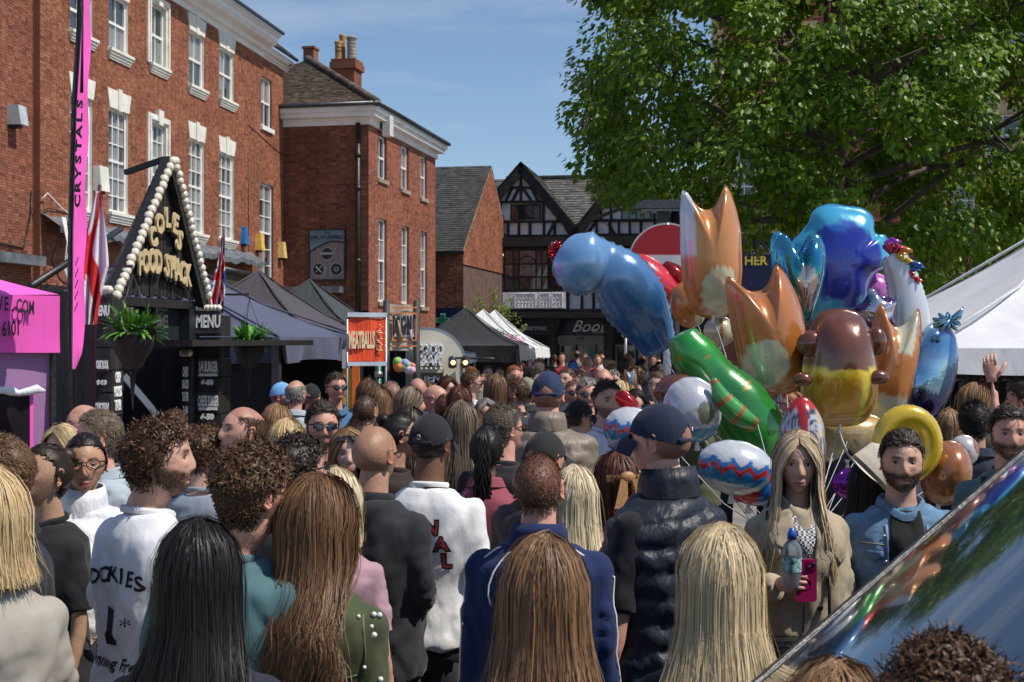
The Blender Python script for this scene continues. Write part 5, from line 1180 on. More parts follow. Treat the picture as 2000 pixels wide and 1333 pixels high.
def teal(x, z):
    if ((x-.1)/.4)**2+((z+.05)/.42)**2 < 1: return (.42, .36, .34)
    if ((x-.05)/.62)**2+((z)/.62)**2 < 1: return (.01, .20, .24)
    return mixc((.02, .22, .42), (.08, .36, .45), math.sin(z*6+x*4)*.5+.5)
balloon('shiny teal foil balloon with a pale heart in its middle', 1562, 560, 108, 205, .04, 8.0, HEART, teal, T=.34, m=chrome)
balloon('light blue pointed foil balloon left of the teal one', 1522, 512, 34, 115, .05, 8.15, TEAR[::-1], lambda x, z: (.10, .42, .62), T=.3, m=chrome)
def uni(u, a): return (.60, .60, .62) if u > .14 else mixc((.25, .02, .35), (.7, .12, .05), u*8)
t = worm('white curved foil balloon with a rainbow crest at the right of the bunch', [(1735, 498), (1752, 520), (1768, 570), (1775, 630), (1770, 700)], [20, 28, 34, 40, 36], 8.3, lambda u, a: (.58, .58, .60), dy=[0]*5)
b = MB(); RB = [(.30, .01, .40), (.55, .02, .08), (.70, .22, .02), (.70, .50, .03), (.02, .12, .45), (.6, .03, .03)]
for k in range(18):
    s_ = k/17; q = W(1728+62*s_, 486+8*math.sin(s_*3)+s_*s_*75, 8.28)-t.location; r = Vector((.035*math.cos(k), -.05, .05)); b.col = RB[(k//3) % 6]; b.tube([q, q+r, q+r*1.5+Vector((.03, 0, -.04))], [.022, .02, .004], 6)
b.build('crest', fo, t, colattr=True)
balloon('small orchid pink balloon between the blue star and the white curved balloon', 1708, 572, 70, 75, .1, 8.7, oval(), lambda x, z: (.48, .12, .40), T=.25)
balloon('silver and purple spiky foil balloon above the brown and yellow one', 1712, 610, 95, 95, .25, 7.95, STAR, lambda x, z: (.55, .55, .6) if abs(x*z) < .12 else (.10, .04, .16), T=.2, m=chrome)
def ice(x, z):
    r = math.hypot(x, z)
    if r > .93: return (.45, .55, .62)
    if .74 < r < .9 and x > -.5: return (.01, .05, .30) if int(math.degrees(math.atan2(z, x))/9) % 2 else (.04, .10, .38)
    if x > .0 or z < -.4: return mixc((.05, .02, .10), (.08, .26, .50), z*.6+.45)
    return mixc((.18, .38, .55), (.35, .5, .6), math.sin(z*9)*.5+.5)
t = balloon('round icy blue foil balloon with a silver bow near the pale tent', 1818, 730, 118, 215, -.35, 7.6, oval(), ice, T=.2, m=chrome, yaw=.5)
b = MB(); q0 = W(1845, 632, 7.5)-t.location; Rt = t.rotation_euler.to_matrix().inverted()
for k in range(9): a = k*.7; b.tube([Rt @ q0, Rt @ (q0+Vector((.07*math.cos(a), -.03, .05*math.sin(a)))), Rt @ (q0+Vector((.02, -.03, .02)))], [.008, .018, .004], 6)
q = Rt @ q0; b.tube([q, Rt @ (q0+Vector((.07, -.02, .04))), Rt @ (q0+Vector((.10, -.02, .09)))], [.01, .026, .004], 6)
b.c = [(.22, .45, .60)]*len(b.v); b.build('bow', chrome, t, colattr=True)
t = worm('dark green long foil balloon with a rounded head and orange flecks', [(1330, 650), (1352, 690), (1392, 740), (1440, 795), (1478, 850), (1505, 890)], [26, 42, 46, 62, 62, 40], 6.95, lambda u, a: (.50, .16, .02) if math.sin(u*31+a*3)*math.sin(u*13-a) > .93 and math.sin(a) < 0 else mixc((.02, .17, .03), (.02, .28, .03), .5+.5*math.sin(u*9)), flat=.85)
worm('narrow bright green foil balloon lying across the dark green one', [(1392, 740), (1412, 780), (1445, 812), (1480, 830)], [6, 17, 20, 10], 6.5, lambda u, a: (.06, .32, .06) if math.sin(u*22) < .6 else (.35, .12, .03))
def silver(x, z):
    if z < -.55: return (.03, .22, .40)
    if ((x-.35)/.3)**2+((z+.1)/.35)**2 < 1: return (.16, .17, .10)
    return (.50, .50, .54)
balloon('round silver white foil balloon with a blue base, left of the green one', 1352, 802, 112, 128, .15, 6.6, oval(), silver, T=.3)
balloon('dark brown foil balloon peeping out above the silver white one', 1322, 760, 90, 60, .3, 6.9, oval(), lambda x, z: (.14, .045, .03), T=.3)
balloon('tan foil balloon between the red and the tall orange balloons', 1345, 596, 70, 90, .2, 7.9, oval(), lambda x, z: CRM if x > .1 else OR, T=.3)
def zig(x, z):
    q = z+.28*(abs(((x*2.2) % 1)-.5)*2-.5)
    if q > .25: return (.56, .57, .60)
    if q > .05: return (.02, .15, .42)
    if q > -.15: return (.50, .02, .02)
    return (.02, .24, .45) if z > -.55 else (.52, .53, .56)
balloon('white foil balloon with blue and red zigzags held beside the navy capped man', 1232, 842, 105, 90, -.25, 6.2, oval(), zig, T=.3)
balloon('large white blue and red zigzag foil balloon behind the padded vest', 1438, 915, 150, 105, -.2, 5.9, oval(), zig, T=.3)
balloon('deep red round foil balloon under the large zigzag balloon', 1470, 952, 110, 70, -.25, 5.95, oval(), lambda x, z: (.50, .02, .02) if x < .2 else (.02, .12, .4), T=.3)
balloon('bright red pointed foil balloon above the zigzag balloon', 1235, 795, 34, 80, .85, 6.3, TEAR, lambda x, z: (.62, .02, .02) if z > -.2 else (.55, .52, .55), T=.3, m=chrome)
def rocket(x, z):
    if abs(x+.12) < .16: return (.45, .015, .02)
    if z > .72: return (.5, .02, .02)
    if abs(z-.3) < .04: return (.45, .45, .48)
    if x > .45 and z > .1: return (.6, .33, .03) if int(z*18) % 2 else (.5, .5, .52)
    return (.52, .52, .55) if int((x+2)*17) % 2 else (.03, .03, .05)
balloon('red and white striped rocket shaped foil balloon behind the blonde woman', 1567, 860, 92, 168, 0, 6.35, smooth_poly([(0, 1.05), (.55, .8), (.95, .3), (1, -.4), (.9, -1), (-.9, -1), (-1, -.4), (-.95, .3), (-.55, .8)], it=2), rocket, T=.3)
balloon('purple crinkled foil balloon beside the cream hat', 1660, 945, 70, 60, .2, 6.2, oval(), lambda x, z: (.22, .015, .30), T=.3, m=chrome)
balloon('glossy round brown foil balloon right of the bearded man in denim', 1848, 925, 96, 128, -.25, 6.1, oval(), lambda x, z: (.33, .12, .04) if x > -.9 else (.2, .06, .02), T=.42)
balloon('white and brown small foil balloon behind the glossy brown one', 1882, 882, 60, 62, -.4, 6.4, oval(), lambda x, z: (.5, .5, .52) if x*z < .1 else (.30, .10, .04), T=.3)
balloon('small tan foil balloon standing up in the far crowd', 1231, 742, 26, 36, 0, 14.0, TWO, lambda x, z: (.30, .16, .06) if abs(x) > .4 else (.2, .35, .5), T=.3, string=False)
# the golden ring
rg = empty('foil_balloon', W(1772, 868, 6.0), 0, 'golden yellow ring shaped foil balloon behind the bearded man in denim', 'balloon'); b = MB(); k = 6/F; n1, n2 = 72, 20
for i in range(n1):
    a = 2*math.pi*i/n1
    for j in range(n2):
        q = 2*math.pi*j/n2; rr_ = 21*k*(1+.04*math.sin(i*2.9)*math.exp(-(math.sin(q)/.3)**2)); R2 = 48*k+rr_*math.cos(q); b.v.append((R2*math.cos(a), rr_*math.sin(q), R2*math.sin(a)*1.12)); b.c.append((.62, .42, .02))
        b.f.append((i*n2+j, ((i+1) % n1)*n2+j, ((i+1) % n1)*n2+(j+1) % n2, i*n2+(j+1) % n2)); b.m.append(0); b.sm.append(True)
b.build('skin', fo, rg, colattr=True)
b = MB(); b.tube([(0, 0, -.15), Vector(HAND)-rg.location], .0022, 4); b.build('ribbon', stringm, rg)
# ================= people =================
from mathutils.bvhtree import BVHTree
def hairmat():
    m, n, b = newmat('hair'); N = n.nodes.new; K = n.links.new
    oi = N('ShaderNodeObjectInfo'); at = N('ShaderNodeAttribute'); at.attribute_name = 'Col'
    q = N('ShaderNodeMixRGB'); q.blend_type = 'MULTIPLY'; q.inputs['Fac'].default_value = 1; K(oi.outputs['Color'], q.inputs['Color1']); K(at.outputs['Color'], q.inputs['Color2'])
    K(q.outputs[0], b.inputs['Base Color']); b.inputs['Roughness'].default_value = .46; b.inputs['Specular IOR Level'].default_value = .28
    tc = N('ShaderNodeTexCoord'); mp = N('ShaderNodeMapping'); mp.inputs['Scale'].default_value = (260, 260, 12); K(tc.outputs['Object'], mp.inputs['Vector'])
    nz = N('ShaderNodeTexNoise'); nz.inputs['Scale'].default_value = 1; K(mp.outputs[0], nz.inputs['Vector']); bp = N('ShaderNodeBump'); bp.inputs['Strength'].default_value = .2; bp.inputs['Distance'].default_value = .003
    K(nz.outputs['Fac'], bp.inputs['Height']); K(bp.outputs[0], b.inputs['Normal']); return m
HM = hairmat()
SK_M = mat('skin', (1, 1, 1), .5, objcol=True, attr=True, sss=.12, bump=.12, bscale=120, var=.10, vscale=30, spec=.42)
CL_M = mat('fabric', (1, 1, 1), .85, objcol=True, bump=.7, bscale=7, var=.08, vscale=9, sheen=.1, spec=.25, stretch=(1, 1, .6))
CLA_M = mat('printed_fabric', (1, 1, 1), .85, attr=True, bump=.4, bscale=14, var=.05, vscale=9, spec=.25)
PUF_M = mat('quilted_nylon', (1, 1, 1), .48, objcol=True, bump=.7, bscale=22, var=.06, vscale=12, spec=.4, stretch=(1, 1, .5))
DEN_M = mat('denim', (1, 1, 1), .9, objcol=True, bump=.6, bscale=14, var=.2, vscale=18, spec=.2)
LEA_M = mat('leather', (.012, .012, .013), .3, bump=.4, bscale=50)
EYE_M = mat('eye_surface', (1, 1, 1), .12, attr=True, var=0, spec=.6)
FR_M = mat('frame_plastic', (.015, .012, .012), .22); LENS_M = mat('dark_lens', (.012, .012, .016), .05, spec=.9, coat=1)
def pn(P, k, seed, n=5):      # smooth pseudo noise, vectorised
    r = np.random.default_rng(seed); o = np.zeros(len(P))
    for i in range(n):
        a = r.normal(size=3)*k*(.6+.25*i); b_ = r.normal(size=3)*k*.6; o += np.sin(P @ a+1.6*np.sin(P @ b_+r.uniform(0, 6))+r.uniform(0, 6))/(1+.35*i)
    return o/n
def sph(nu, nv):
    th = np.linspace(0, math.pi, nv+1); ph = np.linspace(0, 2*math.pi, nu, endpoint=False); T, P_ = np.meshgrid(th, ph, indexing='ij')
    D = np.stack([np.sin(T)*np.sin(P_), np.sin(T)*np.cos(P_), np.cos(T)], -1).reshape(-1, 3)
    f = [(j*nu+i, (j+1)*nu+i, (j+1)*nu+(i+1) % nu, j*nu+(i+1) % nu) for j in range(nv) for i in range(nu)]
    return D, f
HC = np.array([0, .012, 1.632])    # head centre for a 1.75 m figure
def smooths(a, b_, x): t = np.clip((x-a)/(b_-a), 0, 1); return t*t*(3-2*t)
def head_surf(D, fem=False, seed=0, fat=0):
    x, y, z = D[:, 0], D[:, 1], D[:, 2]; r = np.random.default_rng(seed+11); v = r.uniform(-1, 1, 10)
    a, b_, c = .0765+.002*v[0], .0985, .119+.002*v[1]
    X = a*x; Y = b_*y; Z = c*z
    jaw = smooths(.05, -.9, z); X *= 1-(.24 if not fem else .30)*jaw*(1-fat*.5); X *= 1+.03*np.exp(-((z-.15)/.4)**2)
    back = smooths(.1, -.8, y); low = smooths(-.15, -.8, z); Y += back*low*.045; Y -= .012*back*np.exp(-((z-.3)/.5)**2)
    Z += back*low*.01; Z = np.where(z > .55, Z-.006*smooths(.55, 1, z), Z)
    fr = smooths(.15, .75, y); Y = np.where(y > 0, Y*(1-.08*fr), Y)   # flatter face
    # chin and jaw come forward low at the front
    Y += fr*.014*smooths(-.25, -.75, z)
    g = lambda cx, cz, sx, sz: np.exp(-((X-cx)/sx)**2-((Z-cz)/sz)**2)
    f = smooths(.2, .55, y)
    nose = (.0060+.0150*smooths(.022, -.026, Z)+.001*v[2])*np.exp(-(X/(.0085+.0065*smooths(.02, -.028, Z)))**2)*smooths(.034, .014, Z)*smooths(-.047, -.034, Z)
    d = nose+.006*np.exp(-((np.abs(X)-.0135)/.006)**2-((Z+.033)/.007)**2)
    sk_ = .0068 if fem else .0095; d += -sk_*g(.031, .006, .016, .011)-sk_*g(-.031, .006, .016, .011)
    d += (.0045 if not fem else .002)*(g(.03, .027, .02, .008)+g(-.03, .027, .02, .008)) + .003*g(0, .05, .05, .02)
    d += .004*(g(.047, -.02, .017, .017)+g(-.047, -.02, .017, .017))*(1+fat)
    lip = np.exp(-(X/.0235)**4); d += lip*(.0062*np.exp(-((Z+.0625)/.0055)**2)+.0068*np.exp(-((Z+.0745)/.0055)**2)-.0045*np.exp(-((Z+.0685)/.0022)**2))-.0035*np.exp(-((Z+.084)/.006)**2)*np.exp(-(X/.022)**2)
    d += .0065*g(0, -.098, .02, .014)-.003*g(0, -.049, .005, .008)
    Y += f*d
    return np.stack([X, Y, Z], 1)
def hair_line(D, recede=0):     # >0 where hair grows
    x, y, z = D[:, 0], D[:, 1], D[:, 2]
    t = np.interp(y, [-1, -.45, -.15, .08, .25, .5, .8, 1], [-.62, -.5, -.25, -.12, .32, .50, .60+recede, .66+recede])
    return z-t+.02*np.sin(x*23)
def head_mesh_arrays(nu, nv, fem, seed, beard=0, bald=0, brow=(.35, .28, .22), fat=0, beardc=(.25, .17, .12), makeup=0, stub=None):
    D, f = sph(nu, nv)
    # warp the sampling so that the face gets more of the grid
    P = head_surf(D, fem, seed, fat); X, Y, Z = P.T; n = len(P); col = np.ones((n, 3)); fr = (D[:, 1] > .25)
    g = lambda cx, cz, sx, sz: np.exp(-((X-cx)/sx)**2-((Z-cz)/sz)**2)*fr
    def tint(w_, c): nonlocal col; w_ = np.clip(w_, 0, 1)[:, None]; col = col*(1-w_)+np.array(c)*w_
    tint(.22*(g(.042, -.025, .02, .02)+g(-.042, -.025, .02, .02)), (1.12, .72, .68)); tint(.3*g(0, -.03, .014, .012), (1.1, .75, .7))
    lipw = np.exp(-(X/.0235)**4)*np.exp(-((Z+.0685)/.0105)**4)*fr; tint(lipw*(.8 if fem else .55), (.85, .38, .38) if fem else (.88, .55, .5)); tint(np.exp(-(X/.022)**4-((Z+.0685)/.0018)**2)*fr*.8, (.3, .12, .1))
    bw = np.exp(-((np.abs(X)-.0315)/.0165)**4-((Z-.0245-.10*(.02-np.abs(np.abs(X)-.034)))/.0055)**2)*fr; tint(bw*1.15, brow)
    tint((np.exp(-((np.abs(X)-.008)/.0035)**2-((Z+.0405)/.0028)**2))*fr*.8, (.3, .16, .14))
    tint(.25*(g(.031, .006, .02, .013)+g(-.031, .006, .02, .013)), (.8, .62, .58))
    if beard:
        s_ = pn(P, 200, 3)*.12; line = smooths(-.038, -.058, Z-.35*np.abs(X))*smooths(-.02, .1, D[:, 1]+.1)+smooths(.062, .068, np.abs(X))*smooths(.03, -.03, Z)*smooths(.15, -.05, np.abs(D[:, 1]-.15))
        mo = np.exp(-((Z+.052)/.007)**2-(X/.028)**4)*fr; w_ = np.clip(line+mo, 0, 1)*(1-lipw)*(1-.6*np.exp(-(X/.006)**2-((Z+.052)/.01)**2)); tint(np.clip(w_*(beard+s_*beard), 0, 1), beardc)
        if beard > .7: P = P+D*(.007*np.clip(w_, 0, 1)*(1+.5*pn(P, 180, 8)))[:, None]
    if stub is not None: w_ = smooths(-.06, .1, hair_line(D)); tint(np.clip(w_*(bald+.25*pn(P, 300, 5)), 0, 1), stub)
    return D, P, f, col
def ear_arrays(side):
    b = MB(); M_ = Matrix.Rotation(side*-.35, 4, 'Z')
    pts = []
    for k in range(13): a = -1.9+k*.36; pts.append((side*.004*math.sin(k), .0155*math.cos(a)*-1*(.9 if math.sin(a) > 0 else .7), .0295*math.sin(a)))
    b.tube(pts, [.004]+[.0058]*11+[.004], 7); b.ball((0, 0, 0), .012, 8, 6, (.25, 1.05, 2.1)); b.ball((0, .004, -.024), .0075, 7, 5, (.6, 1, 1))
    b.v = [tuple(M_ @ Vector(v)+Vector((side*.0795, -.010, .0))) for v in b.v]; return b
def add_arrays(mb, V, Fc, col=None, M4=None):
    n0 = len(mb.v)
    if M4 is not None: R = np.array(M4); V = V @ R[:3, :3].T+R[:3, 3]
    mb.v += V.tolist() if isinstance(V, np.ndarray) else list(V); mb.c += ([tuple(c) for c in col] if col is not None else [(1, 1, 1)]*len(V))
    for f in Fc: mb.f.append(tuple(i+n0 for i in f)); mb.m.append(0); mb.sm.append(True)
def remesh(mb, voxel, smooth=3, factor=.5):
    me = mb.mesh('tmp'); o = bpy.data.objects.new('tmp', me); r = o.modifiers.new('r', 'REMESH'); r.mode = 'VOXEL'; r.voxel_size = voxel; r.use_smooth_shade = True
    if smooth: s_ = o.modifiers.new('s', 'SMOOTH'); s_.factor = factor; s_.iterations = smooth
    out_ = eval_mesh(o); bpy.data.meshes.remove(me); return out_
def mesh_np(me): V = np.empty(len(me.vertices)*3, np.float32); me.vertices.foreach_get('co', V); Nn = np.empty(len(me.vertices)*3, np.float32); me.vertex_normals.foreach_get('vector', Nn); return V.reshape(-1, 3).astype(float), Nn.reshape(-1, 3).astype(float)
def loft(mb, rings, n=28, e=2.3):
    vs = []
    for z, a, b_, yc, *xc in rings:
        for k in range(n):
            t = 2*math.pi*k/n; c, s_ = math.cos(t), math.sin(t); vs.append(((xc[0] if xc else 0)+a*math.copysign(abs(c)**(2/e), c), yc+b_*math.copysign(abs(s_)**(2/e), s_), z))
    m_ = len(rings); fs = [(i*n+k, i*n+(k+1) % n, (i+1)*n+(k+1) % n, (i+1)*n+k) for i in range(m_-1) for k in range(n)]+[tuple(reversed(range(n))), tuple(range((m_-1)*n, m_*n))]
    mb.add(vs, fs, True)
ARM = {'down': ((.205, -.025, 1.12), (.225, .055, .87)), 'bent': ((.22, -.04, 1.14), (.10, .2, 1.08)), 'pocket': ((.255, -.06, 1.14), (.215, .05, .94)), 'hold': ((.215, .0, 1.14), (.115, .22, 1.22)),
       'up': ((.27, .1, 1.52), (.22, .14, 1.77)), 'phone': ((.22, .05, 1.15), (.09, .2, 1.40)), 'relax': ((.235, -.02, 1.12), (.275, .03, .87))}
def torso_rings(fem, fat, infl=0, hem=.86, top=1.495):
    w_ = 1.0 if not fem else .87; i = infl
    R = [(.80, .165, .12, -.005), (.92, .175 if not fem else .182, .125, -.01), (1.02, .160 if not fem else .142, .112, 0), (1.10, .160 if not fem else .132, .110, .005), (1.20, .172 if not fem else .150, .118, .005), (1.29, .184, .125 if not fem else .118, .0), (1.36, .186, .112, -.01), (1.41, .166, .095, -.018), (1.445, .112, .072, -.02), (1.47, .085, .066, -.012), (1.495, .064, .062, -.006)]
    out_ = []
    for z, a, b_, yc in R:
        a *= (w_ if z > 1.15 else 1); ft = fat*math.exp(-((z-1.05)/.22)**2)
        if z < hem-.03 or z > top+.001: continue
        out_.append((z, a+i+ft*.06, b_+i+ft*.085, yc+ft*.045))
    if out_[0][0] > hem: z, a, b_, yc = out_[0]; out_.insert(0, (hem, a+.004, b_+.004, yc))
    return out_
def shoulder_pts(side, pose, fem, w=0):
    sx = (.170 if not fem else .146)+w; el, wr = ARM[pose]; dx = 0 if not fem else -.022
    return Vector((side*sx, -.012, 1.378)), Vector((side*(el[0]+dx+w), el[1], el[2])), Vector((side*(wr[0]+(dx if wr[0] > .15 else 0)), wr[1], wr[2]))
def arm_tube(mb, side, pose, fem, rs, t_end=1.0, n=14):
    S, E_, Wp = shoulder_pts(side, pose, fem); L1 = (E_-S).length; L2 = (Wp-E_).length
    pts, rr_ = [], []
    for k in range(13):
        s_ = k/12*2*t_end
        if s_ <= 1: p = S.lerp(E_, s_)
        else: p = E_.lerp(Wp, s_-1)
        if .8 < s_ < 1.2: m_ = S.lerp(E_, .8).lerp(E_.lerp(Wp, .2), (s_-.8)/.4); p = p*.5+m_*.5
        pts.append(p); rr_.append(np.interp(s_, [0, .15, .5, 1, 1.3, 2], rs))
    mb.tube(pts, rr_, n); mb.ball(S, rs[0]*1.02, 14, 10); return pts[-1]
def hand(mb, side, pose, fem, grip=0, n=7, s=1.0):
    S, E_, Wp = shoulder_pts(side, pose, fem); d = (Wp-E_).normalized(); inner = Vector((-side, 0, 0)); 
    if abs(d.dot(inner)) > .8: inner = Vector((0, 0, 1))
    pal = (inner-d*inner.dot(d)).normalized(); lat = d.cross(pal).normalized()
    if lat.y < 0 and pose in ('down', 'pocket', 'relax'): lat = -lat
    if pose in ('hold', 'bent', 'phone', 'up') and lat.z < 0: lat = -lat
    s *= .95 if fem else 1.05
    # palm as a flattened loft
    P = lambda u, l, p: Wp+d*u*s+lat*l*s+pal*p*s
    ring = []
    for u, w_, th in ((-.01, .026, .020), (.02, .030, .016), (.05, .040, .0135), (.085, .041, .012), (.098, .038, .009)):
        ring.append([P(u, w_*math.cos(2*math.pi*k/12), th*math.sin(2*math.pi*k/12)+.004*(u > .03)) for k in range(12)])
    vs = [p for r in ring for p in r]; m_ = len(ring); mb.add(vs, [(i*12+k, i*12+(k+1) % 12, (i+1)*12+(k+1) % 12, (i+1)*12+k) for i in range(m_-1) for k in range(12)]+[tuple(reversed(range(12))), tuple(range((m_-1)*12, m_*12))], True)
    cu = .35+grip
    for i, (l, L_) in enumerate(((.029, .070), (.010, .078), (-.010, .073), (-.028, .058))):
        p = P(.082, l, .002); pts = [p]; a = cu*.35
        for q, fl in enumerate((.45, .32, .23)): p = p+(d*math.cos(a)+pal*math.sin(a)+lat*l*.6)*L_*fl*s; pts.append(p); a += cu*(.9+.1*i)
        mb.tube(pts, [.0098*s, .009*s, .0083*s, .0062*s], n); mb.ball(pts[-1], .0062*s, n, 4)
    p = P(.018, .028, .004); pts = [p]; a = .75
    for q, fl in enumerate((.035, .032, .026)): p = p+(d*math.cos(a*(1-.25*q))+lat*math.sin(a*(1-.25*q))*(1-.5*grip)+pal*(.25+.6*grip))*fl*s; pts.append(p)
    mb.tube(pts, [.0135*s, .0115*s, .010*s, .007*s], n); mb.ball(pts[-1], .007*s, n, 4)
def folds(me, seed, amp=.006, quilt=0, vert=0, hood=0, qrange=(0.85, 1.5)):
    V, Nn = mesh_np(me); d = pn(V*np.array([1, 1, .55]), 16, seed)*amp*1.4+pn(V*np.array([1, 1, .8]), 40, seed+1)*amp*.55
    arm_w = smooths(.17, .21, np.abs(V[:, 0])); d += arm_w*pn(V*np.array([1, 1, 2.6]), 20, seed+2)*amp*.7*smooths(1.40, 1.26, V[:, 2]); d -= amp*.8*np.exp(-((V[:, 2]-1.12-.02*np.sin(V[:, 1]*30))/.03)**2)*arm_w
    # drag lines fanning from the armpits
    r_ = np.abs(V[:, 0])+.6*(1.36-V[:, 2]); d += amp*.5*np.sin(r_*55+3*pn(V, 7, seed+3))*smooths(1.42, 1.3, V[:, 2])*(1-arm_w)
    r1 = pn(V*np.array([1, 1, .75]), 12, seed+7); d -= amp*1.25*np.exp(-(r1/.09)**2)*(.4+.6*smooths(-.3, .5, pn(V, 6, seed+8))); r2 = pn(V*np.array([1, 1, 2.0]), 20, seed+9); d -= amp*.6*np.exp(-(r2/.08)**2)*arm_w*smooths(1.40, 1.26, V[:, 2])
    d = np.maximum(d, -.0095)
    if quilt:
        q = np.abs(np.sin(math.pi*(V[:, 2]-.02*np.sin(V[:, 0]*9))/quilt)); d += .016*(q**.45)-.010; d += pn(V, 60, seed+5)*.004*(1-q)
    V += Nn*d[:, None]; me.vertices.foreach_set('co', V.astype(np.float32).ravel()); me.update()
def crop_np(V, Fc, keepmask):
    idx = -np.ones(len(V), int); k = np.where(keepmask)[0]; idx[k] = np.arange(len(k)); return V[k], [tuple(idx[list(f)]) for f in Fc if all(keepmask[list(f)])], k
def ribbons(P, side, wid, col=None, taper=.25):
    """P (N,K,3), side (N,K,3) unit, wid (N,) -> verts, faces"""
    N, K = P.shape[:2]; t = np.linspace(0, 1, K); w_ = wid[:, None]*(1-(1-taper)*t[None]**2)*np.minimum(1, .5+t*3)[None]
    A = P-side*w_[..., None]/2; B = P+side*w_[..., None]/2; V = np.stack([A, B], 2).reshape(-1, 3)
    i0 = (np.arange(N)[:, None]*K+np.arange(K-1)[None])*2; i0 = i0.ravel(); Fc = np.stack([i0, i0+1, i0+3, i0+2], 1)
    c = np.repeat(col[:, None, :], K*2, 1).reshape(-1, 3) if col is not None else np.ones((len(V), 3)); return V, Fc, c
def strand_cols(n, rng, hi=.0, base=(1, 1, 1), spread=.28):
    c = np.ones((n, 3))*np.array(base)*rng.uniform(1-spread, 1+spread, (n, 1))
    if hi: m_ = rng.random(n) < hi; c[m_] *= np.array([1.55, 1.48, 1.35])
    return c
def unit(v): return v/(np.linalg.norm(v, axis=-1, keepdims=True)+1e-9)
def long_hair(n, length, vol=.012, front=0, wave=.0, seed=0, hi=0, wid=.0045, fem=True, K=20, part=0.0, parting_top=None, behind=True, spread=1.0, ends=.25, faceopen=58):
    rng = np.random.default_rng(seed)
    def path(phi, h, jx, jl, K):
        N = len(phi); sgn = np.where(phi > math.pi, -1, 1); sg2 = np.clip((math.pi-phi)*2.2, -1, 1); ang = np.where(phi > math.pi, 2*math.pi-phi, phi)   # 0..pi measured from the face
        fr = np.clip(1-(ang-math.radians(faceopen))/math.radians(120), 0, 1)
        y0 = -.38+.95*fr+rng.normal(size=N)*.06*(jx is not None); d0 = unit(np.stack([part*.3+sg2*.035+(rng.normal(size=N)*.10*(1-fr) if N > 60 else 0), y0, .92-.25*fr], 1)); d1 = unit(np.stack([np.sin(phi), np.cos(ang), -.12-.1*np.ones(N)], 1))
        om = np.arccos(np.clip((d0*d1).sum(1), -1, 1)); K1 = max(4, int(K*.42)); P = []
        for k in range(K1):
            t = k/(K1-1); d = (np.sin((1-t)*om)/np.sin(om))[:, None]*d0+(np.sin(t*om)/np.sin(om))[:, None]*d1; d = unit(d)
            P.append(np.stack([d[:, 0]*(.0775+h), d[:, 1]*(.0985+h)-.004, d[:, 2]*(.116+h*.8)], 1))
        e = P[-1]; K2 = K-K1; L_ = length*jl
        isf = (ang < math.radians(98)) & (front > 0)
        xe = sgn*np.where(isf, .088+.02*rng.random(N), .128*np.sin(ang)*spread+.0)+rng.normal(size=N)*.006; ye = np.where(isf, .115+.01*rng.random(N), -.128-.035*np.abs(np.cos(ang))-h*.8)
        zt = e[:, 2]
        for k in range(1, K2+1):
            t = k/K2; dz = L_*t; q = smooths(.05, .26, dz); x = e[:, 0]*(1-q)+xe*q; y = e[:, 1]*(1-q)+ye*q-.012*smooths(.2, .5, dz)*(~isf)
            wv = wave*smooths(.08, .3, dz); x = x+wv*np.sin(dz*34+jx*6)*1.0; y = y+wv*np.cos(dz*31+jx*9)
            x = x-sgn*.0*dz; P.append(np.stack([x*(1+.25*smooths(.15, .5, dz)), y, zt-dz], 1))
        return np.stack(P, 1)
    fo_ = math.radians(faceopen); phi = rng.uniform(fo_, 2*math.pi-fo_, n); h = vol+rng.uniform(0, .009, n)+np.where(rng.random(n) < .03, rng.uniform(0, .016, n), 0); P = path(phi, h, rng.uniform(0, 1, n), rng.uniform(1-ends, 1.04, n), K)
    lump = pn(P.reshape(-1, 3)*np.array([1, 1, .25]), 38, seed+4).reshape(P.shape[:2]); tt = np.linspace(0, 1, P.shape[1])[None]; out_ = unit(P*np.array([1, 1, 0])+np.array([0, 1e-4, 0])); P = P+out_*(lump*.017*tt)[..., None]; P[..., 0] += .010*pn(P.reshape(-1, 3)*np.array([.6, .6, .5]), 30, seed+6).reshape(P.shape[:2])*tt
    P += (rng.normal(size=(n, 1, 3))*.0025)*tt[..., None]*2
    T = unit(np.gradient(P, axis=1)); side = unit(np.cross(T, out_)); stray = (rng.random(n) < .05)[:, None, None]*rng.normal(size=(n, 1, 3))*.022*tt[..., None]; P = P+stray; tw = rng.normal(size=(n, 1, 1))*.35; side = unit(side+out_*tw); cs = strand_cols(n, rng, hi*.8, spread=.16)
    cs *= (1+.55*pn(P[:, P.shape[1]//2]*np.array([1, 1, 0]), 60, seed+9))[:, None]
    V, Fc, c = ribbons(P, side, rng.uniform(.6, 1.25, n)*wid, cs)
    # solid base below the strands
    nu = 40; ph = np.linspace(fo_+.05, 2*math.pi-fo_-.05, nu); B = path(ph, np.full(nu, max(.003, vol-.002)), np.full(nu, .3), np.full(nu, .86), K); K_ = B.shape[1]; bf = [(i*K_+k, i*K_+k+1, (i+1)*K_+k+1, (i+1)*K_+k) for i in range(nu-1) for k in range(K_-1)]
    Vb = B.reshape(-1, 3); 
    return [(V, Fc, c), (Vb, bf, np.full((len(Vb), 3), .62))]
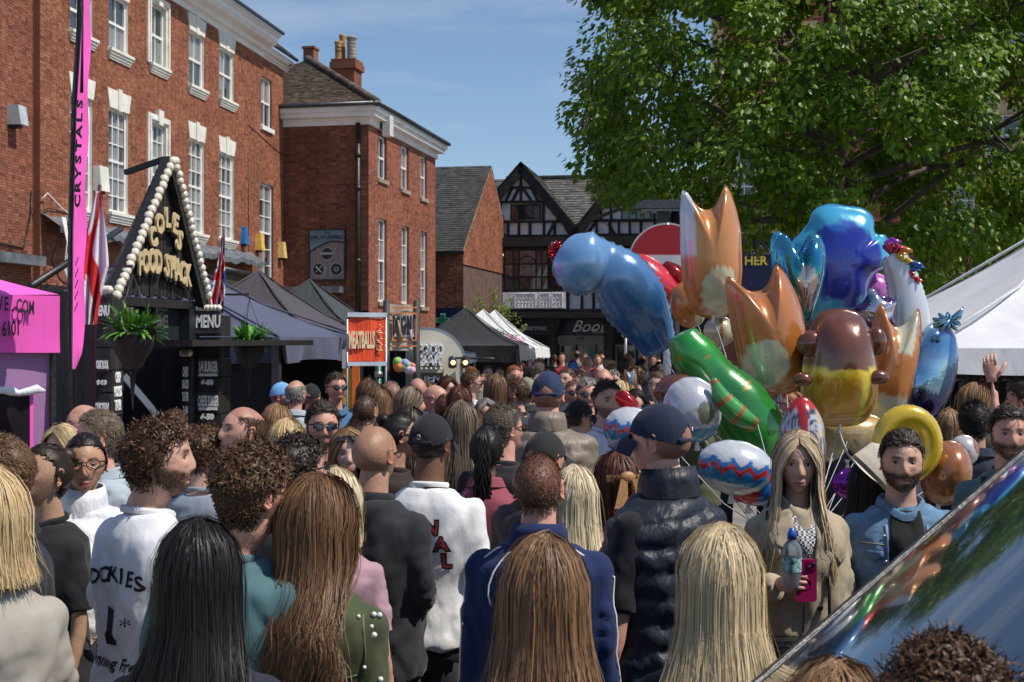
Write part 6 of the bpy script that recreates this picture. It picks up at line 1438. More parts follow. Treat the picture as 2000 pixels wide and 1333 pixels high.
def scalp_hair(n, L_, style='short', seed=0, nu=48, wid=.0035, th=.008, recede=0, K=5, grey=0, comb=(0, .3, 0), mask=None):
    rng = np.random.default_rng(seed); D, f = sph(nu, int(nu*.8)); P = head_surf(D, False, 0); hl = hair_line(D, recede) if mask is None else mask(D)
    off = np.clip(hl*9, 0, 1)**.6; sidef = smooths(.55, .1, D[:, 2]) if style in ('fade', 'curlyfade') else 0*D[:, 2]
    t_ = th*(1-.8*sidef)*off; rough = pn(P, 55 if 'curl' in style else 90, seed+3); P2 = P+D*(t_*(1+.7*rough)+.0012)[:, None]; V, Fc, k = crop_np(P2, f, hl > (.05 if mask is None else .02))
    out_ = [(V, Fc, np.full((len(V), 3), .7)*(1+.4*pn(V, 150, seed)[:, None]))] if th > .0025 else []
    if n:
        d = unit(rng.normal(size=(n*3, 3))); h = hair_line(d, recede)+rng.normal(size=len(d))*.035 if mask is None else mask(d); d = d[h > 0][:n]; sf = smooths(.5, .05, d[:, 2]) if style in ('fade', 'curlyfade') else np.zeros(len(d)); N = len(d)
        p = head_surf(d, False, 0)+d*th*.5*(1-.7*sf)[:, None]; flow = unit(np.array(comb)+np.stack([d[:, 0]*.6, -.25+0*d[:, 0], -1.0+1.1*np.clip(d[:, 2], 0, 1)], 1)+rng.normal(size=(N, 3))*(.35 if 'curl' not in style else .9))
        L2 = L_*rng.uniform(.5, 1.2, N)*(1-.78*sf); pts = [p]; 
        if 'curl' not in style: flow = unit(flow-d*((flow*d).sum(1)*.9)[:, None]+rng.normal(size=(N, 3))*.12)
        lift = .12 if comb[1] < -1 else .5
        dr = unit(flow+d*(lift if 'curl' not in style else 1.4)); ph = rng.uniform(0, 6.28, N); ax = unit(np.cross(flow, d))
        KK = K if 'curl' not in style else 9
        for k in range(KK):
            if 'curl' in style: a = ph+k*.85; dr2 = unit(flow*.75+d*np.cos(a)[:, None]*.75+ax*np.sin(a)[:, None]*.9+d*.05)
            else: dr2 = unit(dr*(1-k/KK)+flow*(k/KK)+rng.normal(size=(N, 3))*.08)
            p = p+dr2*(L2/KK)[:, None]; r0 = np.linalg.norm(p/np.array([.078, .1, .12]), axis=1); push = np.clip(1.03-r0, 0, 1); p = p*(1+push[:, None]*.9)
            if 'curl' not in style: rm = (1.07 if comb[1] < -1 else 1.27 if th > .014 else 1.18)-.10*rng.random(N); r0 = np.linalg.norm(p/np.array([.078, .1, .12]), axis=1); p = p*np.minimum(1, rm/r0)[:, None]
            pts.append(p)
        P = np.stack(pts, 1); T = unit(np.gradient(P, axis=1)); side = unit(np.cross(T, d[:, None, :])+rng.normal(size=(N, 1, 3))*.3); cs = strand_cols(N, rng, .04, spread=.35)
        if grey: g_ = rng.random(N) < grey; cs[g_] *= np.array([3.0, 3.2, 3.6])
        out_.append(ribbons(P, side, wid*rng.uniform(.6, 1.3, N)*(1 if 'curl' in style else 1), cs, .3))
    return out_
def np_mesh(name, parts, m, M4=None):
    V = np.concatenate([p[0] for p in parts]); 
    if M4 is not None: R = np.array(M4); V = V @ R[:3, :3].T+R[:3, 3]
    c = np.concatenate([p[2] for p in parts]); fs = []; o = 0
    for p in parts: 
        a = np.array([list(f) for f in p[1]]) if len(p[1]) else np.zeros((0, 4), int); fs += (a+o).tolist(); o += len(p[0])
    me = bpy.data.meshes.new(name); me.from_pydata(V.tolist(), [], fs); at = me.color_attributes.new('Col', 'FLOAT_COLOR', 'POINT'); at.data.foreach_set('color', np.concatenate([np.clip(c, 0, 4), np.ones((len(c), 1))], 1).astype(np.float32).ravel()); me.materials.append(m)
    me.polygons.foreach_set('use_smooth', [True]*len(me.polygons)); return me
def to_np(mb): return (np.array([tuple(v) for v in mb.v], float), [f for f in mb.f], np.array([c[:3] for c in mb.c], float))
def quadify(part):
    V, Fc, c = part; return (V, [tuple(f) if len(f) == 4 else (f[0], f[1], f[2], f[2]) for f in Fc], c)
_cache = {}
SKIN = {'fair': (.56, .33, .24), 'pink': (.60, .31, .23), 'tan': (.42, .23, .145), 'olive': (.38, .22, .14), 'brown': (.16, .075, .04), 'pale': (.62, .40, .31)}
HAIRC = {'black': (.012, .009, .008), 'dark': (.03, .018, .011), 'brown': (.085, .042, .02), 'mid': (.13, .068, .033), 'light': (.22, .125, .06), 'blonde': (.52, .38, .20), 'platinum': (.60, .50, .33), 'ginger': (.27, .09, .025), 'grey': (.22, .205, .19), 'auburn': (.075, .022, .012), 'ash': (.15, .11, .075)}
TR = Matrix.Translation(HC.tolist())
def person(label, px, ytop, Y, face=0, head=0, fem=False, hair=('short', 'brown'), skin='fair', top=('tee', (.1, .1, .1)), arms=('down', 'down'), beard=0, specs=None, cap=None, fat=0, legs=(.03, .03, .035), seed=None, hx=0, group='people in the market crowd', nod=0, grip=(0, 0), lod=None, top_px=None):
    seed = seed if seed is not None else int(px*7+ytop) % 997; rng = random.Random(seed)
    lod = lod if lod is not None else (0 if Y < 7.4 else 1 if Y < 13.5 else 2)
    st, hc = hair; hadd = {'bald': .0, 'buzz': .004, 'short': .02, 'fade': .02, 'curly': .028, 'curlyfade': .028, 'tousled': .028, 'long': .018, 'bob': .018, 'bun': .012, 'back': .012, 'braids': .014, 'receding': .012}.get(st, .015)
    if cap: hadd = .025
    Hh = CZ-(ytop-HY)*Y/F; sc_ = (Hh-hadd)/1.750
    if not .86 < sc_ < 1.13: print('scale', label[:40], round(sc_, 2))
    base = W(px, 0, Y); t = empty('person', (base.x, Y, 0), -math.radians(face), label, 'person', group); t.scale = (sc_,)*3
    HR = Matrix.Translation((hx, 0, 0)) @ TR @ Matrix.Rotation(-math.radians(head), 4, 'Z') @ Matrix.Rotation(math.radians(-nod), 4, 'X') @ Matrix.Scale(.945, 4)   # head frame
    kind, tc_ = top; vox = (.017 if Y > 4.5 else .0115, .028, .038)[lod]; sk = SKIN[skin] if isinstance(skin, str) else skin; hcol = HAIRC[hc] if isinstance(hc, str) else hc
    rng_n = seed % 3 if lod == 2 else seed
    brow = tuple(min(1, .15+q*1.6) for q in hcol) if max(hcol) > .1 else (.10, .075, .07)
    bc = tuple(min(1, .12+q/max(.05, k)*.7) for q, k in zip(hcol, sk))
    # ---- body: neck, chest, arms and hands in one surface, the head grown onto it ----
    key = ('body', top[0] not in ('tee', 'polo', 'vest'), fem, round(fat, 1), arms, head, nod, lod, hx, beard, st in ('bald', 'buzz', 'receding'), seed % 3 if lod else seed, hc if (beard or lod < 2) else 0, grip)
    if key not in _cache:
        mb = MB(); loft(mb, torso_rings(fem, fat, -.026, .84), 20); lsl = top[0] not in ('tee', 'polo', 'vest'); ua = .82 if lsl else 1; nr = .056 if not fem else .047
        mb.tube([(0, -.018, 1.42), (0, -.008, 1.50), (hx, .004, 1.56), (hx, .010, 1.61)], [nr*1.35, nr*1.05, nr, nr], 16)
        for side, ps in ((-1, arms[0]), (1, arms[1])): arm_tube(mb, side, ps, fem, [(.042 if not fem else .034)*ua, (.042 if not fem else .035)*ua]+([.041*ua, .035*ua, .037*ua, .0235] if not fem else [.034*ua, .030*ua, .030*ua, .0195]))
        bm_ = remesh(mb, (.026 if lsl else .017, .034, .042)[lod], 3); V, Nn = mesh_np(bm_); V[:] = V; pf = [tuple(p.vertices) for p in bm_.polygons]; bpy.data.meshes.remove(bm_)
        out_ = MB(); add_arrays(out_, V, pf)
        nu = (80 if Y < 5.3 else 50, 34, 22)[lod]; D, P, f, col = head_mesh_arrays(nu, int(nu*.85), fem, rng_n, beard, 1.0 if st == 'buzz' else .38 if st == 'bald' else .6, brow, fat*.5, beardc=bc, stub=(tuple(min(1, q*1.6+(.09 if st == 'buzz' else .25)) for q in hcol) if st in ('bald', 'buzz', 'receding') else None))
        add_arrays(out_, P, f, col, HR)
        if lod < 2 or st in ('bald', 'buzz'):
            for side in (-1, 1): eb = ear_arrays(side); V_, F_, c_ = to_np(eb); add_arrays(out_, V_, F_, np.full((len(V_), 3), 1)*np.array([1.05, .86, .82]), HR)
        if lod < 2:
            for side, ps, gr in ((-1, arms[0], grip[0]), (1, arms[1], grip[1])):
                if ps != 'pocket': hb = MB(); hand(hb, side, ps, fem, gr); V_, F_, c_ = to_np(hb); add_arrays(out_, V_, F_)
        me = out_.mesh('body', SK_M, True); me.polygons.foreach_set('use_smooth', [True]*len(me.polygons)); _cache[key] = me
    b_o = link('body', _cache[key], t, color=sk)
    # eyes
    away = abs(((face+head+180) % 360)-180) < 75
    if not away and lod < 2 and specs != 'sun':
        k2 = ('eye', seed % 3)
        if k2 not in _cache:
            e = MB(); n_ = 20
            for j in range(5):
                s_ = j/4
                for i in range(n_): a = 2*math.pi*i/n_; e.v.append((.0135*s_*math.cos(a), .0032*(1-s_*s_), .0047*s_*math.sin(a)*(1-.18*math.cos(a)**2))); e.c.append((.55, .52, .5) if s_ < 1 else (.06, .03, .02))
            for j in range(4):
                for i in range(n_): e.f.append((j*n_+i, j*n_+(i+1) % n_, (j+1)*n_+(i+1) % n_, (j+1)*n_+i)); e.m.append(0); e.sm.append(True)
            n0 = len(e.v)
            for r_, c_, y_ in ((.0054, (.05, .03, .015), .0037), (.0026, (.004, .004, .004), .0041)):
                m0 = len(e.v); e.v += [(r_*math.cos(2*math.pi*i/14), y_, min(.0036, r_*math.sin(2*math.pi*i/14))) for i in range(14)]; e.c += [c_]*14; e.f.append(tuple(m0+i for i in range(14))); e.m.append(0); e.sm.append(False)
            m0 = len(e.v); b2 = MB(); b2.tube([(.0145*math.cos(a), .0025+.0015*math.sin(a), .0052*math.sin(a)+.0008) for a in [math.pi*i/10 for i in range(11)]], .0011, 5); 
            for f_ in b2.f: e.f.append(tuple(q+m0 for q in f_)); e.m.append(0); e.sm.append(True)
            e.v += b2.v; e.c += [(.03, .015, .01)]*len(b2.v); _cache[k2] = e.mesh('eye', EYE_M, True)
        hs = head_surf(unit(np.array([[.031/.0765, .92, .006/.119], [-.031/.0765, .92, .006/.119]])), fem, rng_n)
        for s_ in (0, 1): o = link('eye', _cache[k2], t); o.matrix_local = HR @ Matrix.Translation((hs[s_][0], hs[s_][1]+.0016, hs[s_][2])) @ Matrix.Rotation((-.22, .22)[s_], 4, 'Z')
    # ---- hair ----
    if st != 'bald' and not (cap and st in ('bald', 'buzz')):
        hk = ('hair', st, lod, seed if lod < 1 else seed % 5, head, hx, nod, bool(cap), fem)
        if hk not in _cache:
            q = (1.3 if Y < 3.8 else .44, .10, .05)[lod]; wm = (.7 if Y < 3.8 else 1.25, 2.8, 4)[lod]; parts = []; hy = max(14, (56, 32, 20)[lod])
            if st == 'buzz': parts = scalp_hair(int(5200*q), .009, 'short', seed, hy, .0019*wm, .002, comb=(0, -.3, .5))
            elif st == 'receding': parts = scalp_hair(int(2600*q), .022, 'short', seed, hy, .003*wm, .004, mask=lambda D: np.minimum(hair_line(D), .52-D[:, 2]+.1*np.abs(D[:, 0])+.25*(D[:, 1] < -.3)*0))
            elif st == 'short': parts = scalp_hair(int(6000*q), .036, 'fade', seed, hy, .0024*wm, .010, comb=(.3, -.3, .4))
            elif st == 'fade': parts = scalp_hair(int(7000*q), .048, 'fade', seed, hy, .0024*wm, .015, comb=(.4, -.2, .5))
            elif st == 'tousled': parts = scalp_hair(int(3400*q), .065, 'curlyfade', seed, hy, .0052*max(wm, 1), .014)
            elif st in ('curly', 'curlyfade'): parts = scalp_hair(int(3600*q), .060, st, seed, hy, .0052*max(wm, 1), .014)
            elif st == 'long': parts = long_hair(int(4200*q), rng.uniform(.36, .46), .014, 0, .013, seed, .14, .0038*wm, K=(12, 9, 8)[lod])
            elif st == 'straight': parts = long_hair(int(5200*q), .55, .011, 0, .004, seed, .05, .0032*wm, K=(12, 9, 8)[lod], ends=.16)
            elif st == 'wavy': parts = long_hair(int(5600*q), .43, .018, 0, .022, seed, .22, .0038*wm, K=(16, 11, 8)[lod])
            elif st == 'frontlong': parts = long_hair(int(4600*q), .42, .012, 1, .006, seed, .15, .0040*wm, K=(12, 9, 8)[lod], faceopen=50)
            elif st == 'bob': parts = long_hair(int(2800*q), .13, .02, 0, .004, seed, .1, .0042*wm, K=(16, 10, 8)[lod], ends=.2)
            elif st in ('bun', 'back', 'pony', 'braids'):
                parts = scalp_hair(int(3800*q), .06, 'short', seed, hy, .0032*wm, .007, comb=(0, -2.4, .6), K=6)
                if st == 'bun':
                    b = MB(); b.ball((0, -.085, .085), .036, 16, 10, (1, 1, .9)); V_, F_, c_ = to_np(b); V_ += (V_-np.array([0, -.085, .085]))*pn(V_, 90, 2)[:, None]*.2; parts.append((V_, F_, c_*.9))
                if st == 'pony':
                    b = MB(); b.tube([(0, -.105, .03), (0, -.14, .01), (0, -.15, -.06), (0, -.14, -.2), (0, -.13, -.3)], [.018, .028, .03, .024, .006], 12); parts.append(to_np(b))
                if st == 'braids':
                    for k in range(34 if lod == 0 else 12):
                        a = (k*2.399) % 6.28; r_ = .03*math.sqrt((k % 9)/9.); x0_, y0_ = r_*math.cos(a), r_*math.sin(a); b = MB(); Lb = rng.uniform(.24, .36)
                        pts = [(x0_*.4, -.075+y0_*.3, .10)]+[(x0_*(1+.5*s_)+.006*math.sin(s_*20+k), -.115-.02*math.sin(s_*3)+y0_*.6, .075-s_*Lb) for s_ in [i/12 for i in range(13)]]; b.tube(pts, [.0062]*13+[.004], 6); parts.append(to_np(b))
            parts = [quadify(p) if not isinstance(p[1], np.ndarray) else p for p in parts]
            me = bpy.data.meshes.new('hair'); V = np.concatenate([p[0] for p in parts])
            if cap: Rr = np.linalg.norm(V/np.array([.088, .11, .126]), axis=1); mk = V[:, 2] > -.005; V[mk] *= np.minimum(1, 1/np.maximum(Rr[mk], 1e-6)*.97)[:, None]
            R = np.array(HR); V = V @ R[:3, :3].T+R[:3, 3]; fs = []; o_ = 0
            for p in parts:
                for f_ in (p[1].tolist() if isinstance(p[1], np.ndarray) else p[1]): fs.append(tuple(dict.fromkeys(i+o_ for i in f_)))
                o_ += len(p[0])
            me.from_pydata(V.tolist(), [], fs); c = np.concatenate([p[2] for p in parts]); at = me.color_attributes.new('Col', 'FLOAT_COLOR', 'POINT'); at.data.foreach_set('color', np.concatenate([np.clip(c, 0, 5), np.ones((len(c), 1))], 1).astype(np.float32).ravel()); me.materials.append(HM)
            me.polygons.foreach_set('use_smooth', [True]*len(me.polygons)); _cache[hk] = me
        link('hair', _cache[hk], t, color=hcol)
    if beard >= .8 and lod == 0:
        bk = ('beard', seed, head, hx, nod)
        if bk not in _cache:
            def bm_(D):
                X, Z, y = D[:, 0]*.066, D[:, 2]*.119, D[:, 1]; a_ = np.minimum(np.minimum(-.052-(Z-.45*np.abs(X)), y+.12), .5)*30; mo = (.0075-np.abs(Z+.052))*60*(np.abs(X) < .026)*(y > 0); side_ = (np.abs(X) > .060)*(y > -.12)*(y < .32)*(Z < .02)*(Z > -.06)-.5
                lips = (np.abs(X) < .024)*(np.abs(Z+.0685) < .009)*(y > 0); return np.maximum(np.maximum(a_, mo), side_)*(1-lips)-.02-lips
            pa = [q for q in scalp_hair(3000, .0085, 'short', seed+5, 40, .0016, .001, comb=(0, .5, -1.2), mask=bm_)]; me = np_mesh('beard', [(p[0], [tuple(x) for x in p[1]], p[2]) for p in pa], HM, HR); _cache[bk] = me
        link('beard', _cache[bk], t, color=hcol)
    # ---- clothing ----
    tk = ('top', kind, fem, round(fat, 1), arms, lod, seed if lod < 2 else seed % 3)
    long_ = kind in ('jacket', 'hoodie', 'puffer', 'trench', 'denim', 'shirt', 'long', 'track')
    if tk not in _cache:
        infl = {'tee': .010, 'polo': .010, 'vest': .030, 'puffer': .036, 'hoodie': .024, 'jacket': .020, 'trench': .034, 'denim': .022, 'shirt': .014, 'long': .010, 'track': .022}[kind]
        hem = {'tee': .86, 'trench': 1.0, 'puffer': .86, 'denim': .90}.get(kind, .84)
        mb = MB(); loft(mb, torso_rings(fem, fat, infl, hem, top=1.47), 28)
        if kind != 'vest' or True:
            ar = {'tee': .011, 'polo': .011, 'vest': .010, 'puffer': .024, 'hoodie': .017, 'jacket': .014, 'trench': .020, 'denim': .014, 'shirt': .010, 'long': .006, 'track': .015}[kind]
            bs = [.050, .047, .040, .034, .033, .026] if not fem else [.041, .039, .033, .028, .027, .022]
            if kind in ('tee', 'polo'): bs = [bs[0], bs[1]+.002, bs[2]+.012, bs[3]+.016, bs[4], bs[5]]
            if kind != 'vest':
                for side, ps in ((-1, arms[0]), (1, arms[1])): arm_tube(mb, side, ps, fem, [r+ar for r in bs], 1.0-.02 if long_ else (.42 if kind == 'tee' else .38), 16)
            else:
                for side in (-1, 1): S = shoulder_pts(side, 'down', fem)[0]; mb.ball(S+Vector((-side*.02, 0, -.01)), .062, 14, 10)
        if kind == 'hoodie':
            mb.tube([(.085, .01, 1.47), (.095, -.05, 1.465), (.06, -.10, 1.45), (0, -.125, 1.42), (-.06, -.10, 1.45), (-.095, -.05, 1.465), (-.085, .01, 1.47)], [.02, .03, .04, .048, .04, .03, .02], 12); mb.ball((0, -.105, 1.36), .07, 14, 10, (1.2, .55, 1.1))
        me = remesh(mb, vox, (4 if vox > .013 else 8))
        folds(me, seed, {'tee': .0075, 'polo': .007, 'long': .006, 'hoodie': .011, 'trench': .012, 'denim': .009, 'jacket': .010, 'track': .009, 'shirt': .008}.get(kind, .008)*(1.45 if lod < 2 else .8), quilt={'puffer': .085, 'vest': .075}.get(kind, 0))
        me.name = 'top'; me.materials.clear(); me.materials.append(PUF_M if kind in ('puffer', 'vest') else DEN_M if kind == 'denim' else CL_M)
        # open the neck hole: drop faces round the neck top
        _cache[tk] = me
    nm = {'tee': 't_shirt', 'polo': 'polo_shirt', 'vest': 'padded_vest', 'puffer': 'padded_jacket', 'hoodie': 'hoodie', 'jacket': 'jacket', 'trench': 'trench_coat', 'denim': 'denim_jacket', 'shirt': 'shirt', 'long': 'top', 'track': 'track_jacket'}[kind]
    to = link(nm, _cache[tk], t, color=tc_)
    if lod < 2:    # neckband or collar
        ck = ('collar', kind, fem)
        if ck not in _cache:
            b = MB(); n_ = 28; r0 = .072 if not fem else .063
            prof = {'tee': [(0, 1.468, .004), (.002, 1.480, 0), (-.004, 1.488, 0), (-.008, 1.480, 0)], 'long': [(0, 1.468, 0), (.002, 1.478, 0), (-.005, 1.484, 0)], 'hoodie': [(.004, 1.465, 0), (.008, 1.49, 0), (-.006, 1.50, 0)]}.get(kind, None)
            if prof is None:
                hgt = {'polo': .03, 'shirt': .032, 'puffer': .075, 'vest': .075, 'track': .05, 'jacket': .045, 'trench': .05, 'denim': .018}[kind]; fl = {'polo': .012, 'shirt': .012, 'denim': .004, 'trench': .018, 'jacket': .008}.get(kind, .0)
                prof = [(.006, 1.462, 0), (.002, 1.475+hgt*.5, 0), (0, 1.475+hgt, 0), (.006, 1.478+hgt, 0)]+([(.012, 1.475+hgt*.7, 0), (.014+fl, 1.465, 0)] if fl else [(.016, 1.475+hgt*.5, 0), (.02, 1.46, 0)])
            vs = []
            for dr, z, _ in prof:
                for k in range(n_): a = 2*math.pi*k/n_; dip = {'trench': .062, 'denim': .048, 'polo': .035, 'shirt': .035, 'tee': .022, 'long': .022}.get(kind, .012)*max(0, math.sin(a))**(2 if kind not in ('trench', 'denim') else 3); vs.append(((r0+dr)*1.05*math.cos(a), -.012+(r0+dr)*math.sin(a)*1.02+((.012+dip*(.55 if kind == 'trench' else .2))*max(0, math.sin(a))), z-dip+.010*max(0, -math.sin(a))))
            b.add(vs, [(i*n_+k, i*n_+(k+1) % n_, (i+1)*n_+(k+1) % n_, (i+1)*n_+k) for i in range(len(prof)-1) for k in range(n_)], True); _cache[ck] = b.mesh('collar', PUF_M if kind in ('puffer', 'vest') else DEN_M if kind == 'denim' else CL_M)
        link('collar', _cache[ck], to, color=tuple(q*.92 for q in tc_))
    lk = ('legs', fem)
    if lk not in _cache:
        b = MB(); loft(b, [(.78, .165, .118, -.005), (.86, .176, .125, -.01), (.95, .166, .118, -.005), (.97, .16, .112, 0)], 20)
        for s_ in (-1, 1): loft(b, [(.05, .058, .062, .0, s_*.105), (.25, .06, .066, -.01, s_*.104), (.48, .066, .07, .0, s_*.098), (.68, .082, .09, 0, s_*.09), (.84, .088, .105, 0, s_*.086)], 16)
        _cache[lk] = b.mesh('trousers', CL_M); b = MB()
        for s_ in (-1, 1): b.ball((s_*.107, .045, .04), .1, 12, 8, (.48, 1.35, .42)); b.box(s_*.107-.045, s_*.107+.045, -.08, .17, 0, .025)
        _cache['shoes'] = b.mesh('shoes', FR_M)
    link('trousers', _cache[lk], t, color=legs); link('shoes', _cache['shoes'], t)
    # ---- things worn on the head ----
    if cap:
        ccol, mode = cap; k3 = ('cap', mode)
        if k3 not in _cache:
            D, f = sph(120, 80); tilt = -.14 if mode != 'back' else .14; lim = -.02+tilt*D[:, 1]*1.2
            P = D*np.array([.0865, .108, .124])+np.array([0, -.003, .004]); seam = np.abs(np.sin(np.arctan2(D[:, 0], D[:, 1])*3)); P *= (1+.006*np.minimum(1, seam*4))[:, None]
            mk = D[:, 2] > .06-lim*1.0
            s_ = -1 if mode == 'back' else 1
            mk &= ~((D[:, 1]*s_ < -.5) & (np.abs(D[:, 0]) < .42) & (D[:, 2] < .42-np.abs(D[:, 0])*.5))      # strap opening
            V, Fc, _ = crop_np(P, f, mk); b = MB(); add_arrays(b, V, Fc)
            def brim(u, v): a = (u-.5)*2.3; r_ = 1+.72*v*max(0, math.cos(a*.72)); x, y = .088*math.sin(a)*(1+.12*v), .106*math.cos(a)*r_*s_; return (x, y, .022-.032*v*(1+.5*math.sin(a)**2)-.02*math.sin(a)**2)
            b.grid(brim, 22, 6); b.grid(lambda u, v: tuple(np.array(brim(u, v))-np.array([0, 0, .004])), 22, 6); b.ball((0, -.003, .128), .008, 8, 5)
            b.tube([(.055*math.cos(a), -.103*s_*(1-.12*math.cos(a)**2), .012) for a in [math.pi*i/8 for i in range(9)]], .008, 6, flat=1.0); _cache[k3] = b.mesh('cap', CL_M)
            _cache[k3].polygons.foreach_set('use_smooth', [True]*len(_cache[k3].polygons))
        o = link('cap', _cache[k3], t, color=ccol); o.matrix_local = HR
    if specs:
        k4 = ('specs', specs)
        if k4 not in _cache:
            b = MB(); l = MB(); up = .065 if specs == 'onhead' else 0
            for s_ in (-1, 1):
                if specs in ('sun', 'onhead'):
                    pts = [(s_*.007, 0, .012), (s_*.058, -.010, .014), (s_*.056, -.012, -.012), (s_*.040, -.006, -.021), (s_*.014, .001, -.016)]; l.add(pts+[(x, y-.004, z) for x, y, z in pts], [(0, 1, 2, 3, 4), (9, 8, 7, 6, 5)], False); b.tube(pts+[pts[0]], .0026, 5)
                else:
                    pts = [(s_*(.033+.025*math.cos(a)), -.003-.008*math.cos(a), .0-.001+.0205*math.sin(a)) for a in [2*math.pi*i/18 for i in range(19)]]; b.tube(pts, .0021, 6)
                b.tube([(s_*.058, -.012, .01), (s_*.078, -.05, .008), (s_*.080, -.105, .002), (s_*.078, -.12, -.012)], [.0035, .003, .003, .0025], 5)
            b.tube([(-.009, 0, .006), (0, .002, .008), (.009, 0, .006)], .0024, 5); _cache[k4] = (b.mesh('glasses', FR_M), l.mesh('lens', LENS_M) if l.v else None)
        fr_, le = _cache[k4]; gm = HR @ Matrix.Translation((0, .103, .008)) if specs != 'onhead' else HR @ Matrix.Translation((0, .088, .088)) @ Matrix.Rotation(.75, 4, 'X')
        o = link('glasses', fr_, t); o.matrix_local = gm
        if le: link('lens', le, o)
    t['_p'] = 0; del t['_p']
    return dict(root=t, top=to, HR=HR, mesh=_cache[tk], sc=sc_, body=b_o, fem=fem, seed=seed)
def bvh(me): 
    V = [v.co.copy() for v in me.vertices]; return BVHTree.FromPolygons(V, [tuple(p.vertices) for p in me.polygons])
def stick(me_src, tree_, side=-1, off=.003, name='print'):
    """lay a flat x,z mesh onto the clothing: side -1 = back, +1 = front"""
    me = me_src.copy()
    for v in me.vertices:
        hit = tree_.ray_cast(Vector((v.co.x, side*1.0, v.co.z)), Vector((0, -side, 0)))
        if hit[0] is not None: v.co.y = hit[0].y+side*off
    me.update(); return me
def text_on(p, s_, x, z, size, m, side=-1, **k):
    me = text_mesh(s_, size, 0.0, **k).copy(); 
    bm = bmesh.new(); bm.from_mesh(me); bmesh.ops.triangulate(bm, faces=bm.faces); bmesh.ops.subdivide_edges(bm, edges=[e for e in bm.edges if e.calc_length() > .02], cuts=1); bm.to_mesh(me); bm.free()
    if side > 0: me.transform(Matrix.Rotation(math.pi, 4, 'Z'))
    me.transform(Matrix.Translation((x, 0, z))); me2 = stick(me, bvh(p['mesh']), side, .0035); me2.materials.clear(); me2.materials.append(m); me2.name = 'lettering'
    return link('lettering', me2, p['top'])
# ================= the crowd =================
p_ = person
# --- front rows, left to right ---
P1 = p_('woman with long straight black hair seen from behind, nearest at the lower left', 385, 1005, 2.75, 0, fem=True, hair=('straight', 'black'), skin='tan', top=('long', (.02, .02, .035)))
P2 = p_('man with tousled brown hair in a teal t-shirt seen from behind', 455, 850, 3.35, 22, 22, hair=('tousled', 'brown'), skin='pink', top=('tee', (.075, .15, .165)), beard=.5, hx=.05, fat=.3)
P3 = p_('curly haired man in profile in a white t-shirt with black back print', 292, 800, 4.1, 42, 40, hair=('curly', (.07, .032, .014)), skin='fair', top=('tee', (.72, .72, .74)), beard=.85, fat=.35, hx=.04, arms=('down', 'down'))
P4 = p_('woman with dark glasses and smooth black hair in a white puffer jacket', 165, 838, 4.8, 160, 3, fem=True, hair=('back', 'black'), skin='tan', specs='round', top=('puffer', (.72, .73, .76)), arms=('bent', 'pocket'), fat=.3)
P5 = p_('dark haired woman looking down left beside the woman with glasses', 92, 858, 4.6, 222, -8, fem=True, hair=('bun', 'dark'), skin='olive', top=('tee', (.015, .015, .017)), nod=-12, fat=.4)
P6 = p_('man with brown hair in a black polo shirt with white trim at the left edge', 2, 843, 3.9, 232, 35, hair=('fade', 'mid'), skin='pink', top=('polo', (.018, .02, .026)), fat=.2)
P7 = p_('blonde woman in a beige short sleeved shirt lifting a pink phone at the left edge', -28, 905, 3.2, 318, 0, fem=True, hair=('bob', 'blonde'), skin='pink', top=('tee', (.36, .33, .29)), arms=('phone', 'phone'), fat=.2)
P8 = p_('man with short sandy hair looking left in a pale grey shirt', 196, 795, 5.7, 235, 10, hair=('fade', 'ash'), skin='pink', top=('shirt', (.35, .40, .45)))
p_('bald man behind the sandy haired man by the food shack', 168, 788, 6.9, 240, 0, hair=('bald', 'brown'), skin='pink', top=('tee', (.05, .05, .05)))
p_('fair haired woman mostly hidden behind the woman with glasses', 124, 826, 6.4, 200, 0, fem=True, hair=('bob', 'blonde'), skin='fair', top=('tee', (.5, .5, .55)))
P11 = p_('woman with long wavy brown hair in an olive jacket studded with pearls', 618, 925, 3.35, 18, 8, fem=True, hair=('wavy', 'mid'), skin='fair', top=('jacket', (.055, .068, .030)), fat=.35, arms=('down', 'bent'))
P12 = p_('bald man in a black hooded sweatshirt seen from behind', 730, 828, 4.85, 22, 8, hair=('bald', 'brown'), skin='tan', top=('hoodie', (.022, .024, .028)), arms=('down', 'bent'), specs='clear', fat=.1)
P13 = p_('man in a black cap and a white t-shirt with red back lettering', 840, 797, 5.2, 14, 12, hair=('buzz', 'black'), skin='brown', top=('tee', (.74, .74, .74)), cap=((.014, .015, .018), 'fwd'), fat=.25)
P14 = p_('person with dark curly hair and tortoiseshell glasses beside the olive jacket', 575, 835, 4.3, 48, 10, hair=('curly', 'dark'), skin='pink', specs='round', top=('tee', (.012, .012, .014)), beard=.3)
p_('balding man with thin brown hair facing left in a dark top', 478, 785, 5.6, 235, 0, hair=('receding', 'brown'), skin='pink', top=('tee', (.03, .03, .04)), nod=-10)
p_('tousled dark haired person between the curly man and the balding man', 400, 822, 5.6, 20, 10, hair=('tousled', 'brown'), skin='fair', top=('tee', (.25, .28, .33)))
P16 = p_('man with dark sunglasses and grey stubble in a black polo shirt facing the camera', 630, 778, 6.4, 165, 0, hair=('fade', 'dark'), skin='pink', specs='sun', top=('polo', (.014, .014, .017)), beard=.6)
p_('young woman with light brown hair and sunglasses pushed up on her head', 680, 832, 6.0, 178, -8, fem=True, hair=('frontlong', 'light'), skin='pale', top=('tee', (.45, .3, .32)), specs='onhead')
p_('man with cropped dark hair in a plum top seen from behind', 713, 768, 8.3, 25, 0, hair=('buzz', 'dark'), skin='tan', top=('tee', (.04, .025, .05)), fat=.3)
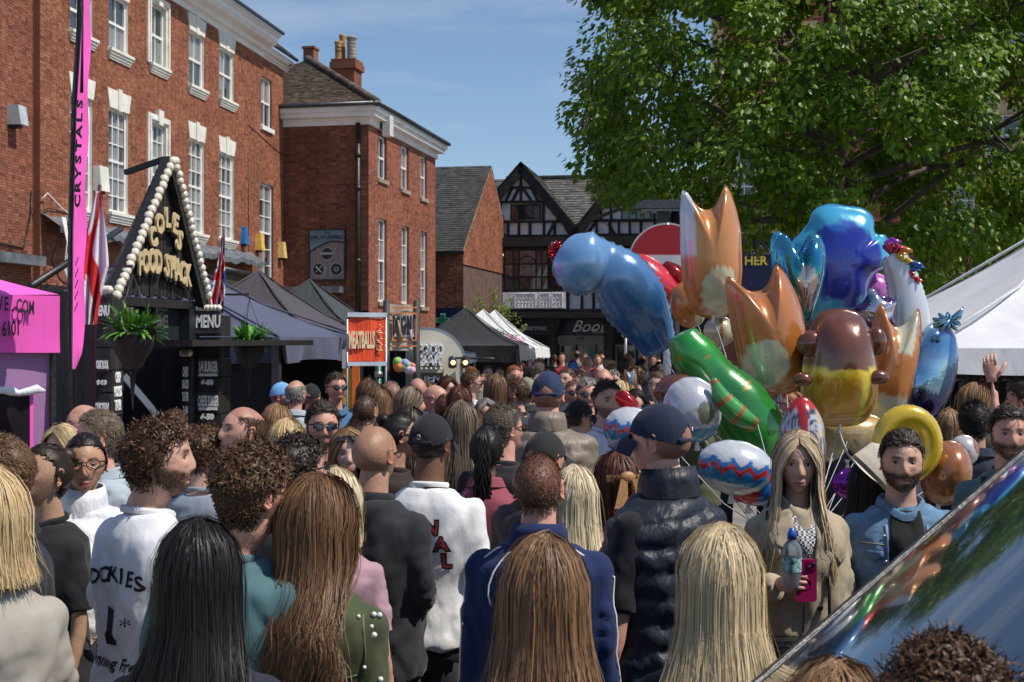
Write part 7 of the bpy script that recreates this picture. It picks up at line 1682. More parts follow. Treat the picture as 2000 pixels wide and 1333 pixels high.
p_('woman with a dark topknot bun and thin glasses facing right', 775, 800, 6.3, 70, 0, fem=True, hair=('bun', 'black'), skin='tan', specs='clear', top=('tee', (.03, .02, .02)))
p_('woman with swept back dark hair left of the man in the white t-shirt', 800, 790, 7.4, 20, 0, fem=True, hair=('long', 'dark'), skin='olive', top=('tee', (.05, .05, .06)))
p_('woman with a blonde crown showing behind the olive jacket wearer', 655, 910, 4.5, 10, 0, fem=True, hair=('bob', 'platinum'), skin='fair', top=('tee', (.4, .25, .3)))
P38 = p_('woman with long black braids in a dusty rose top', 950, 825, 5.9, 8, 0, fem=True, hair=('braids', 'black'), skin='brown', top=('shirt', (.26, .06, .085)))
P39 = p_('man with grey brown hair and sunglasses in a black t-shirt with a printed back', 983, 782, 6.2, 24, 30, hair=('fade', (.13, .10, .075)), skin='pink', specs='sun', top=('tee', (.02, .02, .025)), fat=.5)
P40 = p_('tall man in a navy cap and a taupe quilted jacket seen from behind', 1070, 717, 6.9, 8, 0, hair=('buzz', 'grey'), skin='pink', cap=((.018, .03, .075), 'fwd'), top=('puffer', (.21, .17, .135)), fat=.6)
p_('man in a black cap seen from behind in front of the taupe jacket', 1062, 832, 5.3, 28, 10, hair=('buzz', 'grey'), skin='pink', cap=((.018, .018, .018), 'fwd'), top=('jacket', (.03, .03, .035)))
P42 = p_('man with a brown crew cut in a navy track jacket with white piping', 1052, 880, 4.05, 10, 4, hair=('buzz', (.10, .055, .03)), skin='pink', specs='clear', top=('track', (.010, .022, .085)), fat=.45)
p_('woman with long platinum hair behind the navy track jacket', 1122, 905, 4.75, 5, 0, fem=True, hair=('straight', 'platinum'), skin='fair', top=('tee', (.02, .02, .02)))
P44 = p_('woman with auburn hair tied with a leopard print scarf in a beige top', 1205, 878, 5.0, -8, -8, fem=True, hair=('long', 'auburn'), skin='fair', top=('shirt', (.46, .38, .33)))
P45 = p_('woman with long brown hair in a charcoal jacket, nearest at the bottom centre', 1062, 1035, 2.65, 4, 0, fem=True, hair=('long', (.17, .092, .045)), skin='fair', top=('jacket', (.035, .035, .038)))
P46 = p_('burly man in a navy cap and a black padded vest facing left', 1302, 775, 4.35, 318, -18, hair=('buzz', 'grey'), skin='pink', cap=((.012, .02, .045), 'fwd'), top=('vest', (.014, .018, .028)), fat=.6, arms=('relax', 'relax'), hx=-.02)
P47 = p_('woman with long pale blonde hair in a black t-shirt, nearest at the lower right', 1408, 1018, 2.8, 3, 0, fem=True, hair=('straight', (.58, .46, .28)), skin='fair', top=('tee', (.014, .014, .016)), arms=('relax', 'relax'))
P48 = p_('blonde woman in a beige trench coat holding a bottle and a magenta phone', 1556, 838, 4.9, 178, 8, fem=True, hair=('frontlong', (.50, .39, .25)), skin='fair', top=('trench', (.38, .315, .22)), arms=('down', 'hold'), grip=(0, .55), legs=(.012, .012, .014))
P49 = p_('bearded man with short dark hair in a blue denim jacket over a black top', 1760, 833, 5.0, 184, 6, hair=('fade', 'dark'), skin='fair', beard=1.0, top=('denim', (.12, .21, .32)), arms=('down', 'pocket'), hx=-.0)
P50 = p_('bearded man in a slate green t-shirt with a black strap at the right edge', 1972, 785, 5.7, 192, 0, hair=('fade', 'dark'), skin='pink', beard=.9, top=('tee', (.085, .15, .155)), fat=.4)
p_('man with thick black hair in a navy polo shirt seen from behind', 1903, 778, 6.9, 18, 0, hair=('fade', 'black'), skin='tan', top=('polo', (.015, .02, .04)))
p_('blonde woman in sunglasses looking right beneath the pale tent', 1902, 745, 8.6, 70, 0, fem=True, hair=('bob', 'light'), skin='fair', specs='sun', top=('tee', (.03, .03, .03)))
p_('dark haired woman with one hand raised at the right edge', 2000, 742, 8.0, 300, 0, hair=('fade', 'dark'), skin='pink', top=('tee', (.03, .03, .03)), arms=('up', 'down'))
p_('woman with long straw coloured hair beside the icy blue balloon', 1856, 795, 7.4, 10, 0, fem=True, hair=('straight', 'light'), skin='fair', top=('tee', (.5, .5, .52)))
P64 = p_('woman in a wide brimmed cream hat behind the man in denim', 1694, 893, 5.7, 30, 0, fem=True, hair=('long', 'dark'), skin='fair', top=('tee', (.10, .08, .08)))
P65 = p_('blonde woman whose hair just shows at the bottom edge near the car', 1630, 1278, 1.95, 20, 0, fem=True, hair=('long', 'light'), skin='fair', top=('tee', (.1, .1, .1)))
P66 = p_('person with dense curly brown hair at the bottom right corner', 1860, 1222, 1.62, 5, 0, hair=('curly', (.075, .035, .018)), skin='fair', top=('tee', (.05, .05, .05)))
P55 = p_('bearded man in a white t-shirt left of the zigzag balloon', 1184, 738, 7.9, 150, 10, hair=('fade', 'dark'), skin='fair', beard=.8, top=('tee', (.62, .64, .72)), arms=('down', 'down'))
p_('smiling man in sunglasses and a dark grey shirt behind the white t-shirt man', 1147, 735, 9.6, 175, 0, hair=('fade', 'grey'), skin='pink', specs='sun', beard=.4, top=('polo', (.04, .05, .06)), fat=.4)
p_('man with sunglasses and a thin beard left of the smiling man', 1119, 741, 11, 170, 0, hair=('buzz', 'brown'), skin='pink', specs='sun', beard=.5, top=('tee', (.02, .02, .02)))
p_('man in a black cap and wraparound glasses by the taupe jacket', 1128, 775, 8.4, 60, 0, hair=('buzz', 'black'), skin='fair', cap=((.02, .02, .02), 'fwd'), specs='sun', top=('tee', (.03, .03, .03)))
p_('bald man peering over the bearded man in the white t-shirt', 1178, 718, 11.6, 178, 0, hair=('bald', 'brown'), skin='pink', top=('shirt', (.3, .3, .33)))
p_('blonde woman with chin length hair right of the bearded man', 1213, 742, 9.2, 40, 0, fem=True, hair=('bob', 'blonde'), skin='fair', top=('tee', (.5, .5, .5)))
p_('black haired woman in large sunglasses beside the red pointed balloon', 1240, 757, 8.8, 165, 0, fem=True, hair=('frontlong', 'black'), skin='fair', specs='sun', top=('tee', (.03, .03, .03)))
p_('man in a loose white t-shirt eating behind the silver balloon', 1286, 722, 11, 210, 0, hair=('short', 'brown'), skin='fair', top=('tee', (.55, .53, .50)), arms=('phone', 'bent'))
# --- middle rows ---
p_('man in a light blue baseball cap facing right by the navy tent', 548, 742, 11, 95, 0, hair=('buzz', 'brown'), skin='pink', beard=.6, cap=((.16, .38, .68), 'fwd'), top=('tee', (.05, .05, .06)))
p_('grey haired man in a pale blue grey polo shirt seen from behind', 577, 738, 10.4, 22, 0, hair=('receding', 'grey'), skin='pink', top=('polo', (.36, .42, .46)), fat=.5)
p_('man in a black cap seen from behind beside the steel tent leg', 607, 745, 11, 15, 0, hair=('buzz', 'grey'), skin='pink', cap=((.015, .015, .016), 'fwd'), top=('tee', (.25, .25, .26)))
p_('dark haired stallholder in sunglasses and a black gilet over a denim shirt', 655, 724, 10.4, 150, 0, hair=('fade', 'dark'), skin='pink', specs='sun', beard=.5, top=('shirt', (.06, .13, .24)), arms=('bent', 'bent'))
p_('woman with long highlighted brown hair in front of the orange banner', 720, 738, 10, 15, 0, fem=True, hair=('wavy', 'brown'), skin='fair', top=('tee', (.03, .03, .03)))
p_('woman with straight brown hair left of the crew cut man by the banner pole', 738, 752, 9.2, 40, 0, fem=True, hair=('long', 'mid'), skin='fair', top=('tee', (.2, .2, .22)))
p_('man with grey cropped hair and a pink neck by the banner pole', 764, 742, 9.6, 330, 0, hair=('buzz', 'grey'), skin='pink', top=('tee', (.03, .03, .04)))
p_('woman with long grey brown hair facing right near the trailer', 798, 752, 9.0, 80, 0, fem=True, hair=('long', 'ash'), skin='pink', top=('tee', (.12, .10, .10)))
p_('bald man in a navy t-shirt in front of the cream trailer', 816, 737, 11, 345, 0, hair=('bald', 'brown'), skin='pink', top=('tee', (.03, .04, .09)), fat=.3)
p_('bald man with rimless glasses in a navy shirt with white specks', 852, 750, 9.9, 290, 0, hair=('bald', 'grey'), skin='pink', specs='clear', top=('shirt', (.03, .05, .12)), fat=.4)
p_('woman with wavy auburn hair facing the camera before the cream trailer', 873, 733, 11.6, 150, 0, fem=True, hair=('bob', 'auburn'), skin='fair', top=('tee', (.1, .1, .14)))
p_('man in a white t-shirt and sunglasses raising a hand near the trailer lamps', 920, 720, 12.4, 88, 0, hair=('fade', 'mid'), skin='fair', specs='sun', top=('tee', (.70, .70, .70)), arms=('down', 'phone'))
p_('woman with glossy reddish brown hair behind the black capped man', 897, 750, 9.0, 0, 0, fem=True, hair=('straight', 'auburn'), skin='fair', top=('tee', (.08, .06, .06)))
p_('woman with a brown bob in a sage green jacket seen from behind', 970, 728, 10.3, 5, 0, fem=True, hair=('bob', 'mid'), skin='fair', top=('jacket', (.20, .22, .16)), fat=.3)
p_('bearded man with quiffed hair in a black t-shirt looking left', 1010, 735, 10.3, 285, 0, hair=('fade', 'brown'), skin='pink', beard=.8, top=('tee', (.025, .027, .04)))
p_('man with ginger hair standing tall before the black tent', 1003, 711, 14, 160, 0, hair=('short', 'ginger'), skin='pink', top=('tee', (.2, .2, .22)), lod=1)
p_('woman with short silver hair facing the camera in a blue top', 948, 776, 9.4, 168, 0, fem=True, hair=('bob', 'grey'), skin='fair', top=('tee', (.07, .11, .22)))
p_('woman with very long straight light brown hair in a lilac top', 903, 780, 6.7, 2, 0, fem=True, hair=('straight', 'ash'), skin='fair', top=('tee', (.42, .36, .46)))
p_('woman with caramel wavy hair right of the lilac top', 925, 812, 7.6, 10, 0, fem=True, hair=('wavy', 'light'), skin='fair', top=('tee', (.4, .38, .4)))
p_('man in a stone flat cap between the green jacket and the navy cap', 1030, 733, 11.2, 300, 0, hair=('short', 'dark'), skin='tan', cap=((.22, .22, .15), 'fwd'), top=('jacket', (.04, .05, .05)))
p_('dark haired bearded man in profile before the white tents', 1040, 716, 13.2, 100, 0, hair=('fade', 'dark'), skin='fair', beard=.9, top=('tee', (.2, .25, .22)))
p_('curly haired man looking down left of the bald navy t-shirt man', 838, 742, 11.8, 200, 0, hair=('curly', 'mid'), skin='fair', top=('tee', (.1, .12, .15)))
p_('brown haired man with head bowed right of the navy cap', 1108, 716, 12.4, 215, 0, hair=('short', 'brown'), skin='fair', top=('tee', (.08, .08, .1)), nod=-10)
p_('woman with copper blonde hair behind the man in dark sunglasses', 540, 786, 8.0, 12, 0, fem=True, hair=('wavy', 'light'), skin='fair', top=('tee', (.1, .08, .07)))
p_('fair haired woman with a black hairband behind the curly dark hair', 560, 815, 6.8, 20, 0, fem=True, hair=('bob', 'blonde'), skin='fair', top=('tee', (.15, .15, .15)))
p_('brown haired man in the gap left of the food counter', 340, 792, 7.6, 10, 0, hair=('short', 'brown'), skin='fair', top=('tee', (.06, .06, .06)))
p_('shaven headed man in a charcoal shirt right of the topknot woman', 870, 768, 9.2, 350, 0, hair=('buzz', 'brown'), skin='tan', top=('tee', (.05, .05, .055)))
# --- far crowd ---
rc = random.Random(21); far = []
HN = {'black': 'black', 'dark': 'dark', 'brown': 'brown', 'mid': 'chestnut', 'light': 'light brown', 'blonde': 'blonde', 'grey': 'grey', 'ginger': 'ginger'}
TCN = [('white', (.55, .55, .55)), ('black', (.018, .018, .02)), ('navy', (.02, .03, .07)), ('grey', (.14, .14, .15)), ('red', (.28, .03, .03)), ('sky blue', (.16, .28, .42)), ('olive', (.08, .09, .04)), ('maroon', (.10, .02, .03)), ('lilac', (.3, .26, .34)), ('charcoal', (.04, .04, .045))]
for Yr, x0, x1 in ((12.6, 1095, 1330), (14.0, 905, 1330), (15.6, 905, 1340), (17.3, 930, 1345), (19.2, 940, 1345), (21.5, 960, 1345), (24, 985, 1345), (27, 1040, 1345), (30.5, 1080, 1345), (34, 1085, 1345)):
    stp = .56*F/Yr; x = x0+rc.uniform(0, stp*.5)
    while x < x1:
        far.append((x+rc.uniform(-.12, .12)*stp, Yr+rc.uniform(-.6, .6))); x += stp*rc.uniform(.85, 1.25)
for Yr, x0, x1 in ((9.6, 1350, 1560), (10.8, 1370, 1860), (13, 1350, 1800), (12, 640, 880), (13.6, 700, 880)):
    stp = .7*F/Yr; x = x0+20
    while x < x1: far.append((x, Yr+rc.uniform(-.4, .4))); x += stp*rc.uniform(.9, 1.3)
recs = []
for (x, y) in far:
    fem = rc.random() < .42; hcn = rc.choice(['black', 'dark', 'brown', 'mid', 'light', 'blonde', 'grey', 'dark', 'brown', 'ginger']); hs = rc.choice(['long', 'bob', 'frontlong', 'bun'] if fem else ['short', 'buzz', 'fade', 'fade', 'short', 'short', 'curly', 'bald', 'receding'])
    cp = None if fem or rc.random() > .2 else rc.choice([('black', (.02, .02, .02)), ('white', (.5, .5, .5)), ('blue', (.05, .12, .35))]); sp = 'sun' if rc.random() < .3 else None
    tn, tcol = rc.choice(TCN+TCN[1:4]); fc = rc.choice([0, 10, 350, 180, 170, 190, 160, 200, 90, 270, 180]); hgt = rc.uniform(1.60, 1.72) if fem else rc.uniform(1.68, 1.84)
    recs.append((x, y, fem, hcn, hs, cp, sp, tn, tcol, fc, hgt))
cnt = {}
def desc(r):
    x, y, fem, hcn, hs, cp, sp, tn, tcol, fc, hgt = r; sx_ = 'woman' if fem else 'man'
    hd = (cp[0]+' capped') if cp else {'long': 'long haired '+HN[hcn], 'bob': 'bobbed '+HN[hcn], 'frontlong': 'loose haired '+HN[hcn], 'bun': HN[hcn]+' bun wearing', 'short': HN[hcn]+' haired', 'buzz': 'cropped '+HN[hcn], 'bald': 'bald', 'curly': 'curly haired '+HN[hcn], 'fade': 'thick haired '+HN[hcn], 'receding': 'thinning '+HN[hcn]}[hs]
    fd = 'turned away' if fc in (0, 10, 350) else 'facing the camera' if fc not in (90, 270) else 'facing right' if fc == 90 else 'facing left'
    where = 'behind the balloons' if x > 1345 else 'by the shop doors' if y > 26 else 'near the stalls' if x < 1040 else 'in the middle distance'
    return f"{hd} {sx_} in {tn}{' and sunglasses' if sp and fc not in (0, 10, 350) else ''}, {fd}, {where}"
ds = [desc(r) for r in recs]; tot = {d: ds.count(d) for d in ds}; orderd = sorted(range(len(recs)), key=lambda i: recs[i][0]); seen = {}
lab = {}
for i in orderd:
    d = ds[i]; seen[d] = seen.get(d, 0)+1; lab[i] = d if tot[d] == 1 else d+', '+['leftmost', 'second', 'third', 'fourth'][min(3, seen[d]-1)]+' of its kind'
for i, r in enumerate(recs):
    x, y, fem, hcn, hs, cp, sp, tn, tcol, fc, hgt = r; yt = HY+(CZ-hgt)*F/y
    p_(lab[i], x, yt, y, fc, rc.choice([0, 0, 20, -20]) if False else 0, fem=fem, hair=(hs, hcn), skin=rc.choice(['fair', 'pink', 'pink', 'tan', 'olive', 'fair', 'brown']), top=('tee' if rc.random() < .7 else 'shirt' if rc.random() < .5 else 'jacket', tcol), specs=sp, cap=(cp[1], 'fwd') if cp else None, seed=rc.randint(0, 7), fat=rc.choice([0, .3]), arms=rc.choice([('down', 'down'), ('down', 'down'), ('bent', 'down'), ('down', 'phone')]), beard=0 if fem else rc.choice([0, 0, .7]))

# ================= details on the near figures =================
blk = flat('print_black', (.01, .01, .011), .8); redp = flat('print_red', (.30, .02, .02), .7); wht = flat('print_white', (.75, .75, .75), .7)
bv = {}
def B(p):
    if id(p['mesh']) not in bv: bv[id(p['mesh'])] = bvh(p['mesh'])
    return bv[id(p['mesh'])]
def on(p, x, z, side=-1, off=.004):
    h = B(p).ray_cast(Vector((x, side*1.0, z)), Vector((0, -side, 0))); return (h[0]+h[1]*off) if h[0] else Vector((x, side*.14, z))
def seam(p, pts, r, m, name, side=-1, off=.002): b = MB(); b.tube([on(p, x, z, side, off) for x, z in pts], r, 5); return b.build(name, m, p['top'])
def arcw(s_, x0, x1, z, rise): n = len(s_); return [(ch, x0+(x1-x0)*i/(n-1), z+rise*(1-((i/(n-1))*2-1)**2)) for i, ch in enumerate(s_)]
for ch, x, z in arcw('DICKIES', -.085, .125, 1.285, .018): text_on(P3, ch, x, z, .062, blk, bold=.0015)
b = MB(); b.prism([(-.012, 1.10), (.03, 1.10), (.034, 1.115), (.014, 1.13), (.018, 1.20), (-.018, 1.21), (-.016, 1.14), (-.022, 1.125)], 0, .001); text_src = b.mesh('print', blk); link('print', stick(text_src, B(P3)), P3['top'])
for s_ in (-.075, .075): text_on(P3, '*', s_, 1.16, .06, blk)
text_on(P3, 'Running Free!', 0, 1.045, .05, blk, shear=.4, bold=.001)
for i, (ch, x, z) in enumerate([('C', -.15, 1.26), ('R', -.12, 1.30), ('I', -.09, 1.325), ('M', -.035, 1.335), ('I', .005, 1.335), ('N', .045, 1.325), ('A', .085, 1.265), ('L', .10, 1.20)]):
    text_on(P13, ch, x, z, .072, blk, bold=.007); text_on(P13, ch, x, z, .072, redp, bold=.001)['_'] = 0
for o in P13['top'].children: 
    if o.data.materials and o.data.materials[0] == redp: o.location.y -= .002
b = MB(); b.tube([(0, -.111, .028), (.012, -.112, .028), (.012, -.112, .045), (0, -.111, .045), (0, -.111, .028)], .0015, 4)
o = b.build('cap_buckle', wht, P13['root']); o.matrix_local = P13['HR']
# track jacket piping
for s_ in (-1, 1): seam(P42, [(s_*(.06+.02*k), 1.455-.008*k-.0045*k*k) for k in range(4)]+[(s_*(.125+.012*math.sin(k)), 1.38-.03*k) for k in range(4)], .0032, wht, 'piping')
for s_ in (-1, 1):
    S, E_, Wp = shoulder_pts(s_, 'down', False); pts = []
    for k in range(14): q = S.lerp(E_, k/9) if k <= 9 else E_.lerp(Wp, (k-9)/5); h = B(P42).ray_cast(q+Vector((s_*.4, 0, .02)), Vector((-s_, 0, 0))); pts.append(h[0]+Vector((s_*.002, -.004, 0)) if h[0] else q+Vector((s_*.06, 0, 0)))
    b = MB(); b.tube([on(P42, s_*.07, 1.465), on(P42, s_*.12, 1.452)]+pts[1:], .0034, 5); b.build('piping', wht, P42['top'])
# pearls on the olive jacket
pm = flat('pearl', (.72, .70, .66), .15, coat=1); rp = random.Random(3); n_ = 0; pe = MB(); pe.ball((0, 0, 0), 1, 10, 7); pem = pe.mesh('pearl', pm)
for k in range(46):
    x, z = rp.uniform(-.19, .24), rp.uniform(1.12, 1.42); q = on(P11, x, z, -1, .003); o = link('pearl', pem, P11['top']); o.location = q; o.scale = (rp.choice([.0045, .0055, .0075]),)*3
for s_ in (-1, 1): seam(P11, [(s_*.155, 1.42), (s_*.165, 1.38), (s_*.168, 1.33), (s_*.165, 1.27)], .003, flat('frayed', (.12, .13, .08)), 'frayed_seam')
seam(P11, [(-.15+.03*k, 1.27+.004*math.sin(k*2)) for k in range(11)], .0018, flat('frayed', (.12, .13, .08)), 'yoke_seam')
# polo trim and chest badge
gold_t = flat('badge_gold', (.42, .24, .07))
text_on(P6, 'GUINNESS', .075, 1.265, .026, wht, side=1, bold=.001); text_on(P6, 'DUBLIN', .075, 1.245, .011, wht, side=1); text_on(P6, 'ESTD 1759', .075, 1.285, .010, wht, side=1)
b = MB(); q = on(P6, .075, 1.305, 1, .003); b.tube([q+Vector((.008, 0, -.01)), q+Vector((.009, 0, .012)), q+Vector((-.006, 0, .010)), q+Vector((.006, 0, -.01))], .002, 4); b.build('harp_badge', gold_t, P6['top'])
for dz in (.0, .008):
    b = MB(); b.tube([(.083*math.cos(a), -.012+.083*math.sin(a), 1.468+dz*.9) for a in [2*math.pi*i/24 for i in range(25)]], .0017, 4); b.build('collar_stripe', wht, P6['top'])
for s_ in (-1, 1):
    S, E_, _ = shoulder_pts(s_, 'down', False); d = (E_-S).normalized(); x = d.cross(Vector((0, 1, 0))).normalized(); y = x.cross(d)
    for k in (.70, .73): c = S.lerp(E_, k); b = MB(); b.tube([c+x*.0625*math.cos(a)+y*.0625*math.sin(a) for a in [2*math.pi*i/20 for i in range(21)]], .002, 4); b.build('cuff_stripe', wht, P6['top'])
# phone with pink glitter case
def held(name, lab, cat, p, side, pose, size, m, off=(0, 0, 0), rot=(0, 0, 0)):
    S, E_, Wp = shoulder_pts(side, pose, p['fem']); d = (Wp-E_).normalized(); q = Wp+d*.075+Vector(off); M_ = p['root'].matrix_basis
    e = empty(name, (M_ @ q)[:], p['root'].rotation_euler.z, lab, cat); e.rotation_euler = (rot[0], rot[1], p['root'].rotation_euler.z+rot[2]); return e
e = held('phone', 'phone in a pink glitter case held up by the blonde woman at the left edge', 'phone', P7, -1, 'phone', None, None, (-.02, .03, .03)); b = MB(); b.box(-.037, .037, -.005, .005, -.075, .075); b.build('body', mat('glitter', (.52, .16, .42), .3, var=.9, vscale=220, metal=.5), e)
b = MB(); b.box(-.028, -.004, .005, .009, .035, .065); b.build('camera_block', FR_M, e)
# cap lettering and badges
def cap_text(p, s_, size, az, z):
    for i, ch in enumerate(s_):
        if ch == ' ': continue
        a = az+(i-(len(s_)-1)/2)*size*8.2; me = text_mesh(ch, size, .0006, bold=.0006).copy(); me.transform(Matrix.Translation((-.0885*math.sin(a)*1.0, -.1115*math.cos(a), z)) @ Matrix.Rotation(-a, 4, 'Z')); me.materials.clear(); me.materials.append(wht); o = link('lettering', me, p['root']); o.matrix_local = p['HR']
cap_text(P46, 'HUGO BOSS', .014, -.62, .045)
# trench coat woman: lapels, button, gingham top, bag, bottle, phone
tcm = CL_M; Rt = P48['root']
def flap(p, pts, m, col, name, th=.004):
    b = MB(); b.add([(x, 0, z) for x, z in pts], [tuple(range(len(pts)))], True); me = b.mesh(name, m); bm = bmesh.new(); bm.from_mesh(me); bmesh.ops.triangulate(bm, faces=bm.faces)
    for _ in range(4): bmesh.ops.subdivide_edges(bm, edges=[e for e in bm.edges if e.calc_length() > .018], cuts=1, use_grid_fill=False); bmesh.ops.triangulate(bm, faces=bm.faces)
    for v in bm.verts:
        h = B(p).ray_cast(Vector((v.co.x, 1, v.co.z)), Vector((0, -1, 0))); v.co.y = (h[0].y if h[0] else .12)+th+.004
    bmesh.ops.recalc_face_normals(bm, faces=bm.faces); bmesh.ops.solidify(bm, geom=bm.faces[:]+bm.edges[:]+bm.verts[:], thickness=th*.8); bm.to_mesh(me); bm.free(); me.polygons.foreach_set('use_smooth', [True]*len(me.polygons)); return link(name, me, p['top'], color=col)
tco = (.36, .295, .205)
ging = newmat('gingham'); gm_, gn, gb = ging; ck = gn.nodes.new('ShaderNodeTexChecker'); ck.inputs['Scale'].default_value = 110; ck.inputs['Color1'].default_value = (.6, .6, .6, 1); ck.inputs['Color2'].default_value = (.03, .03, .04, 1); tco_ = gn.nodes.new('ShaderNodeTexCoord'); gn.links.new(tco_.outputs['Object'], ck.inputs['Vector']); gn.links.new(ck.outputs['Color'], gb.inputs['Base Color'])
flap(P48, [(-.05, 1.45), (.05, 1.45), (.035, 1.36), (.0, 1.28), (-.035, 1.36)], gm_, (1, 1, 1), 'gingham_top', .003)
for s_ in (-1, 1): flap(P48, [(s_*.045, 1.46), (s_*.10, 1.43), (s_*.115, 1.35), (s_*.085, 1.335), (s_*.10, 1.31), (s_*.01, 1.18), (s_*.035, 1.34)], tcm, tco, 'lapel', .008)
seam(P48, [(.01, 1.18-.03*k) for k in range(6)], .003, flat('seam_dark', (.10, .08, .05)), 'front_edge', 1)
for z in (1.12, 1.02): b = MB(); q = on(P48, -.05, z, 1, .004); b.ball(q, .011, 10, 6, (1, .4, 1)); b.build('button', FR_M, P48['top'])
for s_ in (-1, 1): flap(P48, [(s_*.08, 1.445), (s_*.155, 1.42), (s_*.16, 1.30), (s_*.13, 1.27), (s_*.10, 1.31)], tcm, (.37, .305, .21), 'storm_flap', .006)
q = P48['root'].matrix_basis @ Vector((.05, .19, .93)); bag = empty('handbag', q, P48['root'].rotation_euler.z, 'black quilted handbag with a gold clasp below the beige coat', 'bag')
b = MB(); b.grid(lambda u, v: ((u-.5)*.26*(1-.12*v), -.035-.02*math.sin(u*math.pi)*math.sin(v*math.pi)-.006*abs(math.sin((u+v)*16))-.006*abs(math.sin((u-v)*16)), (v-.5)*.17), 30, 20); b.grid(lambda u, v: ((u-.5)*.26*(1-.12*v), .035+.02*math.sin(u*math.pi)*math.sin(v*math.pi)+.006*abs(math.sin((u+v)*16)), (v-.5)*.17), 20, 14); b.box(-.125, .125, -.034, .034, -.085, .085); b.build('body', LEA_M, bag)
b = MB(); b.tube([(-.012, .062, .0), (.012, .062, .0), (.012, .062, -.018), (-.012, .062, -.018), (-.012, .062, .0)], .004, 6); b.build('clasp', flat('gold_metal', (.7, .48, .15), .2, metal=1), bag)
b = MB(); b.tube([(-.12, 0, .08), (-.13, -.04, .25), (-.11, -.14, .52)], .006, 6); b.tube([(.12, 0, .08), (.11, -.04, .25), (.07, -.14, .52)], .006, 6); b.build('strap', LEA_M, bag)
S, E_, Wp = shoulder_pts(1, 'hold', True); d_ = (Wp-E_).normalized(); hp = Wp+d_*.08; R48 = P48['root'].matrix_basis
ph = empty('phone', (R48 @ (hp+Vector((-.045, .02, .005))))[:], P48['root'].rotation_euler.z, 'magenta cased phone gripped under the water bottle', 'phone'); ph.scale = (P48['sc'],)*3
b = MB(); n_ = 6; w2, h2, r_ = .037, .075, .012
out_p = [(sx_*(w2-r_)+r_*math.cos(a), sz_*(h2-r_)+r_*math.sin(a)) for sx_, sz_, a0 in ((1, 1, 0), (-1, 1, math.pi/2), (-1, -1, math.pi), (1, -1, 1.5*math.pi)) for a in [a0+math.pi/2*i/4 for i in range(5)]]
b.prism(out_p, -.005, .005); b.build('case', flat('magenta_case', (.33, .008, .09), .35), ph)
b = MB(); b.box(-.032, -.002, .005, .008, .036, .068); b.build('camera_block', flat('magenta_dark', (.22, .004, .06), .25), ph); b = MB(); b.ball((-.024, .009, .058), .0075, 10, 6, (1, .4, 1)); b.ball((-.010, .009, .046), .0075, 10, 6, (1, .4, 1)); b.build('camera_lens', LENS_M, ph)
b = MB(); b.tube([(.0+.018*math.cos(a), .006, -.012+.018*math.sin(a)) for a in [2*math.pi*i/20 for i in range(21)]], .0014, 5); b.build('magnet_ring', flat('magenta_dark', (.22, .004, .06), .25), ph)
bt = empty('water_bottle', (R48 @ (hp+Vector((.0, -.0, .03))))[:], 0, 'clear plastic water bottle with a blue sports cap above the magenta phone', 'bottle'); bt.scale = (P48['sc'],)*3
pl = mat('clear_plastic', (.50, .60, .68), .06, spec=.6, trans=.8, var=.1); b = MB(); b.lathe([(.0, -.06), (.033, -.058), (.036, -.04), (.035, -.01), (.037, .02), (.035, .05), (.036, .075), (.030, .095), (.016, .112), (.013, .122)], (0, 0, 0), 20); b.build('body', pl, bt)
b = MB(); b.lathe([(.0372, .005), (.0378, .03), (.0372, .055)], (0, 0, 0), 20); b.build('label_band', mat('bottle_label', (.25, .42, .40), .4, var=.9, vscale=60), bt)
b = MB(); b.lathe([(.0, .158), (.009, .156), (.011, .145), (.0155, .14), (.017, .118), (.0, .118)], (0, 0, 0), 16); b.build('sports_cap', flat('cap_blue', (.01, .08, .42), .3), bt)
# denim jacket: open front, inner top, collar points, pocket flaps, buttons
flap(P49, [(-.055, 1.455), (.055, 1.455), (.075, 1.30), (.06, 1.10), (.05, .93), (-.05, .93), (-.06, 1.10), (-.075, 1.30)], CL_M, (.012, .012, .013), 'inner_top', .003)
for s_ in (-1, 1):
    seam(P49, [(s_*.075, 1.40-.047*k) for k in range(11)], .006, flat('denim_edge', (.16, .26, .38), .9), 'placket', 1)
    flap(P49, [(s_*.095, 1.31), (s_*.155, 1.31), (s_*.155, 1.285), (s_*.125, 1.270), (s_*.095, 1.285)], DEN_M, (.09, .165, .27), 'pocket_flap', .006)
    seam(P49, [(s_*.08, 1.33), (s_*.12, 1.333), (s_*.17, 1.335)], .0022, flat('stitch', (.30, .24, .15)), 'yoke_seam', 1)
    for z in (1.36, 1.27, 1.17, 1.07, .97): b = MB(); b.ball(on(P49, s_*.085, z, 1, .006), .0065, 8, 5, (1, .5, 1)); b.build('button', M['steel'], P49['top'])
# cream hat
q = P64['HR']; hat = MB()
hat.lathe([(.0, .115), (.05, .118), (.078, .10), (.088, .03), (.090, .0)], (0, 0, 0), 28); n0 = len(hat.v)
hat.grid(lambda u, v: ((.088+.10*v)*math.cos(u*6.2832), (.092+.105*v)*math.sin(u*6.2832), .0+.055*v*v*abs(math.cos(u*6.2832))**2-.012*v), 48, 8)
ho = hat.build('hat', mat('straw', (.66, .60, .50), .75, bump=.6, bscale=200, stretch=(1, 1, 6)), P64['root']); ho.matrix_local = q @ Matrix.Translation((0, -.01, .055)) @ Matrix.Rotation(.75, 4, 'Y') @ Matrix.Rotation(-.3, 4, 'X') @ Matrix.Scale(1.32, 4)
b = MB(); b.lathe([(.0905, .002), (.0915, .018)], (0, 0, 0), 28); b.build('hat_band', M['black_paint'], ho)
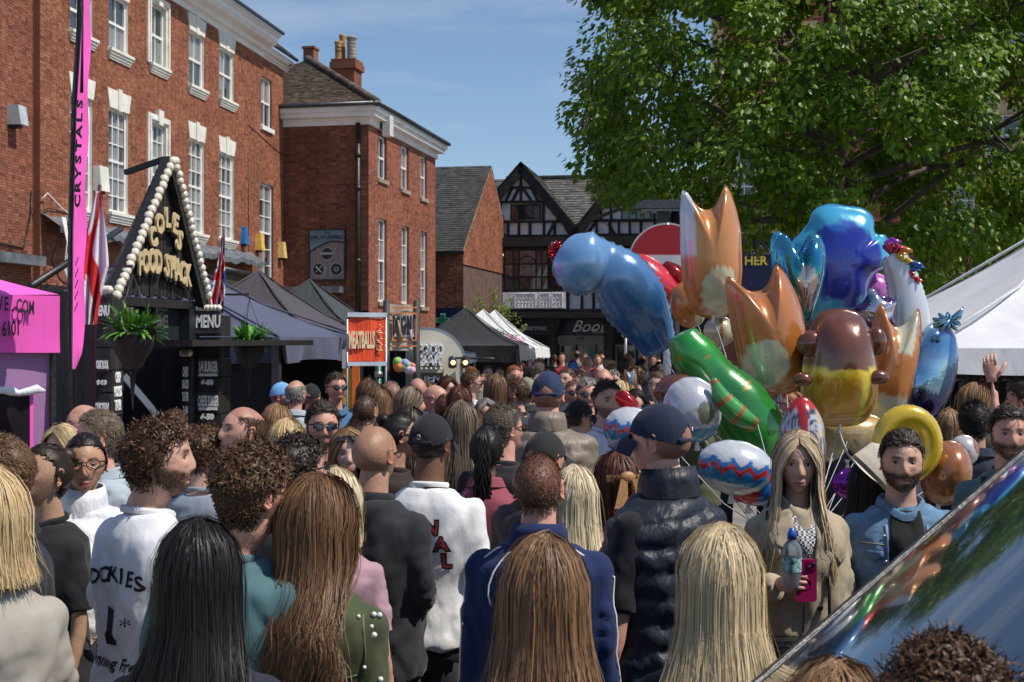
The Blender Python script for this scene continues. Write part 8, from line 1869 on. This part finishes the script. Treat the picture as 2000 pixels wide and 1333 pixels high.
# leopard scarf, strap on the right edge man, tattoo, brown belt bag strap, printed back
leo = newmat('leopard'); lm_, ln, lb_ = leo; vo = ln.nodes.new('ShaderNodeTexVoronoi'); vo.inputs['Scale'].default_value = 48; r_ = ln.nodes.new('ShaderNodeValToRGB'); r_.color_ramp.elements[0].position = .28; r_.color_ramp.elements[0].color = (.02, .01, .005, 1); r_.color_ramp.elements[1].position = .34; r_.color_ramp.elements[1].color = (.42, .22, .08, 1); ln.links.new(vo.outputs['Distance'], r_.inputs['Fac']); ln.links.new(r_.outputs[0], lb_.inputs['Base Color'])
b = MB(); b.ball((.0, -.135, .035), .03, 12, 8, (1.2, .6, .9))
b.grid(lambda u, v: (.03+(u-.5)*.035*(1+v)+.03*v+.01*math.sin(v*7), -.150-.02*v, .03-.20*v), 6, 12); b.grid(lambda u, v: (-.02+(u-.5)*.03*(1+v)-.02*v, -.148-.02*v, .03-.12*v), 6, 10); b.grid(lambda u, v: ((u-.5)*.16, -.128+.03*abs(u-.5)*2, .03+(v-.5)*.03), 10, 3)
o = b.build('hair_scarf', lm_, P44['root']); o.matrix_local = P44['HR']
for p, pts, sd in ((P50, [(.10, 1.45), (.105, 1.38), (.10, 1.25), (.09, 1.12), (.085, .98)], 1), (P44, [(-.10, 1.44), (-.02, 1.32), (.08, 1.18), (.15, 1.06)], -1)):
    b = MB(); P = [on(p, x, z, sd, .005) for x, z in pts]; 
    for u_, v_ in zip(P, P[1:]): b.beam(u_, v_, .038 if p is P50 else .018, .005, (0, 1, 0))
    b.build('strap', LEA_M if p is P50 else flat('tan_leather', (.30, .16, .05)), p['top'])
b = MB(); b.prism([(-.07, 1.12), (.07, 1.12), (.07, 1.3), (-.07, 1.3)], 0, .001); me_ = b.mesh('print', flat('print_blue', (.10, .17, .24))); link('print', stick(me_, B(P39)), P39['top'])
seam(P38, [(0, 1.44), (0, 1.36), (0, 1.24), (0, 1.1), (0, .95)], .0015, flat('rose_seam', (.13, .03, .04)), 'back_seam')
b = MB(); S, E_, Wp = shoulder_pts(-1, 'relax', False)
for k in range(9): q = E_.lerp(Wp, .25+.06*k); b.tube([q+Vector((-.030-.002*(k % 2), -.02, .01)), q+Vector((-.034, -.002*(k % 3), -.004))], .0022, 4)
b.build('tattoo', flat('tattoo_ink', (.07, .05, .05)), P46['body'])
# earrings and gold on ears
b = MB(); b.ball((-.082, -.008, -.034), .004, 8, 5); o = b.build('earring', flat('gold_metal', (.7, .48, .15), .2, metal=1), P5['root']); o.matrix_local = P5['HR']
# sleeves of the vest man: a black t-shirt under the padded vest
for s_ in (-1, 1):
    b = MB(); arm_tube(b, s_, 'relax', False, [.058, .058, .057, .054, .04, .03], .47, 16); me = remesh(b, .0125, 3); folds(me, 4, .005); me.materials.clear(); me.materials.append(CL_M); link('sleeve', me, P46['root'], color=(.012, .012, .015))
# gilet of the stallholder is part of the look: dark panels over the shirt

# ================= the vehicle, lower right =================
H_ = Vector((-.755, -.655, 0)).normalized(); Lt = Vector((-H_.y, H_.x, 0))   # heading; Lt points to the far side
if Lt.y < 0: Lt = -Lt
B0 = W(1500, 1333, 2.6)
van = empty('parked_van', (B0.x, B0.y, 0), math.atan2(H_.y, H_.x), 'dark van with a glossy sloping windscreen mirroring sky and balloons at the lower right', 'van')
van.scale = (1, -1, 1)
# local: x forward (heading), y to the far side, z up ; windscreen far edge starts at the origin at z=B0.z and climbs backwards
vg = mat('windscreen_glass', (.012, .018, .024), .02, spec=1.0, coat=1, var=.0); vg.node_tree.nodes['Principled BSDF'].inputs['IOR'].default_value = 1.95; vg.node_tree.nodes['Principled BSDF'].inputs['Coat IOR'].default_value = 1.7
vp = flat('van_paint', (.012, .016, .022), .15, coat=1, metal=.4); Wd = 1.75
def ws(u, v):    # u along the climb 0..1, v across 0 far .. 1 near
    x = .25-1.45*u; zb = B0.z+.025+.55*u; cr_ = .10*(1-(2*v-1)**6)*1.0; y = .02-Wd*v
    z = zb-.12*max(0, 1-v/.30)**2-.22*max(0, (v-.9)/.1)**2.2+.05*math.sin(math.pi*v)
    return (x+.16*math.sin(math.pi*v)*(1-.5*u), y, z)
b = MB(); b.grid(ws, 40, 60); b.build('windscreen', vg, van)
b = MB(); b.tube([Vector(ws(u/12, 0))+Vector((0, .004, -.002)) for u in range(13)], .008, 8); b.build('windscreen_seal', M['black_paint'], van)
rx, _, rz_ = ws(1, .5)
b = MB(); b.grid(lambda u, v: (ws(1, v)[0]-2.3*u, ws(1, v)[1], ws(1, v)[2]+.04*math.sin(min(1, u*4)*math.pi/2)), 12, 30); b.build('roof', vp, van)
b = MB(); b.grid(lambda u, v: (ws(0, v)[0]+.75*u, ws(0, v)[1]*(1-.0*u), ws(0, v)[2]-.02-.28*u**1.6), 14, 30); b.build('bonnet', vp, van)
b = MB()
for s_ in (0, 1):
    y_ = .03 if s_ == 0 else -Wd-.01
    pts = [(-3.5, .45), (1.0, .45), (1.0, B0.z-.55), (.9, B0.z-.42), (.25, B0.z-.10), (-1.2, B0.z+.18), (-3.5, B0.z+.2)]; b.prism(pts, y_-.02, y_)
b.box(.98, 1.0, -Wd, 0, .45, B0.z-.5); b.box(-3.5, -3.48, -Wd, 0, .45, B0.z+.1); b.build('body', vp, van)
for s_ in (0, 1): b = MB(); y_ = .034 if s_ == 0 else -Wd-.036; b.prism([(-.05, B0.z-.3), (-1.25, B0.z+.06), (-3.2, B0.z+.06), (-3.2, B0.z-.45)], y_, y_+.003); b.build('side_window', vg, van)
for x_ in (.55, -2.7):
    for y_ in (-.1, -Wd+.12):
        b = MB(); M4 = Matrix.Translation((x_, y_, .34)) @ Matrix.Rotation(math.pi/2, 4, 'X'); b.lathe([(.2, -.1), (.32, -.1), (.34, -.06), (.34, .06), (.32, .1), (.2, .1)], (0, 0, 0), 24, M4); wh = b.build('tyre', LEA_M, van)
        b = MB(); b.lathe([(.0, -.08), (.2, -.09), (.2, .09), (.0, .08)], (0, 0, 0), 20, M4); b.build('rim', M['steel'], wh)
for y_ in (-.25, -Wd+.25): b = MB(); b.ball((.97, y_, B0.z-.68), .12, 14, 8, (.3, 1.2, .7)); b.build('headlight', M['glass'], van)
